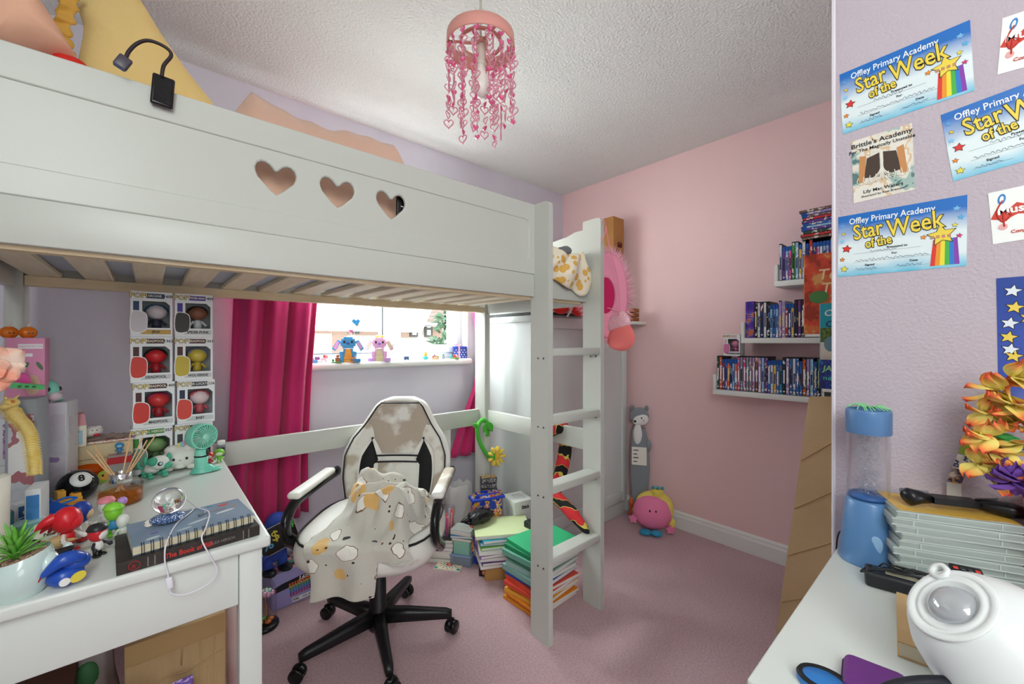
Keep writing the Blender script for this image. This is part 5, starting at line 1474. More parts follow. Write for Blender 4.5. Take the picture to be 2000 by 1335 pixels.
for (x, y) in ((-.028, -.019), (.028, -.019), (-.028, .019), (.028, .019)): B().lathe([(0, -.004), (.009, -.004), (.01, 0), (.009, .004), (0, .004)], 14, 0, T(x, y, .0105, 90)).obj('wheel', mat('#173c88', .3), t)
# yellow building blocks
p = desk(134, 992)
t = thing('yellow_brick_model', 'yellow-orange building brick model in front of the black ball', 'toy', p + Vector((-.004, .012, 0)), facing(p) + 12)
for (x, z, w_, h_, c) in ((0, 0, .03, .0115, '#f0a83a'), (0, .012, .026, .0115, '#f2b64a'), (-.012, .024, .008, .022, '#f2b64a'), (.014, .024, .01, .009, '#f0a83a'), (-.028, .004, .008, .01, '#e8952c')):
    bb = B().rb(x - w_, x + w_, -.012, .012, z, z + h_, .0008, seg=1).obj('brick', mat(c, .3), t)
    for sx in (-1, 1): B().cyl((x + sx * w_ * .5, 0, z + h_), (x + sx * w_ * .5, 0, z + h_ + .002), .003, n=10).obj('stud', mat(c, .3), bb)
# clear acrylic tray
t = thing('acrylic_tray', 'clear shallow acrylic tray under the red-headed toys', 'tray', desk(140, 1078) + Vector((0, .0, 0)), 8)
t.location.z = DZ + .0001
B().lathe([(0, 0), (.05, 0), (.058, .004), (.06, .009), (.0585, .009), (.055, .004), (.049, .0015), (0, .0015)], 36, 0, T(0, .03, 0, s=(1.5, .8, 1))).obj('dish', gl, t)

# tower of boxes at the far left
t = thing('flower_stem_vase', 'white paper-wrapped vase at the far left edge of the desk', 'vase', (-.2265, 1.245, DZ + .0003))
B().lathe([(0, 0), (.02, 0), (.021, .004), (.022, .1), (.023, .165), (.021, .168), (.02, .16), (0, .15)], 24).obj('vase', mat('#e9e6da', .6, var=(30, '#ddd6c4', .3)), t)
cx_, cz_ = ony(0, 715, 1.245).x, ony(0, 715, 1.245).z
fl_ = thing('peach_silk_flower', 'large peach and cream silk flower at the left edge above the vase', 'flower', (cx_ - .004, 1.235, cz_), 0)
m_pt = mat('#f6a68c', .7, var=(30, '#f4dccb', .75), bump=(40, .2))
for k in range(9):
    a = k * 2 * PI / 9 * 1.0; L = .048 if k % 2 else .04
    def petal(u, v, a=a, L=L, k=k):
        w_ = .024 * math.sin(PI * min(1, v * .85 + .12)) * (2 * u - 1)
        x = L * v
        dpt = -.012 * v + .012 * (2 * u - 1) ** 2 * v - .004 * (k % 3)
        return (x * math.cos(a) - w_ * math.sin(a), dpt - .006, x * math.sin(a) + w_ * math.cos(a))
    subd(solid(B().grid(petal, 9, 8).obj('petal', m_pt, fl_), .0012))
for k in range(5):
    a = k * 1.257 + .3
    def petal2(u, v, a=a):
        w_ = .014 * math.sin(PI * min(1, v * .8 + .15)) * (2 * u - 1)
        return (.024 * v * math.cos(a) - w_ * math.sin(a), -.016 - .016 * v, .024 * v * math.sin(a) + w_ * math.cos(a))
    solid(B().grid(petal2, 7, 6).obj('inner_petal', mat('#f4957a', .7, var=(40, '#f7d2bd', .6)), fl_), .001)
B().tube([(0, 0, 0), (-.0, .006, -.03), (-.004, .01, DZ + .16 - cz_)], .002, 6).obj('stem', mat('#6f9a5a', .6), fl_)

def tbox(name, label, px0, px1, py_top, py_bot, y, d, m, rz=0, cat='box', **kw):
    a, b_ = ony(px0, py_bot, y), ony(px1, py_top, y)
    t = thing(name, label, cat, ((a.x + b_.x) / 2, y, a.z), rz)
    w_, h = b_.x - a.x, b_.z - a.z
    B().rb(-w_ / 2, w_ / 2, 0, d, 0, h, .001, seg=1).obj('carton', m, t)
    return t, w_, h
zb = ony(40, 800, 1.62).z
# lower support boxes so that nothing floats
def stackbox(name, label, x, y, w_, d, z0, z1, m, rz=0, front=None, win=None):
    t = thing(name, label, 'box', (x, y, z0), rz, 'boxes piled at the left of the desk')
    B().rb(-w_ / 2, w_ / 2, 0, d, 0, z1 - z0 - .0004, .001, seg=1).obj('carton', m, t)
    if front: B().box(-w_ * .4, w_ * .4, -.0006, .0, (z1 - z0) * .12, (z1 - z0) * .88).obj('printed_front', front, t)
    if win: B().box(w_ / 2, w_ / 2 + .0006, d * .12, d * .88, (z1 - z0) * .15, (z1 - z0) * .85).obj('printed_side', win, t)
    return t
mwb = mat('#e6e8ea', .4)
zA = DZ + .0003
stackbox('window_carton', 'white carton with picture panels, lowest in the left pile', -.247, 1.60, .074, .10, zA, zA + .118, mwb, -6, printed(['#e2dedc', '#e6e2dc', '#c8a86a', '#b86a6e', '#e6e2dc'], 16, seed=1), printed(['#d8d4d2', '#6a5a60', '#a0a4a8'], 40))
stackbox('window_carton', 'white carton with purple trim, second in the left pile', -.247, 1.605, .072, .10, zA + .118, zA + .235, mwb, -4, printed(['#efe9ec', '#caa0c4', '#9a6aa0', '#e9e6ea'], 40, seed=5), printed(['#d9d2dc', '#a98ab8', '#e6e2ea'], 40))
zP0 = zA + .235; zP1 = ony(50, 659, 1.60).z
t = stackbox('pink_gift_box', 'tall pink printed box with white title, top of the left pile', -.238, 1.60, .066, .07, zP0, zP1, mat('#dd8fb4', .45), 0)
hP = zP1 - zP0
B().box(-.012, .03, -.0008, 0, hP * .86, hP * .92).obj('title_strip', mat('#f2eef0', .5), t)
text('HALLYWOOD CLUB', .0058, mat('#d88ab0', .5), t, panel_M(-.0009) @ T(.009, hP * .89, 0), sx=.75)
B().box(-.012, .012, -.0008, 0, hP * .76, hP * .8).obj('white_label', mat('#f4f2f2', .5), t)
B().prism(ell(.012, hP * .4, .013, .026, 20), 0, .0008, 0, panel_M(0)).obj('printed_portrait', mat('#d9b49a', .6), t)
for s_ in (-1, 1): B().prism(ell(.012 + s_ * .012, hP * .64, .004, .012, 12, s_ * 25), 0, .001, 0, panel_M(0)).obj('printed_leaf', mat('#5f7a5c', .6), t)
B().prism(ell(.02, hP * .16, .009, .012, 14), 0, .001, 0, panel_M(0)).obj('printed_flower', mat('#f3eef0', .6), t)
# pumpkins on top
for k, (px, lab) in enumerate(((12, 'orange ceramic pumpkin nearest the left edge, on top of the pink box pile'), (50, 'orange ceramic pumpkin on the right of the pair on the pink box pile'))):
    p = ony(px, 659, 1.62)
    t = thing('ceramic_pumpkin', lab, 'pumpkin', (p.x + .002, 1.635, zP1), 0, 'pumpkins on the box pile')
    pk = B().grid(lambda u, v: ((lambda r, z: (r * (1 + .1 * abs(math.sin(4 * 2 * PI * u))) * math.cos(2 * PI * u), r * (1 + .1 * abs(math.sin(4 * 2 * PI * u))) * math.sin(2 * PI * u), z))((.0155) * math.sin(PI * (.1 + .84 * v)) ** .5, .028 * v)), 40, 9, close_u=True).obj('pumpkin', mat('#f08022', .3), t)
    B().tube(spline([(0, 0, .026), (.001, 0, .034), (.006, 0, .039)], 3), [.004, .0035, .003, .0025, .002, .0015, .001], 6).obj('stem', mat('#f3dfd0', .5), t)
    for x in (.004, .011): B().prism(star(.0028, .0014, 3), 0, .0012, 0, panel_M(-.0165) @ T(x, .012, 0)).obj('carved_mark', m_blk, t)
# mint seal squishy on its own box
stackbox('window_carton', 'tall clear-windowed carton beside the pink box, under the mint seal', -.188, 1.64, .036, .08, zA, zA + .262, mat('#dfe0e8', .35), -10, printed(['#d6d2dc', '#dcd8e2', '#e2e0e6', '#a88ac0'], 14, seed=8), printed(['#e2e0e6', '#dad6e0', '#b09ac4'], 14))
p = ony(92, 752, 1.66)
t = thing('mint_seal_squishy', 'mint green rounded seal toy peeking from behind the pink box', 'soft toy', (p.x - .008, 1.675, zA + .262), facing(p) + 40)
ms = mat('#86d9c4', .4)
B().sph((0, 0, .032), (.028, .034, .032), 22, 14).obj('body', ms, t)
B().sph((0, -.032, .016), (.015, .012, .012), 14, 10).obj('muzzle', mat('#e3d3da', .5), t)
for x in (-.012, .014):
    B().sph((x, -.0285, .036), (.005, .003, .006), 12, 8).obj('eye', mat('#33333c', .2), t)
    B().sph((x * 1.5, -.024, .028), (.004, .003, .003), 8, 6).obj('cheek', mat('#eea3bd', .5), t)
for x in (-.024, .024): B().sph((x, -.012, .005), (.009, .014, .005), 10, 6).obj('flipper', ms, t)
# green toy ramp and pink trinkets in front of the pink box
p = ony(50, 760, 1.50)
t = thing('green_toy_gadget', 'bright green plastic gadget lying on the cartons under the silk flower', 'toy', (p.x, 1.50, p.z), 8)
B().add([(-.025, -.012, .006), (.03, -.012, -.002), (.03, .012, -.002), (-.025, .012, .006), (-.018, -.012, .018), (.03, -.012, .008), (.03, .012, .008), (-.018, .012, .018)], [(0, 3, 2, 1), (4, 5, 6, 7), (0, 1, 5, 4), (1, 2, 6, 5), (2, 3, 7, 6), (3, 0, 4, 7)]).obj('shell', mat('#1fb050', .3), t)
for k in range(3): B().box(-.012 + k * .011, -.006 + k * .011, -.0126, -.012, .006 - k * .001, .011 - k * .0012).obj('panel_mark', mat('#0c5a2a', .4), t)
stackbox('narrow_carton', 'narrow white carton with sky-blue window beside the vase', -.192, 1.36, .024, .07, zA, zA + .105, mwb, -3, printed(['#3f86c8', '#4a90d0', '#3f86c8', '#5aa84a'], 10, seed=3))
stackbox('narrow_carton', 'grey carton supporting the green gadget behind the gold dragon', -.225, 1.47, .05, .08, zA, ony(50, 772, 1.50).z - .0065, mat('#9aa0a8', .5), -6, printed(['#b8bcc4', '#c2c4ca', '#a86a70', '#e6e4e2'], 12, seed=11))
t = thing('pink_glitter_charm', 'hot pink glittery charm leaning on the pink box', 'trinket', tuple(ony(40, 742, 1.56)), 0)
B().prism(smooth_poly([(-.014, .0), (-.012, .012), (0, .018), (.014, .01), (.016, -.006), (.004, -.014)], 3), -.004, .004, 0, panel_M(0)).obj('charm', mat('#e04a9c', .2), t)
B().rb(-.01, .008, -.004, .002, .018, .03, .002).obj('tag', mat('#f2a8c4', .4), t)
# gold articulated dragon draped over the cartons
t = thing('gold_toy_dragon', 'yellow-gold jointed toy dragon draped down the left box pile', 'toy', (0, 0, 0))
mg = mat('#e6c25c', .3, var=(60, '#f3dc90', .4))
path = [ony(px, py, y) for px, py, y in ((20, 795, 1.44), (32, 812, 1.43), (46, 826, 1.42), (58, 848, 1.41), (64, 880, 1.40), (67, 905, 1.40), (68, 925, 1.40))]
sp_ = spline(path, 7)
for k in range(0, len(sp_) - 1):
    r_ = .0125 * (1 - .35 * k / len(sp_))
    c = sp_[k]
    sg = B().sph(tuple(c), (r_, r_ * .85, .0055), 10, 6)
    for s_ in (-1, 1): sg.cyl((c.x + s_ * r_ * .7, c.y, c.z), (c.x + s_ * r_ * 1.5, c.y - .004, c.z - .005), .0022, .0004, 5)
    sg.obj('segment', mg, t)
hd_ = B().sph(tuple(path[0] + Vector((.002, -.004, .01))), (.014, .013, .011), 16, 10).sph(tuple(path[0] + Vector((-.004, -.016, .004))), (.009, .012, .007), 12, 8).obj('head', mg, t)
B().sph(tuple(path[0] + Vector((.006, -.0155, .014))), (.0035, .002, .0035), 8, 6).obj('eye', mat('#d07a2a', .2), hd_)
for s_ in (-1, 1): B().tube([tuple(path[0] + Vector((.006 * s_, .004, .018))), tuple(path[0] + Vector((.012 * s_, .016, .028)))], [.003, .0005], 6).obj('horn', mg, hd_)
# small boxed miniatures
for k, (px, py, c1, lab) in enumerate(((72, 960, '#8d9a4a', 'tiny white box with olive window in front of the left pile'), (98, 932, '#5a2434', 'tiny white box with maroon window in front of the left pile'), (58, 990, '#3f6a9c', 'tiny white box with logo patch below the olive-window box'))):
    p = desk(px, py + 46); s_ = px2m(p)
    t = thing('miniature_box', lab, 'box', p + Vector((-.01, .03, 0)), facing(p) + 24)
    hh = .066 - .004 * k
    B().rb(-.017, .017, 0, .03, 0, hh, .0008, seg=1).obj('carton', mwb, t)
    B().box(-.012, .012, -.0005, 0, hh * .45, hh * .88).obj('window', mat(c1, .25), t)
    B().sph((0, 0, hh * .62), (.006, .002, .006), 10, 8).obj('figure', mat('#d0cfc6' if k != 1 else '#c23a4a', .4), t)
    B().box(-.012, .012, -.0005, 0, hh * .1, hh * .36).obj('printed_band', printed(['#d9d6d2', '#7fae5a', '#a8a2a8'], 80, seed=k), t)
# notebook, black book, crystal ball lamp, cable
P0, P1, P3 = onz(228, 1120, DZ), onz(523, 1062, DZ), onz(245, 1010, DZ)
ang = 3.0
t = thing('black_hardback_book', 'black hardback book with red gothic title under the spiral notebook', 'book', (-.045, 1.062, DZ + .0003), 5)
t.location = (P0.x, DY0 + .006, DZ + .0003); t.rotation_euler = (0, 0, R(3.5))
mbk = mat('#26221f', .5, var=(30, '#3a3230', .4))
B().box(.003, .225, .003, .152, .003, .019).obj('pages', mat('#d8cdb0', .8), t)
B().rb(0, .228, -.002, .001, 0, .022, .001, seg=1).rb(0, .228, 0, .155, .019, .022, .0008, seg=1).rb(0, .228, 0, .155, 0, .003, .0008, seg=1).obj('cover', mbk, t)
mrd = mat('#c8352c', .5)
text('The Book of Bill', .0135, mrd, t, face_y(.105, -.0024, .011), bold=.0003, sx=.85)
text('ALEX HIRSCH', .008, mat('#8a8480', .5), t, face_y(.16, -.0024, .011), sx=.9)
rg_ = B(); C_ = ell(.024, .011, .008, .008, 24)
rg_.tube([(a, -.0024, b_) for a, b_ in C_ + C_[:1]], .0005, 4).tube([(.019, -.0024, .0075), (.029, -.0024, .0075), (.024, -.0024, .016), (.019, -.0024, .0075)], .0006, 4).sph((.024, -.0024, .0105), (.002, .0006, .001), 8, 5)
rg_.obj('triangle_emblem', mrd, t)
for x in (.042, .052, .196, .206): B().box(x, x + .002, -.0024, -.0018, .002, .02).obj('spine_scuff', mat('#7a756e', .6), t)
nb = thing('spiral_notebook', 'grey-blue spiral notebook with doodled cover lying on the black book', 'notebook', (t.location.x + .022, t.location.y + .012, DZ + .0226), 5.5)
B().box(0, .198, .002, .135, .002, .017).obj('pages', mat('#e2d9bd', .8, stretch=(1, 1, 60), var=(8, '#cfc4a4', .4)), nb)
B().box(-.001, .2, 0, .137, .0175, .019).obj('front_cover', mat('#8a9db0', .5, var=(12, '#7a8ea4', .3)), nb)
B().box(-.001, .2, 0, .137, 0, .0015).obj('back_cover', mat('#4a5a6a', .5), nb)
for k in range(14):
    x = .012 + k * .0135
    for dx in (0, .0035):
        B().tube(spline([(x + dx, .008, .0195), (x + dx, .002, .0215), (x + dx, -.003, .012), (x + dx, -.002, .0)], 4), .0006, 5).obj('wire_ring', mat('#1c1c20', .3, metal=.6), nb)
for (x, y, a, b_, r_, c) in ((.165, .115, .014, .006, 10, '#d8463a'), (.15, .09, .02, .003, 5, '#9a7a72'), (.16, .07, .024, .006, 12, '#d9dde0'), (.11, .05, .03, .006, 20, '#c4ccd2'), (.03, .02, .014, .006, 15, '#c9d2d6'), (.035, .045, .008, .004, 0, '#7a6ab0'), (.06, .12, .01, .004, 10, '#b0a890'), (.14, .125, .008, .005, 0, '#5a9ab8'), (.182, .09, .006, .004, 0, '#d08a5a'), (.08, .025, .016, .005, 10, '#b8c4cc')):
    B().prism(ell(x, y, a * .8, b_ * .8, 14, r_), .0191, .0195).obj('doodle', mat(c, .6), nb)
cz0 = DZ + .0226 + .0196
q = onz(330, 1020, cz0)
lb = thing('crystal_ball_lamp', 'clear glass ball resting on a blue patterned shell-shaped base', 'lamp', (q.x, q.y, cz0), facing(q))
B().grid(lambda u, v: (.03 * math.cos(2 * PI * u) * math.sin(PI * v) - .002, .019 * math.sin(2 * PI * u) * math.sin(PI * v), .011 - .011 * math.cos(PI * v)), 28, 14, close_u=True).obj('base', mat('#3a5688', .4, cells=(330, '#c6d3e4', .35)), lb)
for k in range(5): B().sph((-.032 - .002 * (k % 2), -.004 + .003 * k, .004 + .0015 * k), (.006, .002, .0025), 8, 6).obj('tassel', mat('#e6ddd0', .7), lb)
for (x, z) in ((-.012, .013), (.008, .015), (.02, .012)): B().lathe([(.0022, 0), (.0035, .0008), (.0035, .001), (.0022, .001)], 14, 0, T(x, -.0165 + abs(x) * .12, z, 75)).obj('painted_ring', mat('#e3e9f2', .5), lb)
B().sph((.0, 0, .047), (.0285, .027, .027), 32, 20).obj('glass_ball', mat('#ffffff', .0, trans=1.0, ior=1.45), lb)
cb_ = thing('usb_cable', 'thin white cable looping over the notebook and hanging off the desk', 'cable', (0, 0, 0))
def oncover(px, py): 
    v = onz(px, py, cz0 + .002); return tuple(v)
fy = t.location.y - .006
hang = [oncover(360, 972), oncover(385, 990), oncover(408, 1000), oncover(402, 1030), tuple(ony(394, 1052, fy + .004)), tuple(ony(410, 1085, fy - .004)), tuple(ony(424, 1112, fy - .004)), tuple(ony(412, 1136, fy - .004)), tuple(ony(370, 1158, fy - .004)), tuple(ony(340, 1160, fy - .004)), tuple(ony(330, 1150, fy - .004)), tuple(ony(328, 1120, fy - .004)), tuple(ony(322, 1095, fy - .004)), tuple(ony(325, 1060, fy + .003)), oncover(345, 1022), oncover(372, 1000), oncover(376, 992), oncover(350, 996)]
B().tube(spline(hang, 7), .0014, 7).obj('cord', mat('#e9e6ee', .4), cb_)
v = ony(331, 1138, fy - .004)
B().rb(-.005, .005, -.003, .003, -.011, .011, .002, 0, T(v.x, v.y, v.z, 0, -6, 0)).obj('switch', mat('#eeecf4', .3), cb_)
v = Vector(oncover(394, 1004))
B().rb(-.003, .003, -.002, .002, -.008, .008, .0006, 0, T(v.x, v.y, v.z + .001, 90, 0, -40)).obj('usb_plug', mat('#c9cdd2', .15, metal=1.0), cb_)
# hair ties and bits next to the diffuser
for k, (px, py, c, lab) in enumerate(((268, 945, '#1c1416', 'black hair scrunchie lying beside the reed diffuser'), (282, 930, '#241a1c', 'dark beaded hair tie in front of the toy puppy'))):
    p = desk(px, py)
    t = thing('hair_tie', lab, 'hair tie', p, 20 * k)
    r_ = B()
    for j in range(14):
        a = 2 * PI * j / 14; r_.sph((.011 * math.cos(a), .011 * math.sin(a), .004), (.0042, .0042, .004), 8, 6)
    r_.obj('loop', mat(c, .7), t)
    B().sph((.0, -.011, .007), (.006, .004, .004), 10, 6).obj('bead', mat('#2f7fc4' if k == 0 else '#3a2a2a', .15), t)
# pill bottle, pink bottle and two tiny toys at the back right corner
p = desk(432, 890)
t = thing('white_capped_bottle', 'small clear bottle with white cap at the back corner of the desk', 'bottle', p, 0)
s_ = px2m(p)
B().lathe([(0, 0), (.013, 0), (.014, .002), (.014, .036), (.011, .042), (0, .042)], 20).obj('bottle', mat('#aeb6c0', .1, trans=.5, ior=1.1), t)
B().lathe([(0, .042), (.0125, .042), (.0125, .056), (.0115, .058), (0, .058)], 24).obj('cap', mat('#f1f1ee', .4), t)
B().lathe([(.0143, .012), (.0143, .034)], 20, a0=180, a1=300, M=T(0, 0, 0, 0, 0, facing(p) + 20)).obj('label', mat('#2a2a34', .5), t)
p = desk(411, 893)
t = thing('pink_glue_bottle', 'bright pink bottle behind the mint fan', 'bottle', p + Vector((-.004, .03, 0)), 0)
B().lathe([(0, 0), (.014, 0), (.015, .003), (.015, .042), (.01, .05), (.007, .06), (.004, .062), (0, .062)], 20).obj('bottle', mat('#ee5a94', .35), t)
B().lathe([(.0153, .01), (.0153, .03)], 20).obj('label', printed(['#e9b0c8', '#a86ab8', '#f0e6ea'], 60), t)
for (px, py, c, c2, lab) in ((407, 908, '#d22c2c', '#f2d2c8', 'tiny red toy figure at the back corner of the desk'), (428, 902, '#7cc63c', '#e8f0d0', 'tiny lime green toy figure beside the tiny red one')):
    p = desk(px, py); figure('toy_figure', lab, p, 27 * px2m(p), facing(p), c, c, c, face=c2, fat=1.35)

# ------------------------------------------------------------------ floor: left of the chair
t = thing('marker_set_box', 'large lilac box of marker pens lying against the wall below the curtain', 'box', (.40, 2.06, .0), 3)
B().rb(0, .36, 0, .15, .0005, .16, .003).obj('box_body', mat('#a79fd8', .45), t)
B().add([(.01, -.0008, .075), (.36, -.0008, .115), (.36, -.0008, .145), (.05, -.0008, .11), (.01, -.0008, .1)], [(0, 1, 2, 3, 4)]).obj('black_band', mat('#1b1a22', .4), t)
text('160', .03, m_wht, t, face_y(.13, -.0016, .105, 0) @ Matrix.Rotation(R(6), 4, 'Z'), bold=.0008, shear=.25)
text('XXL', .014, ink, t, face_y(.10, -.0016, .018), bold=.0004, shear=.2)
B().box(.085, .3, -.0008, 0, .008, .028).obj('white_strip', mat('#f2f1f6', .5), t)
text('XXL SKETCH MARKERS', .011, ink, t, face_y(.185, -.0014, .018), shear=.2)
cols_ = ['#e2643a', '#dcae3a', '#4a9a5a', '#3a8ac0', '#7a5ab4', '#c04a6a']
for r_ in range(6):
    for c_ in range(11):
        B().lathe([(0, 0), (.0052, 0), (.0052, .0018), (.003, .0032), (0, .0034)], 8, 0, face_y(.075 + c_ * .0115 + r_ * .001, -.0002, .094 - r_ * .0105 + c_ * .001)).obj('printed_marker', mat(cols_[r_], .4), t)
for r_ in range(5):
    for c_ in range(14):
        B().box(.02 + c_ * .024, .04 + c_ * .024, .012 + r_ * .028, .032 + r_ * .028, .16, .1612).obj('printed_swatch', mat(['#e88a7a', '#5ab08a', '#d888b8', '#f0b090', '#6a5ab0', '#3a3a44'][(c_ + r_ * 2) % 6], .5), t)
# blue plush toy standing on it, holding a black sign
p = ony(528, 1100, 2.12)
t = thing('blue_plush_toy', 'blue plush toy with black shoes standing on the marker box', 'soft toy', (p.x + .012, 2.092, .1615), 12)
mbl = mat('#3c56b8', .9, bump=(300, .4))
B().sph((0, 0, .12), (.055, .04, .075), 20, 14).obj('body', mbl, t)
B().sph((.01, 0, .215), (.05, .042, .048), 20, 14).obj('head', mbl, t)
for s_ in (-1, 1):
    lg = B().cyl((s_ * .03, 0, .08), (s_ * .032, -.005, .02), .022, .02, 12).obj('leg', mbl, t)
    B().sph((s_ * .034, -.022, .016), (.028, .045, .016), 14, 8).obj('shoe', mat('#15151a', .4), lg)
    B().tube(spline([(s_ * .05, 0, .15), (s_ * .075, -.03, .12), (s_ * .06, -.06, .1)], 4), .016, 8).obj('arm', mbl, t)
p = ony(545, 1050, 2.02)
t = thing('black_slogan_sign', 'tilted black board with coloured symbols leaning in front of the blue plush', 'sign', (p.x, 2.03, p.z), 0)
t.rotation_euler = (R(-8), R(-14), R(4))
B().rb(-.075, .075, -.002, .002, -.055, .055, .002).obj('board', mat('#1a1a1c', .5), t)
bd_ = B()
for (a, b_) in (((-.075, -.055), (.075, -.055)), ((.075, -.055), (.075, .055)), ((.075, .055), (-.075, .055)), ((-.075, .055), (-.075, -.055))): bd_.tube([(a[0], -.002, a[1]), (b_[0], -.002, b_[1])], .0012, 4)
bd_.obj('border', mat('#d9d2b8', .6), t)
for (s_, x, z, c, sz) in (('%', -.045, -.01, '#5ab4e0', .06), ('$', -.01, .012, '#e2d34a', .06), ('#', .06, .03, '#5ad060', .045)): text(s_, sz, mat(c, .4), t, face_y(x, -.0028, z), bold=.0008)
B().prism(ell(.03, .0, .02, .042, 20, 10), .0, .004, 0, panel_M(-.006)).obj('white_patch', mat('#e9e7e4', .5), t)
B().prism(ell(.034, -.004, .012, .026, 18, 10), .0, .005, 0, panel_M(-.0062)).obj('dark_patch', mat('#2a2226', .5), t)

# glass dome with an iridescent rose
p = onz(522, 1222, 0)
t = thing('glass_rose_dome', 'glass dome on black base holding an iridescent rose beside the desk leg', 'ornament', (p.x - .008, p.y, 0.0005), 0)
B().lathe([(0, 0), (.05, 0), (.052, .004), (.052, .014), (.047, .018), (0, .018)], 30).obj('base', mat('#17171a', .3), t)
B().lathe([(.041, .018), (.041, .14), (.037, .168), (.026, .19), (.01, .2), (0, .202)], 30).obj('dome', mat('#ffffff', .02, trans=1.0, ior=1.06, alpha=.3), t)
B().tube(spline([(0, 0, .02), (.004, 0, .07), (0, 0, .13)], 4), .0025, 6).obj('stem', mat('#c98a3a', .3, metal=.6), t)
rnd = random.Random(9)
for k in range(14):
    a = k * 2.4; r_ = .004 + .0016 * k
    B().sph((r_ * math.cos(a), r_ * math.sin(a), .15 - .001 * k), (.011, .011, .012), 8, 6).obj('petal', mat(['#c9e6a8', '#e6b8d0', '#b8e0dc'][k % 3], .12, metal=.5), t)
for k in range(4):
    a = k * 1.7
    B().sph((.02 * math.cos(a), .02 * math.sin(a), .028), (.014, .012, .008), 10, 6).obj('fallen_petal', mat(['#d98a4a', '#6ab06a', '#d9b07a', '#c8703a'][k], .2, metal=.4), t)
lt_ = B()
for k in range(40):
    a = k * .9; lt_.sph((.028 * math.cos(a), .028 * math.sin(a), .03 + k * .0035), .0016, 6, 5)
o = lt_.obj('fairy_lights', mat('#e2b86a', .2, metal=.6), t); o['kind'] = 'stuff'

# ------------------------------------------------------------------ under the desk
m_corr = mat('#c4a57a', .85, var=(3, '#b7976c', .3), bump=(60, .15), stretch=(12, 12, 1))
t = thing('cardboard_carton', 'big creased brown cardboard box standing under the desk', 'box', (0, 0, 0))
B().rb(-.047, .155, 1.36, 1.72, .001, .45, .004).obj('box_body', m_corr, t)
B().rb(-.047, .155, 1.357, 1.362, .405, .457, .002).obj('front_flap', mat('#bb9a68', .8), t)
for (x, z0, z1) in ((-.02, .08, .34), (.03, .0, .3), (.085, .0, .31), (.1, .02, .42), (.115, .0, .33), (.13, .0, .4), (.06, .36, .44)):
    B().tube([(x, 1.3595, z0), (x + .002, 1.3585, (z0 + z1) / 2), (x, 1.3595, z1)], .0022, 6).obj('crease', m_corr, t)
B().tube(spline([(-.045, 1.359, .33), (.03, 1.358, .345), (.08, 1.358, .34), (.154, 1.359, .36)], 5), .002, 6).obj('crease', m_corr, t)
p = onz(447, 1270, .10)
t = thing('pink_paper_roll', 'rolled pink and white paper tube standing behind the cardboard box', 'paper roll', (.205, 1.56, 0.0005))
B().cyl((0, 0, .0), (-.012, .03, .62 - .05), .02, .022, 20).obj('roll', mat('#eec4c6', .6, var=(10, '#f2e6e4', .4)), t)
B().cyl((.0, 0, .0), (-.0005, .001, .02), .0215, n=20).obj('end_band', mat('#c98a4a', .6), t)
t = thing('wooden_crate', 'dark brown slatted wooden crate deep under the desk', 'crate', (-.2, 1.36, .0005), 0)
for k in range(9): B().rb(-.075 + k * .0155, -.061 + k * .0155, 0, .012, 0, .40, .002).obj('slat', mat('#8a5236', .6, var=(15, '#6d3c26', .3)), t)
B().box(-.075, .065, .012, .2, 0, .4).obj('crate_body', mat('#5a3422', .7), t)
t = thing('clear_carrier_bag', 'crumpled clear plastic bag with red and green contents beside the cardboard box', 'bag', (-.098, 1.5, .0005))
def bagf(u, v):
    a = 2 * PI * u; r = .052 * (1 + .25 * noise.noise(Vector((math.cos(a) * 2, math.sin(a) * 2, v * 4)))) * (1 - .35 * v)
    return (r * math.cos(a) - .01, r * math.sin(a), .43 * v)
B().grid(bagf, 28, 18, close_u=True).obj('bag_film', mat('#cfc6c4', .15, trans=.5, ior=1.1), t)
B().sph((-.01, 0, .3), (.034, .034, .06), 14, 10).obj('red_bundle', mat('#a8242e', .6), t)
B().sph((-.02, -.03, .36), (.024, .014, .035), 12, 8).obj('green_bundle', mat('#3f7a4a', .6), t)
t = thing('snack_packet', 'yellow and blue crisp packet poking up under the desk', 'packet', (-.115, 1.28, .0005), 0)
t.rotation_euler = (0, R(12), R(4))
B().grid(lambda u, v: (-.05 + .1 * u, -.014 * math.sin(PI * u) * math.sin(PI * v) + .002 * math.sin(u * 20) * (1 if v > .95 else .3), .385 * v), 18, 20).grid(lambda u, v: (-.05 + .1 * u, .014 * math.sin(PI * u) * math.sin(PI * v) + .003, .385 * v), 18, 20).obj('packet', mat('#e8a82a', .3), t)
B().box(.03, .05, -.004, .007, .33, .386).obj('blue_corner', mat('#2a86c4', .3), t)
B().prism(star(.016, .008, 6), 0, .004, 0, panel_M(-.012) @ T(-.01, .34, 0)).obj('white_burst', mat('#eef2f4', .5), t)
t = thing('dark_laptop_case', 'dark navy flat case standing on edge under the desk', 'case', (-.03, 1.22, .0005), 0)
B().rb(-.06, .03, 0, .02, 0, .39, .004).obj('case_body', mat('#23243a', .5), t)
B().rb(.012, .031, -.004, .0, .3, .385, .002).obj('cream_edge', mat('#d9d3b8', .6), t)
t = thing('purple_card', 'small purple patterned card sticking up in front of the cardboard box', 'card', (.06, 1.30, .0005), 0)
B().rb(-.02, .02, 0, .003, 0, .36, .001).obj('card', printed(['#5a3a8c', '#7a56b4', '#c8b8e0'], 60), t)

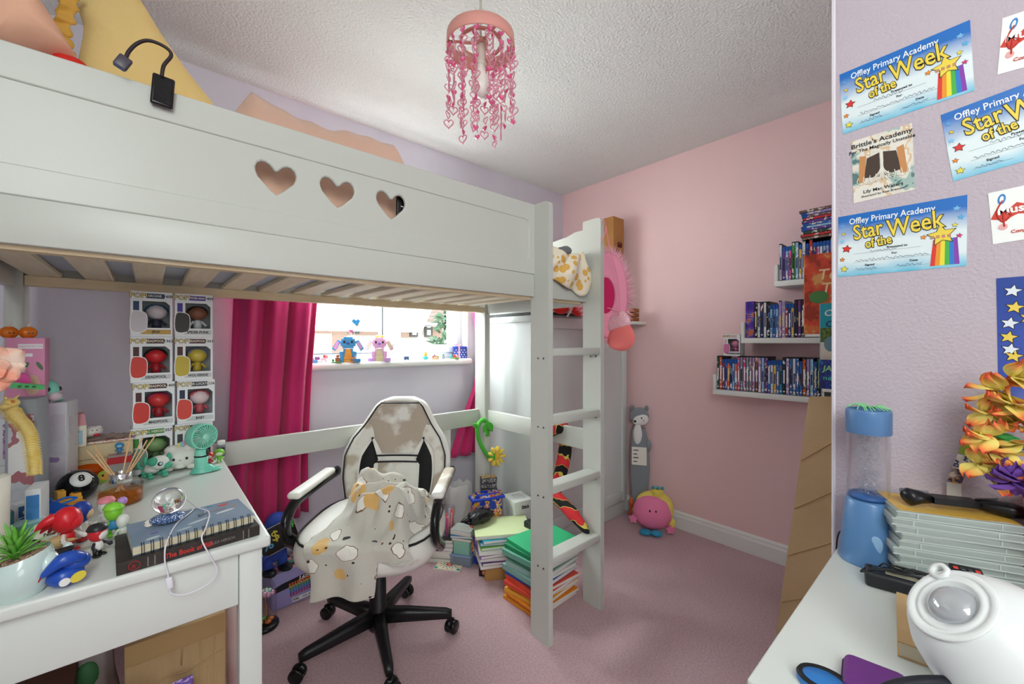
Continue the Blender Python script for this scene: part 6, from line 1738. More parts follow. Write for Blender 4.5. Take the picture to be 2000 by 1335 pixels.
# ------------------------------------------------------------------ clutter between chair and ladder
def slabs(name, label, cat, x, y, rz, z, w_, d, h, m, group=None, edge=None, jit=0):
    t = thing(name, label, cat, (x, y, z), rz, group)
    if edge:
        B().box(-w_ / 2 + .002, w_ / 2 - .001, -d / 2 + .001, d / 2 - .001, .0012, h - .0012).obj('pages', edge, t)
        B().box(-w_ / 2, w_ / 2, -d / 2, d / 2, h - .0012, h - .0002).obj('front_cover', m, t)
        B().box(-w_ / 2, w_ / 2, -d / 2, d / 2, 0.0001, .0012).obj('back_cover', m, t)
        B().box(-w_ / 2 - .0008, -w_ / 2 + .001, -d / 2, d / 2, 0.0001, h - .0002).obj('spine', m, t)
    else:
        B().rb(-w_ / 2, w_ / 2, -d / 2, d / 2, 0.0001, h - .0002, .0015, seg=1).obj('folder', m, t)
        B().box(-w_ / 2 + .004, w_ / 2 + .0012, -d / 2 - .0012, d / 2 - .004, h * .2, h * .8).obj('papers', mat('#e6e4de', .8), t)
    return t
pap = mat('#e8e5dc', .8)
# second pile: folders right behind the ladder
spec = [('#e08a1e', 'orange', .012, 0), ('#e5922a', 'orange', .010, 2), ('#df8420', 'orange', .009, -2), ('#e9a63a', 'amber', .012, 4), ('#e8b24a', 'amber', .011, -3), ('#d9452e', 'red', .014, 2), ('#e0503a', 'red', .012, -4), ('#2a5ec0', 'blue', .016, 3), ('#7fa8a0', 'grey-green', .018, -2), ('#9ab8b0', 'pale grey-green', .016, 4), ('#4a8a74', 'dark green', .017, -1), ('#6aa892', 'sage', .018, 3), ('#1f8a5a', 'deep green', .014, 0), ('#2fae74', 'bright green', .012, -5)]
z = .0005
for i, (c, nm, h, a) in enumerate(spec):
    slabs('paper_folder', f'{nm} card folder, {ordn(i)} from the bottom of the pile behind the ladder', 'folder', 1.372 + .01 * math.sin(i * 2.1), 1.352 + .008 * math.cos(i * 1.7), a + 2, z, .27, .215, h * 1.45, mat(c, .55), 'folders piled behind the ladder')
    z += h * 1.45
# first pile
t = thing('document_box', 'brown and navy document box under the pile with the pale green pad', 'box', (1.392, 1.635, .0005), -30)
B().rb(-.115, .115, -.08, .08, 0, .07, .002).obj('box_body', mat('#b98d52', .7), t)
B().rb(.03, .117, -.0822, .0822, 0, .072, .002).obj('navy_sleeve', mat('#22357a', .5), t)
spec = [('#d8d4d0', 'white', .012, 3), ('#6a3a80', 'purple', .01, 0), ('#d9d6da', 'pale grey', .014, -3), ('#8a5aa8', 'violet', .012, 4), ('#e3e1dc', 'ivory', .014, -2), ('#8ac24a', 'lime', .010, 2), ('#2a9ac8', 'sky blue', .014, -3), ('#3ab4d8', 'cyan', .012, 3), ('#cfdca8', 'pale green', .013, -2)]
z = .0730
for i, (c, nm, h, a) in enumerate(spec):
    slabs('paper_folder', f'{nm} {"pad" if i == 8 else "folder"}, {ordn(i)} from the bottom of the pile on the document box', 'folder', 1.394 + .008 * math.sin(i * 1.3) - (.012 if i == 8 else 0), 1.635 + .008 * math.cos(i * 2.3), a - 30, z, .29, .215, h * 1.5, mat(c, .4 if nm in ('cyan', 'sky blue') else .6), 'folders piled on the document box')
    z += h * 1.5
# thin black game box, container, books
p = onz(946, 1120, 0)
t = thing('thin_black_box', 'upright thin black box with orange disc reading 150 on the floor', 'box', (p.x - .035, p.y + .0, .0005), -52)
B().rb(0, .11, 0, .028, 0, .125, .0015).obj('lower_box', mat('#1c1a20', .4), t)
B().rb(0, .11, 0, .028, .1255, .235, .0015).obj('upper_sleeve', mat('#d9d4d2', .45), t)
B().prism(ell(.018, .018, .014, .014, 22), 0, .001, 0, Matrix.Translation((.0, -.0002, 0)) @ panel_M(0) @ T(.012, .004, 0)).obj('orange_disc', mat('#e0652a', .4), t)
text('150', .013, m_wht, t, face_y(.03, -.0016, .022), bold=.0003)
text('COLOURS', .014, m_wht, t, face_y(.04, -.0005, .075), bold=.0003)
p = onz(915, 1106, 0)
t = thing('clear_storage_tub', 'shallow clear plastic tub with blue lid rim beside the thin black box', 'tub', (p.x, p.y + .05, .0005), -58)
B().rb(-.06, .06, -.04, .04, 0, .05, .006).obj('tub', mat('#b9c8dc', .1, trans=.6, ior=1.1), t)
B().rb(-.063, .063, -.043, .043, .05, .056, .003).obj('lid', mat('#9db4d8', .2, trans=.3), t)
t2 = thing('mint_gift_box', 'mint green box standing on the clear plastic tub', 'box', (p.x + .002, p.y + .05, .0568), -58)
B().rb(-.045, .045, -.028, .028, 0, .07, .002).obj('box_body', mat('#93cdb6', .5), t2)
B().rb(-.047, .047, -.03, .03, .055, .073, .002).obj('lid', mat('#a2d8c2', .5), t2)
slabs('paperback_book', 'olive green paperback lying on the mint box', 'book', p.x + .004, p.y + .05, -56, .130, .11, .075, .016, mat('#6a8a3a', .5), None, pap)
slabs('paperback_book', 'bright blue plastic folder on top of the olive paperback', 'folder', p.x + .0, p.y + .052, -50, .1465, .12, .07, .012, mat('#2a86c8', .4), None, pap)
slabs('paperback_book', 'grey boxed jigsaw lying on the blue folder', 'box', p.x + .008, p.y + .055, -60, .159, .12, .085, .03, mat('#c4ccc4', .5), None)
p = onz(880, 1098, 0)
for i, (c, nm, h) in enumerate((('#d8d4cf', 'white', .022), ('#5a4a44', 'dark brown', .018), ('#e2dfda', 'cream', .026), ('#a07ab8', 'lilac', .02), ('#c9c6c4', 'light grey', .022), ('#3a3436', 'black', .018))):
    zz = .0005 + sum((.022, .018, .026, .02, .022, .018)[:i])
    slabs('hardback_book', f'{nm} book, {ordn(i)} from the bottom of the short stack by the chair', 'book', p.x - .01 + .006 * math.sin(i * 2), p.y + .07, -50 + 4 * math.sin(i * 3), zz, .15, .105, h, mat(c, .5), 'short book stack by the chair', pap)
ztop_ = .0005 + .126
p2 = onz(868, 1104, 0)
t = thing('mandala_booklet', 'colouring booklet with orange and teal mandala cover flat on the carpet', 'booklet', (p2.x + .02, p2.y - .02, .0006), -52)
B().box(-.07, .07, -.05, .05, 0, .006).obj('pages', mat('#ece6d6', .8), t)
B().box(-.07, .07, -.05, .05, .006, .0068).obj('cover', mat('#e6e0c8', .5), t)
for k in range(3):
    for j in range(12):
        a = 2 * PI * j / 12 + k * .26; r_ = .012 + .014 * k
        B().prism(ell(r_ * math.cos(a) * 1.2, r_ * math.sin(a), .008, .003, 8, math.degrees(a)), .0068, .0074).obj('printed_petal', mat(['#c83a2a', '#2a9a90', '#e08a2a'][k], .5), t)
for (x, y, c) in ((-.06, -.04, '#2a9a90'), (.06, .04, '#e08a2a'), (-.06, .04, '#e08a2a'), (.06, -.04, '#2a9a90')): B().prism(ell(x, y, .009, .009, 12), .0068, .0074).obj('printed_corner', mat(c, .5), t)
# pen bag and white carrier bag on the stack
t = thing('clear_pen_bag', 'clear bag of pink and coloured pens standing on the book stack', 'bag', (p.x - .005, p.y + .065, ztop_ + .0005), -45)
def penb(u, v):
    a = 2 * PI * u; k = (abs(math.cos(a)) ** 4 + abs(math.sin(a)) ** 4) ** -.25
    return (.06 * k * math.cos(a) * (1 + .05 * math.sin(v * 9)), .035 * k * math.sin(a) * (1 - .3 * v), .165 * v)
B().grid(penb, 32, 12, close_u=True).obj('bag_film', mat('#d8d6de', .08, trans=.85, ior=1.06, alpha=.55), t)
rnd = random.Random(2)
for k in range(26):
    x, y = rnd.uniform(-.05, .05), rnd.uniform(-.022, .022); h = rnd.uniform(.09, .15)
    B().cyl((x, y, .004), (x + rnd.uniform(-.006, .006), y, h), .0055, n=8).obj('pen', mat(rnd.choice(['#e88aa0', '#f2b0a8', '#d8488a', '#8ac0d8', '#e8704a', '#b8c8d0', '#a8d0a0', '#e2556a']), .4), t)
q = onz(905, 1060, 0)
t = thing('white_carrier_bag', 'white plastic carrier bag slumped behind the pen bag', 'bag', (q.x + .02, q.y + .075, .0005), -20)
def wb_(u, v):
    a = 2 * PI * u; r = .085 * (1 + .14 * noise.noise(Vector((math.cos(a) * 2.2, math.sin(a) * 2.2, v * 3)))) * (1 - .25 * max(0, v - .6))
    return (r * math.cos(a), .7 * r * math.sin(a), .33 * v + .018 * noise.noise(Vector((math.cos(a) * 3, math.sin(a) * 3, 5))) * v)
B().grid(wb_, 44, 22, close_u=True).obj('bag', mat('#ececec', .35, trans=.15), t)
# card game stack, white printed box, fabric bag, black bag
q = onz(962, 1040, 0)
t = thing('kraft_packing_box', 'small open brown box behind the carrier bag', 'box', (1.50, 1.90, .0005), 0)
B().box(-.09, .045, -.05, .025, 0, .29).obj('box_body', mat('#c8a478', .8), t)
for i in range(4):
    t = thing('card_game_box', f'dark patterned card game box, {ordn(i)} from the bottom of the stack by the back post', 'game box', (1.475 + .003 * (i % 2), 1.885, .2905 + i * .03), -30 + 3 * (i % 2), 'card games by the back post')
    B().rb(-.045, .045, -.03, .03, 0, .0297, .001, seg=1).obj('carton', mat('#3a3c40', .4), t)
    B().box(-.043, .043, -.0306, -.03, .004, .026).obj('printed_side', printed(['#4a4c50', '#6a6c70', '#c9c4b8', '#2c2c30'], 90, seed=i), t)
    if i == 3: B().box(-.043, .043, -.028, .028, .0297, .0302).obj('printed_top', printed(['#3a342c', '#c8a83a', '#8a4a4a', '#e0d0b0'], 50, seed=2), t)
q = onz(1005, 1010, .14)
t = thing('white_printed_box', 'white box with pastel print and black title near the wardrobe', 'box', (1.585, 1.75, .0005), -12)
B().rb(-.07, .055, -.085, .06, 0, .31, .002).obj('box_body', mat('#e6ece6', .4), t)
B().box(-.03, .03, -.04, .03, .31, .3108).obj('printed_top', printed(['#dbe6e0', '#b8d0d8', '#e8c8d4', '#dbe6e0'], 40), t)
text('Stitch', .026, m_blk, t, face_y(.0, -.0856, .275), bold=.001, sx=.8)
t = thing('bright_fabric_bag', 'folded blue, yellow and red printed fabric bag on the floor clutter', 'bag', (1.395, 1.795, .0005), -18)
B().grid(lambda u, v: ((.105 * (abs(math.cos(2 * PI * u)) ** .6) * (1 if math.cos(2 * PI * u) > 0 else -1)) * (1 - .15 * v), .045 * math.sin(2 * PI * u) * (1 - .3 * v), .36 * v + .012 * noise.noise(Vector((u * 9, v * 3, 1)))), 40, 14, close_u=True).obj('bag', printed(['#2038a8', '#2448c0', '#e2c038', '#d83a34', '#e8e4dc', '#1f2f90'], 28, seed=1), t)
B().rb(-.095, .095, -.04, .04, .33, .345, .004).obj('folded_top', mat('#2440b4', .6), t)
t = thing('black_bin_bag', 'shiny black plastic bag crumpled in front of the fabric bag', 'bag', (1.30, 1.735, .2415), 0)
B().grid(lambda u, v: (.085 * math.sin(PI * v) * math.cos(2 * PI * u) * (1 + .55 * noise.noise(Vector((u * 12, v * 7, 3)))), .045 * math.sin(PI * v) * math.sin(2 * PI * u) * (1 + .3 * noise.noise(Vector((u * 12, v * 7, 8)))), .035 - .035 * math.cos(PI * v) + .012 * noise.noise(Vector((u * 14, v * 9, 2))) * math.sin(PI * v) ), 40, 20, close_u=True).obj('bag', mat('#17171a', .25, bump=(40, .6)), t)
t = thing('black_storage_box', 'black box standing behind the green folder pile under the bed end', 'box', (1.47, 1.50, .0005), 0)
B().rb(-.02, .025, -.03, .05, 0, .26, .003).obj('box_body', mat('#16161a', .5), t)
B().rb(-.022, .027, -.032, .052, .24, .27, .003).obj('lid', mat('#1c1c20', .5), t)

# plush sunflower hooked over the rail
t = thing('plush_sunflower', 'plush sunflower with bendy green stem hooked over the bed rail', 'soft toy', (0, 0, 0))
ms_ = mat('#52b83e', .9, bump=(250, .4))
yS = 1.905
def sf(px, py, y=yS): return tuple(ony(px, py, y))
B().tube(spline([sf(952, 850, 1.915), sf(952, 828, 1.90), sf(942, 820, 1.89), sf(932, 836, 1.88), sf(936, 860, 1.88), sf(946, 880, 1.87), sf(956, 892, 1.865)], 6), .0125, 10).obj('stem', ms_, t)
def leaf(px, py, ang, L):
    c = Vector(sf(px, py, 1.87)); a = R(ang)
    return B().grid(lambda u, v: tuple(c + Vector((math.cos(a) * L * v - math.sin(a) * L * .28 * math.sin(PI * v) * (2 * u - 1), .006 * math.sin(PI * u), math.sin(a) * L * v + math.cos(a) * L * .28 * math.sin(PI * v) * (2 * u - 1)))), 7, 9)
for (px, py, an, L) in ((952, 822, -60, .075), (934, 836, 140, .05), (950, 824, -110, .06)): solid(leaf(px, py, an, L).obj('leaf', ms_, t), .008)
c = Vector(sf(963, 890, 1.85))
for k in range(9):
    a = 2 * PI * k / 9
    d = Vector((math.sin(.5) * math.cos(a) * .2 + math.cos(a) * .75, -.35 * math.cos(a), math.sin(a)))
    e = c + d * .047 + Vector((.012, -.02, 0))
    B().tube([tuple(c + d * .012 + Vector((.008, -.012, 0))), tuple(c + d * .038 + Vector((.01, -.016, 0))), tuple(e + d * .004), tuple(e + d * .013)], [.012, .019, .018, .007], 8, flat=.5).obj('petal', mat('#eecf58', .9), t)
B().sph(tuple(c), (.026, .026, .028), 16, 12).obj('calyx', ms_, t)
B().sph(tuple(c + Vector((.014, -.02, 0))), (.02, .014, .022), 14, 10).obj('flower_centre', mat('#e2b83a', .9), t)

# plush snake draped over the end rail
def snake_mat():
    m = bpy.data.materials.new('banded_plush'); m.use_nodes = True
    nt = m.node_tree; nd = nt.nodes; lk = nt.links; b = nd['Principled BSDF']; b.inputs['Roughness'].default_value = .95
    tc = nd.new('ShaderNodeTexCoord'); w_ = nd.new('ShaderNodeTexWave'); w_.inputs['Scale'].default_value = 3.2; w_.inputs['Distortion'].default_value = 6; w_.inputs['Detail Scale'].default_value = 3
    w_.bands_direction = 'Z'
    lk.new(tc.outputs['Object'], w_.inputs['Vector'])
    rp = nd.new('ShaderNodeValToRGB'); rp.color_ramp.interpolation = 'CONSTANT'; e = rp.color_ramp.elements
    e[0].position = 0; e[0].color = lin('#e0343a'); e[1].position = .62; e[1].color = lin('#e3d060')
    q_ = e.new(.76); q_.color = lin('#1d1a1c')
    lk.new(w_.outputs['Fac'], rp.inputs[0]); lk.new(rp.outputs[0], b.inputs['Base Color'])
    return m
t = thing('plush_snake', 'red, yellow and black plush snake draped over the bed end rail', 'soft toy', (0, 0, 0))
def sn(px, py, x): return tuple(onx(px, py, x))
path = [sn(1052, 905, 1.475), sn(1047, 880, 1.475), sn(1056, 855, 1.48), sn(1078, 843, 1.49), sn(1094, 838, 1.513), sn(1104, 850, 1.555), sn(1104, 880, 1.57), sn(1098, 915, 1.57), sn(1088, 950, 1.565), sn(1082, 970, 1.56)]
sp_ = spline([Vector(q_) + Vector((0, 0, .012)) for q_ in path], 6)
B().tube(sp_, [.02 + .014 * min(1, i / 14) for i in range(len(sp_))], 12).obj('body', snake_mat(), t)
path = [sn(1082, 970, 1.56), sn(1078, 950, 1.475), sn(1090, 975, 1.46), sn(1112, 1000, 1.45), sn(1135, 1025, 1.44), sn(1152, 1044, 1.43)]
path = [sn(1052, 905, 1.475), sn(1060, 940, 1.47), sn(1078, 962, 1.47), sn(1102, 985, 1.47), sn(1126, 1012, 1.47), sn(1150, 1042, 1.47)]
sp_ = spline([Vector(q_) for q_ in path], 6)
B().tube(sp_, [.022] + [.03] * (len(sp_) - 8) + [.025, .024, .022, .02, .017, .012, .006], 12).obj('tail', snake_mat(), t)

# ------------------------------------------------------------------ by the pink wall
m_gf = mat('#8d949a', .95, bump=(400, .5), sheen=.3)
t = thing('plush_husky', 'tall grey and white plush dog standing in the corner by the wardrobe', 'soft toy', (2.487, 1.522, .03), facing((2.47, 1.52)))
def huf(u, v):
    a = 2 * PI * u; w_ = .052 + .016 * math.sin(PI * min(1, (1 - v) * 1.3)) - .008 * v
    return (w_ * math.cos(a) + .008 * math.sin(v * 3), .04 * math.sin(a) * .75, .58 * v)
B().grid(huf, 24, 16, close_u=True).obj('body', m_gf, t)
hd = B().sph((.004, 0, .66), (.062, .035, .06), 20, 14).obj('head', m_gf, t)
mwf = mat('#f0efec', .95, bump=(400, .4))
B().sph((.012, -.014, .645), (.052, .026, .045), 18, 12).sph((-.012, -.026, .625), (.026, .018, .02), 12, 8).obj('face', mwf, hd)
for x in (-.042, .05): B().sph((x, 0, .715), (.014, .01, .02), 10, 8).obj('ear', m_gf, hd)
B().sph((-.024, -.043, .632), (.009, .007, .008), 10, 8).obj('nose', m_blk, hd)
B().sph((.018, -.04, .655), (.005, .003, .006), 10, 8).obj('eye', m_blk, hd)
B().sph((.03, -.038, .638), (.007, .003, .006), 10, 8).obj('cheek', mat('#eeb0b4', .9), hd)
B().sph((-.006, -.02, .54), (.03, .018, .075), 14, 10).obj('bib', mwf, t)
B().sph((.062, -.01, .47), (.02, .016, .04), 12, 8).obj('paw', m_gf, t)
B().box(-.045, .05, -.0405, -.0385, .34, .46).obj('paper_label', mat('#ebe6dc', .6), t)
for k in range(4): B().box(-.035, -.01 + .008 * (k % 2), -.0412, -.0404, .36 + k * .025, .366 + k * .025).obj('label_print', ink, t)
p = onz(1280, 1036, 0)
t = thing('pink_round_plush', 'round pink plush toy with yellow hair and crown sitting by the pink wall', 'soft toy', (2.37, 1.355, .001), facing((2.37, 1.35)) + 4)
m_pp = mat('#f084ac', .9, bump=(300, .3))
B().sph((0, 0, .125), (.118, .07, .108), 26, 18).obj('body', m_pp, t)
m_yh = mat('#ecd76a', .9, bump=(100, .3))
hb_ = B().sph((.012, .022, .168), (.112, .06, .082), 24, 14).sph((.088, .012, .14), (.04, .045, .07), 16, 10).sph((-.098, .01, .125), (.022, .025, .03), 12, 8).sph((.115, .0, .065), (.024, .025, .03), 12, 8)
hb_.obj('hair', m_yh, t)
cr_ = B().lathe([(.03, .235), (.036, .275), (.033, .275), (.027, .238)], 16, 0, T(.03, .0, 0)).obj('crown', mat('#e6cf58', .8), t)
for k in range(3): B().sph((.004 + k * .027, -.016, .283), .011, 10, 8).obj('crown_bead', mat('#3f9ac0', .5), cr_)
for (x, rr_) in ((-.045, .036), (.02, .04)): B().sph((x, -.068, .022), (.036, .03, .018), 16, 10).obj('shoe', mat('#2a8fb4', .45), t)
for (x, z) in ((-.115, .08), (.105, .035)):
    B().prism(star(.03, .018, 5), -.012, .012, 0, panel_M(-.02) @ T(x, z, 0)).obj('hand', m_pp, t)
for x in (-.018, .016): B().sph((x, -.064, .15), (.007, .004, .011), 10, 8).obj('eye', m_blk, t)
t = thing('orange_toy_claw', 'small orange toy lying between the wardrobe and the grey plush', 'toy', (2.455, 1.57, .001), 0)
B().tube(spline([(0, 0, .02), (.01, -.01, .06), (-.005, -.015, .1), (.01, -.01, .13)], 4), .014, 8).obj('toy_body', mat('#e0602a', .5), t)

# ------------------------------------------------------------------ on the right-hand desk
m_lb = mat('#5a86b8', .3, coat=.3)
t = thing('glitter_lamp', 'blue glitter lamp with clear swirl tube beside the lilac wall', 'lamp', (1.15, .155, TZ + .0003), facing((1.15, .155)))
B().lathe([(0, 0), (.05, 0), (.0515, .003), (.038, .128), (.036, .132), (0, .132)], 36).obj('base', m_lb, t)
B().lathe([(.0372, .125), (.0372, .133), (.0362, .14), (.0362, .276), (.034, .276), (.034, .136)], 36).obj('tube', mat('#f2f4f8', .02, trans=1.0, ior=1.1, alpha=.35), t)
B().lathe([(0, .134), (.033, .134), (.033, .141), (0, .141)], 30).obj('tube_foot', mat('#35609c', .3), t)
gt = B(); rnd = random.Random(8)
for k in range(900):
    a = rnd.random() * 6.28; r_ = .022 * rnd.random() ** .4; z = .145 + .128 * rnd.random()
    gt.add([(0, 0, .003), (.0012, 0, 0), (0, .0012, 0), (-.001, -.0006, -.002)], [(0, 1, 2), (0, 2, 3), (0, 3, 1)], 0, T(r_ * math.cos(a), r_ * math.sin(a), z, rnd.uniform(0, 90), rnd.uniform(0, 90), 0))
o = gt.obj('glitter', mat('#dfe3ea', .2, metal=.7), t); o['kind'] = 'stuff'
B().lathe([(.0375, .272), (.0385, .274), (.0385, .318), (.0375, .322), (.034, .323), (.033, .316), (0, .316)], 36).obj('cap', mat('#5b83b4', .3), t)
gf = B()
for k in range(26):
    a = rnd.random() * 6.28; gf.tube(spline([(.01 * math.cos(a), .01 * math.sin(a), .325), (.022 * math.cos(a + .4), .022 * math.sin(a + .4), .332), (.036 * math.cos(a + .6), .036 * math.sin(a + .6), .322 + .004 * rnd.random())], 3), .0009, 4)
o = gf.obj('green_shred', mat('#8fe09a', .4), t); o['kind'] = 'stuff'
Ms = Matrix.Rotation(0, 4, 'Z')
for (x, c) in ((.012, '#8fb4d8'), (.032, '#c9a8c4')):
    yy = -math.sqrt(max(.045 ** 2 - x * x, 0))
    B().sph((x, yy - .0005, .052), (.011, .0015, .018), 14, 10).obj('printed_motif', mat(c, .4), t)
cd = thing('lamp_cord', 'thin black cord running behind the glitter lamp', 'cord', (0, 0, 0))
B().tube(spline([(1.17, .19, TZ + .004), (1.195, .205, TZ + .03), (1.19, .215, TZ + .012), (1.205, .222, TZ - .1)], 6), .0018, 6).obj('cord', m_blk, cd)

# stack of clear disc cases
ang = math.degrees(math.atan2(-.9, .43))
m_cs = mat('#dfe8e4', .12, trans=.55, ior=1.12)
m_cs2 = mat('#dbe4df', .2, trans=.3, ior=1.1)
zz = TZ + .0003
for i in range(10):
    off = (.0, .006, -.004, .003, -.006, .002, .005, -.003, -.008, -.002)[i]
    t = thing('clear_disc_case', ('clear disc case with yellow cover, topmost of the stack beside the glitter lamp' if i == 9 else f'clear disc case, {ordn(i)} from the bottom of the stack beside the glitter lamp'), 'disc case', (1.083 + off * .4, .102 - off, zz), ang + (off * 350), 'stack of clear disc cases')
    # local x along the long side, local y towards the wall
    B().rb(0, .178, 0, .118, 0, .0136, .0018, seg=1).obj('case_shell', m_cs, t)
    rim = B()
    for (z0, z1) in ((.0002, .0022), (.0116, .0134)): rim.box(-.0012, .1792, -.0012, .0004, z0, z1)
    for x in (.03, .145): rim.box(x, x + .002, -.0012, .0004, .002, .0118)
    rim.obj('case_rim', m_cs2, t)
    B().box(.02, .16, .01, .11, .004, .0085).obj('disc_tray', mat('#c4cecb', .3), t)
    if i == 9:
        B().box(.006, .174, .006, .113, .0136, .0142).obj('cover_print', printed(['#e0b24a', '#e6ba52', '#dca848', '#e6ba52', '#d8d2cc', '#4a78a8'], 16, seed=12), t)
    zz += .0141
ztc = zz
# black twin-ended handle (steering grip) on top
ux, uy = Vector((math.cos(R(ang)), math.sin(R(ang)), 0)), Vector((-math.sin(R(ang)), math.cos(R(ang)), 0))
org = Vector((1.083, .102, ztc + .0006))
def loc(x, y, z): return tuple(org + ux * x + uy * y + Vector((0, 0, z)))
t = thing('controller_grip', 'black double-handled controller grip lying on the clear disc cases', 'controller', (0, 0, 0))
m_rub = mat('#16171b', .3)
B().tube([loc(.022, .03, .017), loc(.028, .032, .019), loc(.045, .036, .019), loc(.07, .042, .016)], [.012, .017, .013, .007], 14).obj('left_handle', m_rub, t)
B().tube([loc(.128, .05, .014), loc(.15, .046, .014), loc(.172, .036, .014), loc(.188, .028, .014), loc(.194, .025, .014)], [.007, .0115, .0145, .011, .003], 14).obj('right_handle', m_rub, t)
B().add([loc(.064, .026, .012), loc(.132, .034, .010), loc(.132, .062, .010), loc(.064, .054, .012), loc(.064, .026, .024), loc(.132, .034, .022), loc(.132, .062, .022), loc(.064, .054, .024)], [(0, 3, 2, 1), (4, 5, 6, 7), (0, 1, 5, 4), (1, 2, 6, 5), (2, 3, 7, 6), (3, 0, 4, 7)]).obj('centre_block', m_rub, t)
B().add([loc(.02, .05, .022), loc(.07, .062, .022), loc(.07, .062, .026), loc(.02, .05, .03)], [(0, 1, 2, 3)]).add([loc(.132, .06, .018), loc(.165, .062, .014), loc(.165, .05, .03), loc(.132, .046, .026)], [(0, 1, 2, 3)]).obj('grey_fins', mat('#8a8d92', .3), t)
# power brick with coiled cable
t = thing('black_power_brick', 'long black power adapter lying in front of the disc cases', 'adapter', (1.037, .145, TZ + .0003), -80)
B().rb(0, .2, -.012, .032, 0, .028, .006, seg=3).obj('brick', mat('#24262a', .45), t)
B().rb(.03, .075, .0, .016, .028, .0285, .0001, seg=1).obj('rating_label', mat('#b9b39a', .5), t)
lp = []
for k in range(60):
    a = k * .42; lp.append((.062 + .045 * math.cos(a) + .0004 * k, .012 + .014 * math.sin(a), .032 + .0022 * (k % 7) * .5))
B().tube(lp, .0016, 6).obj('cable', mat('#141416', .4), t)
B().tube(spline([(.01, .02, .03), (-.006, .0, .02), (.02, -.005, .035), (.06, .012, .036)], 6), .0016, 6).obj('cable_tail', mat('#141416', .4), t)
# remote control leaning on it
t = thing('remote_control', 'small black remote with rows of buttons and two red keys', 'remote', (1.012, .015, TZ + .03), -80)
t.rotation_euler = (R(18), 0, R(-75))
rm = B().rb(0, .042, 0, .09, 0, .008, .003).obj('remote_body', mat('#15161a', .4), t)
for r_ in range(7):
    for c_ in range(4):
        red = r_ == 6 and c_ in (0, 3)
        B().rb(.004 + c_ * .0092, .0105 + c_ * .0092, .006 + r_ * .0115, .0125 + r_ * .0115, .008, .0095, .001, seg=1).obj('button', mat('#d8352f' if red else ('#d9d8a0' if r_ < 2 else '#3a3c42'), .4), t)
# star projector
C = Vector((.79, -.006, .0)); zb0 = TZ + .0236
t = thing('star_projector', 'big white egg-shaped star projector with glass lens on a kraft book', 'projector', (C.x, C.y, zb0), facing(C))
m_pj = mat('#e8ebea', .35)
# tilted egg
ax = Vector((-.50, -.42, .62)).normalized()
qm = ax.to_track_quat('Z', 'Y').to_matrix().to_4x4()
Me = Matrix.Translation((.012, 0, .062)) @ qm
prof = [(0, -.088), (.03, -.084), (.055, -.07), (.072, -.045), (.08, -.015), (.079, .012), (.071, .04), (.058, .062), (.05, .07), (.047, .072)]
B().lathe(prof, 44, 0, Me).obj('shell', m_pj, t)
B().lathe([(.0, .068), (.047, .072), (.0495, .073), (.048, .0755), (.041, .0755), (.0405, .0745), (.037, .0745), (.0365, .0755), (.031, .0755), (.03, .072), (0, .07)], 40, 0, Me).obj('lens_plate', mat('#f0f2f2', .4), t)
B().sph((0, 0, .07), (.026, .026, .016), 28, 14, 0, Me).obj('lens', mat('#e6e9ee', .03, trans=.55, ior=1.4, metal=.25), t)
B().lathe([(.006, .072), (.0115, .072), (.0115, .079), (.006, .079), (.006, .072)], 20, 0, Me @ T(*((qm.inverted() @ Vector((-.35, .5, .55))).normalized() * .052).xy, 0)).obj('loop', m_pj, t)
B().lathe([(0, 0), (.05, 0), (.056, .004), (.058, .012), (.05, .018), (0, .018)], 36, 0, T(.012, 0, 0)).obj('foot', mat('#dfe3e2', .35), t)
for k in range(9):
    a = R(-150 + k * 17)
    Mk = Matrix.Translation((.012, 0, 0)) @ Matrix.Rotation(a, 4, 'Z') @ T(.0585, 0, .0115, 0, 90, 0)
    B().lathe([(0, -.002), (.0035, -.002), (.0035, .0008), (0, .0008)], 14, 0, Mk).obj('button', mat('#c9cdcc', .3), t)
# kraft book under it
A_, B_, D_ = onz(1755, 1188, TZ + .022), onz(1732, 1320, TZ + .022), onz(1820, 1200, TZ + .022)
t = thing('kraft_sketchbook', 'brown kraft-covered sketchbook with red spine under the star projector', 'book', (A_.x - .002, A_.y, TZ + .0003), -84)
B().box(0, .15, -.1, .058, .002, .021).obj('pages', mat('#e3d6bc', .8), t)
B().box(-.002, .152, -.102, .06, .021, .0232).obj('front_cover', mat('#c9a878', .8, bump=(200, .1)), t)
B().box(-.002, .152, -.102, .06, 0, .002).obj('back_cover', mat('#c9a878', .8), t)
B().rb(.118, .153, -.1025, -.06, -.0, .0236, .001).obj('red_corner', mat('#d8482e', .5), t)
# purple case, headphones edge at the bottom of the frame
p = onz(1690, 1330, TZ)
t = thing('purple_case', 'purple padded case at the bottom edge of the photo', 'case', (p.x + .002, p.y - .01, TZ + .0003), facing(p))
B().rb(-.034, .034, -.05, .02, 0, .022, .011, seg=4).obj('case_body', mat('#6d2f80', .6), t)
B().tube([(x, y, .011) for x, y in rrect(-.0345, .0345, -.0505, .0205, .012) + rrect(-.0345, .0345, -.0505, .0205, .012)[:1]], .001, 5).obj('zip', mat('#43204f', .5), t)
p = onz(1585, 1332, TZ)
t = thing('blue_headset_cup', 'blue and black headset ear cup at the bottom of the photo', 'headphones', (p.x, p.y - .012, TZ + .0003), facing(p))
B().lathe([(0, 0), (.022, 0), (.024, .004), (.024, .01), (.018, .014), (0, .015)], 28, 0, T(0, 0, 0, s=(1.2, .9, 1))).obj('ear_cup', mat('#2f7ac4', .35), t)
B().lathe([(.018, .013), (.024, .016), (.026, .012), (.024, .009)], 28, 0, T(.002, 0, .0, s=(1.2, .9, 1))).obj('cushion', mat('#1c1d22', .6), t)
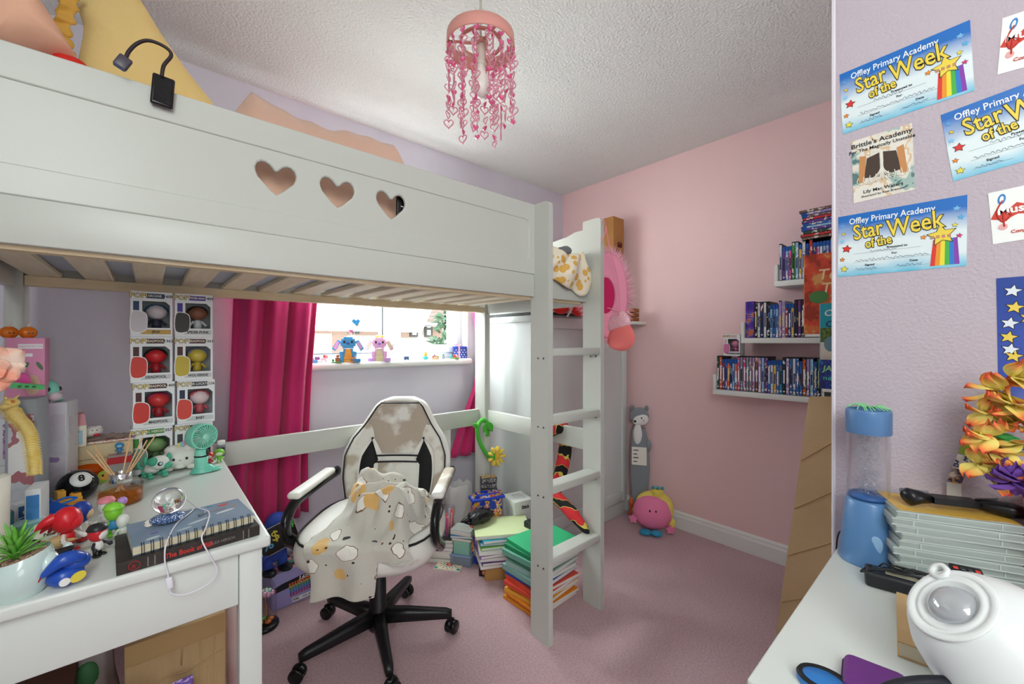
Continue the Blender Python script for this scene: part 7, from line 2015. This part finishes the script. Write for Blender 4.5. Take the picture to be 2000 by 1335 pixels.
p = onz(1830, 1340, TZ + .05)
t = thing('black_headband', 'black curved headband at the bottom right edge of the photo', 'headphones', (0, 0, 0))
pts = [tuple(onz(px, py, TZ + .052)) for px, py in ((1715, 1352), (1745, 1336), (1790, 1328), (1840, 1327), (1890, 1332), (1930, 1345))]
B().tube(spline(pts, 6), .005, 10).obj('band', mat('#1a1a24', .4), t)
for q_ in (pts[0], pts[-1]):
    B().rb(-.008, .008, -.012, .012, 0, .05, .004, 0, T(q_[0], q_[1], TZ + .0003)).obj('ear_pad', mat('#1a1a24', .5), t)

# photo cards leaning on the wall, flower garland in a pot
t = thing('photo_strip', 'leaning strip of picture cards against the lilac wall behind the disc cases', 'cards', (0, 0, 0))
w1 = [onx(px, py, 1.205) for px, py in ((1882, 857), (1908, 864), (1878, 945), (1849, 940))]
hh = w1[0].z - w1[3].z
a_, b_, c_, d_ = w1
cols = [mat('#9ab03c', .5), printed(['#e6e2d8', '#d9d2c4', '#3a4468', '#e6e2d8'], 60), printed(['#3a3048', '#c88a4a', '#4a6ab0', '#d8c8a8'], 80)]
for k in range(3):
    f0, f1 = k / 3 + .01, (k + 1) / 3 - .005
    q = [a_.lerp(d_, f0), b_.lerp(c_, f0), b_.lerp(c_, f1), a_.lerp(d_, f1)]
    n = Vector((-.0012, 0, 0))
    B().add([v for v in q] + [v + n for v in q], [(0, 1, 2, 3), (7, 6, 5, 4), (0, 4, 5, 1), (1, 5, 6, 2), (2, 6, 7, 3), (3, 7, 4, 0)]).obj('card', cols[k], t)
q = [c_.lerp(d_, .0), c_.lerp(d_, 1.0)]
B().add([tuple(d_ + Vector((.0, 0, 0))), tuple(c_), (c_.x, c_.y, ztc), (d_.x, d_.y, ztc)], [(0, 1, 2, 3)]).obj('backing_tail', mat('#d9d4cc', .6), t)
gp_ = (1.125, -.055)
t = thing('flower_pot', 'red plastic pot standing at the right edge behind the disc cases', 'pot', (1.165, -.10, TZ + .0003))
B().lathe([(0, 0), (.035, 0), (.045, .15), (.048, .2), (.044, .2), (.04, .15), (.03, .004)], 28).obj('pot', mat('#d8352c', .35), t)
B().lathe([(0, .17), (.042, .17)], 20).obj('filling', mat('#4a1c20', .9), t)
gr_ = thing('flower_garland', 'orange and yellow silk flower garland hanging at the right edge', 'garland', (0, 0, 0))
m_gp = None
def petal_mat():
    m = bpy.data.materials.new('silk_petal'); m.use_nodes = True
    nt = m.node_tree; nd = nt.nodes; lk = nt.links; b = nd['Principled BSDF']; b.inputs['Roughness'].default_value = .8
    tc = nd.new('ShaderNodeTexCoord'); sp2 = nd.new('ShaderNodeSeparateXYZ'); lk.new(tc.outputs['Generated'], sp2.inputs[0])
    rp = nd.new('ShaderNodeValToRGB'); e = rp.color_ramp.elements
    e[0].position = .45; e[0].color = lin('#f2e07a'); e[1].position = 1; e[1].color = lin('#f0523a')
    q2 = e.new(.75); q2.color = lin('#f6b45a')
    lk.new(sp2.outputs['X'], rp.inputs[0]); lk.new(rp.outputs[0], b.inputs['Base Color'])
    return m
m_gp = petal_mat()
def petal_mesh(L, w_, curl, m):
    o_ = B().grid(lambda u, v: (L * v, w_ * (2 * u - 1) * math.sin(PI * min(1, v * .8 + .12)) ** .8, curl * v * v + .006 * math.sin(u * 9 + v * 4) * v), 9, 9).obj('tmp', m)
    me = o_.data; bpy.data.objects.remove(o_); return me
PM = [petal_mesh(.042, .017, .012, m_gp), petal_mesh(.036, .019, -.008, m_gp), petal_mesh(.03, .015, .016, m_gp)]
rnd = random.Random(31)
for (px, py, n) in ((1985, 735, 7), (1945, 762, 6), (1978, 790, 7), (1930, 805, 6), (1968, 825, 7), (1925, 850, 6), (1955, 880, 7), (1915, 905, 6), (1945, 925, 5), (1990, 865, 5), (2015, 760, 6), (2010, 820, 6)):
    c = onx(px, py, 1.135 + rnd.uniform(-.02, .015))
    for k in range(n):
        d = Vector((rnd.uniform(-1, .3), rnd.uniform(-1, 1), rnd.uniform(-1, 1))).normalized()
        e = d.to_track_quat('X', 'Z').to_euler()
        o_ = place('petal', PM[k % 3], gr_, c); o_.rotation_euler = e
for (px, py, c) in ((1975, 858, '#3aa85a'), (1990, 872, '#2a7a9a'), (1962, 852, '#4ab860')):
    q2 = onx(px, py, 1.14)
    B().sph(tuple(q2), (.01, .012, .006), 10, 6).obj('leaf', mat(c, .6), gr_)
pts = [tuple(onx(px, py, 1.145)) for px, py in ((1990, 720), (1960, 775), (1950, 830), (1940, 880), (1935, 925), (1945, 945))]
B().tube(spline(pts, 5), .0015, 5).obj('thread', mat('#e6e2c8', .6), gr_)
pf = thing('purple_silk_flower', 'purple silk flower below the orange garland above the red pot', 'flower', (0, 0, 0))
PP = petal_mesh(.034, .018, .012, mat('#8a5ab8', .75, var=(30, '#6a3f9c', .4)))
c = onx(1985, 935, 1.12)
for k in range(12):
    d = Vector((rnd.uniform(-1, .2), math.cos(k * .52), .7 * math.sin(k * .52))).normalized()
    o_ = place('petal', PP, pf, c); o_.rotation_euler = d.to_track_quat('X', 'Z').to_euler()
B().sph(tuple(c), (.008, .008, .008), 10, 8).obj('flower_centre', mat('#4a2a78', .8), pf)
t = thing('black_hairbrush', 'black bristled hairbrush standing in the red pot', 'hairbrush', (1.172, -.098, TZ + .02))
B().cyl((0, 0, 0), (.0, 0, .13), .007, n=10).rb(-.012, .012, -.02, .02, .13, .24, .008).obj('brush_body', mat('#1c1c1e', .5), t)
br = B()
for i in range(8):
    for j in range(4): br.cyl((-.012, -.014 + j * .009, .14 + i * .012), (-.024, -.014 + j * .009, .14 + i * .012), .0012, n=4)
o = br.obj('bristles', mat('#2a2a2c', .6), t); o['kind'] = 'stuff'

# ------------------------------------------------------------------ on the window sill
SZ = 1.0853
def sill(px, y=2.255): 
    p = ony(px, 700, y); return Vector((p.x, y, SZ))
def brickpile(t, c, w_, h, d, n, seed, name='brick'):
    """small toy built from interlocking bricks with studs"""
    rnd_ = random.Random(seed)
# blue brick-built animal
def brick_animal(label, px, mc, belly, ear_c, feet, hpx, ears_out, extra):
    p = sill(px, 2.25); s_ = dep(p) / FPX; h = hpx * s_
    t = thing('brick_built_animal', label, 'toy', p, facing(p))
    m1, m2, m3 = mat(mc, .3), mat(belly, .3), mat(ear_c, .3)
    k = h / .17
    def bk(x0, x1, y0, y1, z0, z1, m, nm='brick'):
        o_ = B().rb(x0 * k, x1 * k, y0 * k, y1 * k, z0 * k, z1 * k, .0012, seg=1).obj(nm, m, t)
        return o_
    for i, (w_, z0, z1) in enumerate(((.046, 0, .016), (.043, .016, .032), (.038, .032, .048), (.032, .048, .062), (.026, .062, .076))):
        bk(-w_, w_, -.03, .03, z0, z1, m1); bk(-w_ * .5, w_ * .5, -.034, -.03, z0, z1, m2, 'belly_tile')
    for s2 in (-1, 1):
        bk(s2 * .05 - .016, s2 * .05 + .016, -.05, -.016, 0, .02, mat(feet, .3), 'foot')
        a = bk(s2 * .036 - .009, s2 * .036 + .009, -.034, -.012, .03, .06, m1, 'arm')
    for (w_, z0, z1) in ((.03, .078, .09), (.04, .09, .105), (.042, .105, .12), (.036, .12, .133), (.024, .133, .143)):
        bk(-w_, w_, -.034, .026, z0, z1, m1, 'head_brick')
    for s2 in (-1, 1):
        P = [(s2 * .038 * k, .118 * k), (s2 * .056 * k, .126 * k), (s2 * (.056 + .03) * k, (.075 if ears_out else .06) * k), (s2 * .066 * k, .062 * k)]
        if s2 < 0: P = P[::-1]
        er = B().prism(P, -.005, .005, 0, panel_M(0)).obj('side_plate', m1, t)
        cx2 = sum(q[0] for q in P) / 4; cz2 = sum(q[1] for q in P) / 4
        B().prism([(cx2 + (q[0] - cx2) * .65, cz2 + (q[1] - cz2) * .75) for q in P], .005, .0065, 0, panel_M(-.0015)).obj('plate_inlay', m3, er)
        B().sph((s2 * .02 * k, -.035 * k, .115 * k), (.006 * k, .003 * k, .008 * k), 10, 8).obj('eye', mat('#23242c', .15), t)
    bk(-.008, .008, -.042, -.034, .1, .114, mat(extra, .3), 'nose')
    return t, k
t, k = brick_animal('blue brick-built toy animal holding a pink heart on a stick, on the window sill', 680, '#3fa0d8', '#f0a838', '#e6a8d0', '#2f8ac4', 58, True, '#2f4a9c')
w_ = B().tube([(.014 * k, .0, .14 * k), (.016 * k, 0, .165 * k)], .001, 5).obj('heart_stick', mat('#d8d8dc', .4), t)
B().prism([(x + .016 * k, z) for x, z in heart(.022, .022, 0, .175 * k)], -.003, .003, 0, panel_M(0)).obj('pink_heart', mat('#e0609c', .35), w_)
B().tube(spline([(.03 * k, .005, .14 * k), (.036 * k, .005, .19 * k), (.038 * k, .005, .21 * k)], 4), .0007, 5).obj('balloon_string', mat('#e6e4e8', .5), t)
B().prism([(x + .042 * k, z) for x, z in heart(.042, .04, 0, .225 * k)], -.006, .006, 0, panel_M(0)).obj('blue_balloon', mat('#2f92d0', .3), t)
B().prism([(x + .047 * k, z) for x, z in heart(.022, .022, 0, .212 * k)], -.0075, -.006, 0, panel_M(-.0)).obj('yellow_heart', mat('#f0b23a', .3), t)
t, k = brick_animal('pink brick-built toy animal with gold bow and hoop, on the window sill', 741, '#eab0d4', '#d9cfa0', '#d8d0a4', '#c89ae0', 54, True, '#a878d8')
for s2 in (-1, 1): B().sph((s2 * .012, -.002, .15 * k), (.012, .008, .008), 10, 8).obj('gold_bow', mat('#e6c04a', .3), t)
rr = ell(-.052 * k, .125 * k, .024, .026, 26)
B().tube([(x, .004, z) for x, z in rr + rr[:1]], .0013, 6).obj('hoop', mat('#e0a8d4', .3), t)
def minis(label, px, bits, y=2.235):
    p = sill(px, y)
    t = thing('brick_toy', label, 'toy', p, facing(p), 'small brick toys on the window sill')
    for (nm, kind, x, yv, z, a, b_, c_, col) in bits:
        if kind == 's': B().sph((x, yv, z + c_), (a, b_, c_), 12, 8).obj(nm, mat(col, .35), t)
        else: B().rb(x - a, x + a, yv - b_, yv + b_, z, z + 2 * c_, .001, seg=1).obj(nm, mat(col, .35), t)
    return t
minis('tiny blue and white brick toy dragon nearest the left curtain on the sill', 618, [('body', 'b', -.008, 0, 0, .014, .01, .008, '#4aa6cc'), ('head', 'b', -.018, -.002, .014, .008, .008, .006, '#5ab6d8'), ('wing', 'b', .004, .004, .016, .012, .003, .008, '#8a5a9a'), ('tail', 's', .014, 0, .002, .01, .006, .005, '#e6e2e8')])
minis('tiny white and pink brick toy horse beside the left curtain on the sill', 632, [('body', 'b', 0, 0, .012, .014, .007, .007, '#efe6e4'), ('leg', 'b', -.01, 0, 0, .003, .005, .006, '#e0d4d2'), ('leg', 'b', .01, 0, 0, .003, .005, .006, '#e0d4d2'), ('head', 'b', .014, 0, .022, .006, .005, .009, '#e8b0b0'), ('mane', 'b', .004, 0, .026, .006, .004, .008, '#c05a5a')])
minis('small brown brick bear on a green plate in front of the blue brick animal', 657, [('base_plate', 'b', 0, 0, 0, .026, .014, .0022, '#5aa84a'), ('body', 'b', .006, 0, .0045, .012, .01, .011, '#a86a3a'), ('head', 's', .006, -.002, .026, .009, .009, .009, '#b4743e'), ('grass_tuft', 's', -.016, -.004, .004, .006, .005, .008, '#4a9a44')], 2.222)
minis('orange and blue brick pot with ice-cream piece in front of the blue animal', 690, [('pot', 'b', 0, 0, 0, .012, .009, .012, '#e8943a'), ('band', 'b', 0, -.001, .008, .0125, .0095, .004, '#3a8ad0'), ('cone', 's', .012, 0, .018, .006, .006, .009, '#f0c8d4')], 2.215)
minis('navy and white brick toy cat in the middle of the sill', 796, [('body', 'b', -.006, 0, .004, .014, .009, .009, '#3a5478'), ('leg', 'b', -.014, 0, 0, .003, .008, .003, '#2c405c'), ('leg', 'b', .004, 0, 0, .003, .008, .003, '#2c405c'), ('head', 's', .014, -.002, .018, .009, .008, .008, '#dfe6ec'), ('ear', 'b', .01, 0, .034, .002, .002, .003, '#c8d0d8'), ('ear', 'b', .019, 0, .034, .002, .002, .003, '#c8d0d8')])
minis('yellow duck on a turquoise brick ball on the sill', 831, [('base', 's', 0, 0, 0, .018, .014, .011, '#4ac0cc'), ('body', 's', 0, 0, .02, .012, .01, .009, '#f0b840'), ('head', 's', .0, -.003, .036, .008, .008, .0075, '#f2c452')])
minis('row of red, orange and green brick flowers on the sill beside the duck', 850, [('base', 'b', 0, 0, 0, .022, .008, .004, '#d8a06a'), ('red_flower', 's', -.012, 0, .01, .009, .007, .006, '#d8382f'), ('orange_flower', 's', .004, 0, .012, .008, .007, .006, '#ee8a3a'), ('green_leaf', 's', .016, 0, .01, .007, .006, .006, '#7ab84a'), ('navy_bit', 'b', -.004, 0, .022, .005, .004, .003, '#3a3a7c')])
minis('grey and green brick planter right of the brick flowers', 866, [('pot', 'b', 0, 0, 0, .008, .007, .011, '#9aa4a8'), ('plant', 's', 0, 0, .021, .006, .006, .006, '#3a9a5a')])
minis('small brick scene with red bird on a green plate before the blue gift bag', 888, [('base_plate', 'b', 0, 0, 0, .03, .012, .0022, '#5ab05a'), ('soil', 'b', .006, -.001, .0045, .02, .01, .003, '#b87a4a'), ('bird', 's', .0, 0, .01, .008, .007, .009, '#e03a3a'), ('rosebud', 's', .012, 0, .012, .007, .006, .007, '#f0a8b8'), ('teal_bit', 'b', -.022, 0, .005, .006, .006, .01, '#4ab0b8')], 2.222)
# blue gift bag with white dots and pink ribbon
p = sill(897, 2.27)
t = thing('dotted_gift_box', 'royal blue gift box with white dots and pink ribbon at the end of the sill', 'box', p + Vector((.012, .012, 0)), facing(p) + 6)
B().rb(-.043, .043, -.028, .028, 0, .075, .002).obj('box_body', mat('#2a3f9c', .4), t)
B().rb(-.0445, .0445, -.0295, .0295, .063, .079, .002).obj('lid', mat('#2e46a8', .4), t)
for i in range(5):
    for j in range(4):
        x = -.036 + i * .018 + (.009 if j % 2 else 0)
        if x < .042: B().prism(ell(x, .01 + j * .015, .003, .004, 10), 0, .001, 0, panel_M(-.028)).obj('white_dot', mat('#e9edf4', .5), t)
B().box(-.012, -.002, -.0305, .0305, 0, .0805).obj('ribbon', mat('#eea8a8', .5), t)
for s2 in (-1, 1): B().tube(spline([(-.007, 0, .08), (-.007 + s2 * .016, 0, .094), (-.007 + s2 * .022, 0, .086), (-.007, 0, .08)], 4), .003, 6).obj('bow', mat('#f0b4b0', .5), t)
p = sill(924, 2.275)
t = thing('trinket_tree', 'small white wire trinket tree in a clear jar at the right end of the sill', 'ornament', p + Vector((.004, .006, 0)), 0)
B().lathe([(0, 0), (.014, 0), (.015, .003), (.015, .05), (.013, .054)], 20).obj('jar', mat('#dfe6e4', .05, trans=.8, ior=1.1, alpha=.6), t)
for k2 in range(7):
    a = k2 * .9
    B().tube(spline([(0, 0, .02), (.004 * math.cos(a), .004 * math.sin(a), .06), (.02 * math.cos(a), .02 * math.sin(a), .085 + .004 * (k2 % 3))], 4), .0011, 5).obj('twig', mat('#e6e6e8', .4), t)
B().box(.004, .009, -.0156, -.0148, .004, .046).obj('pink_tag', mat('#e87a94', .5), t)

finish_curves()
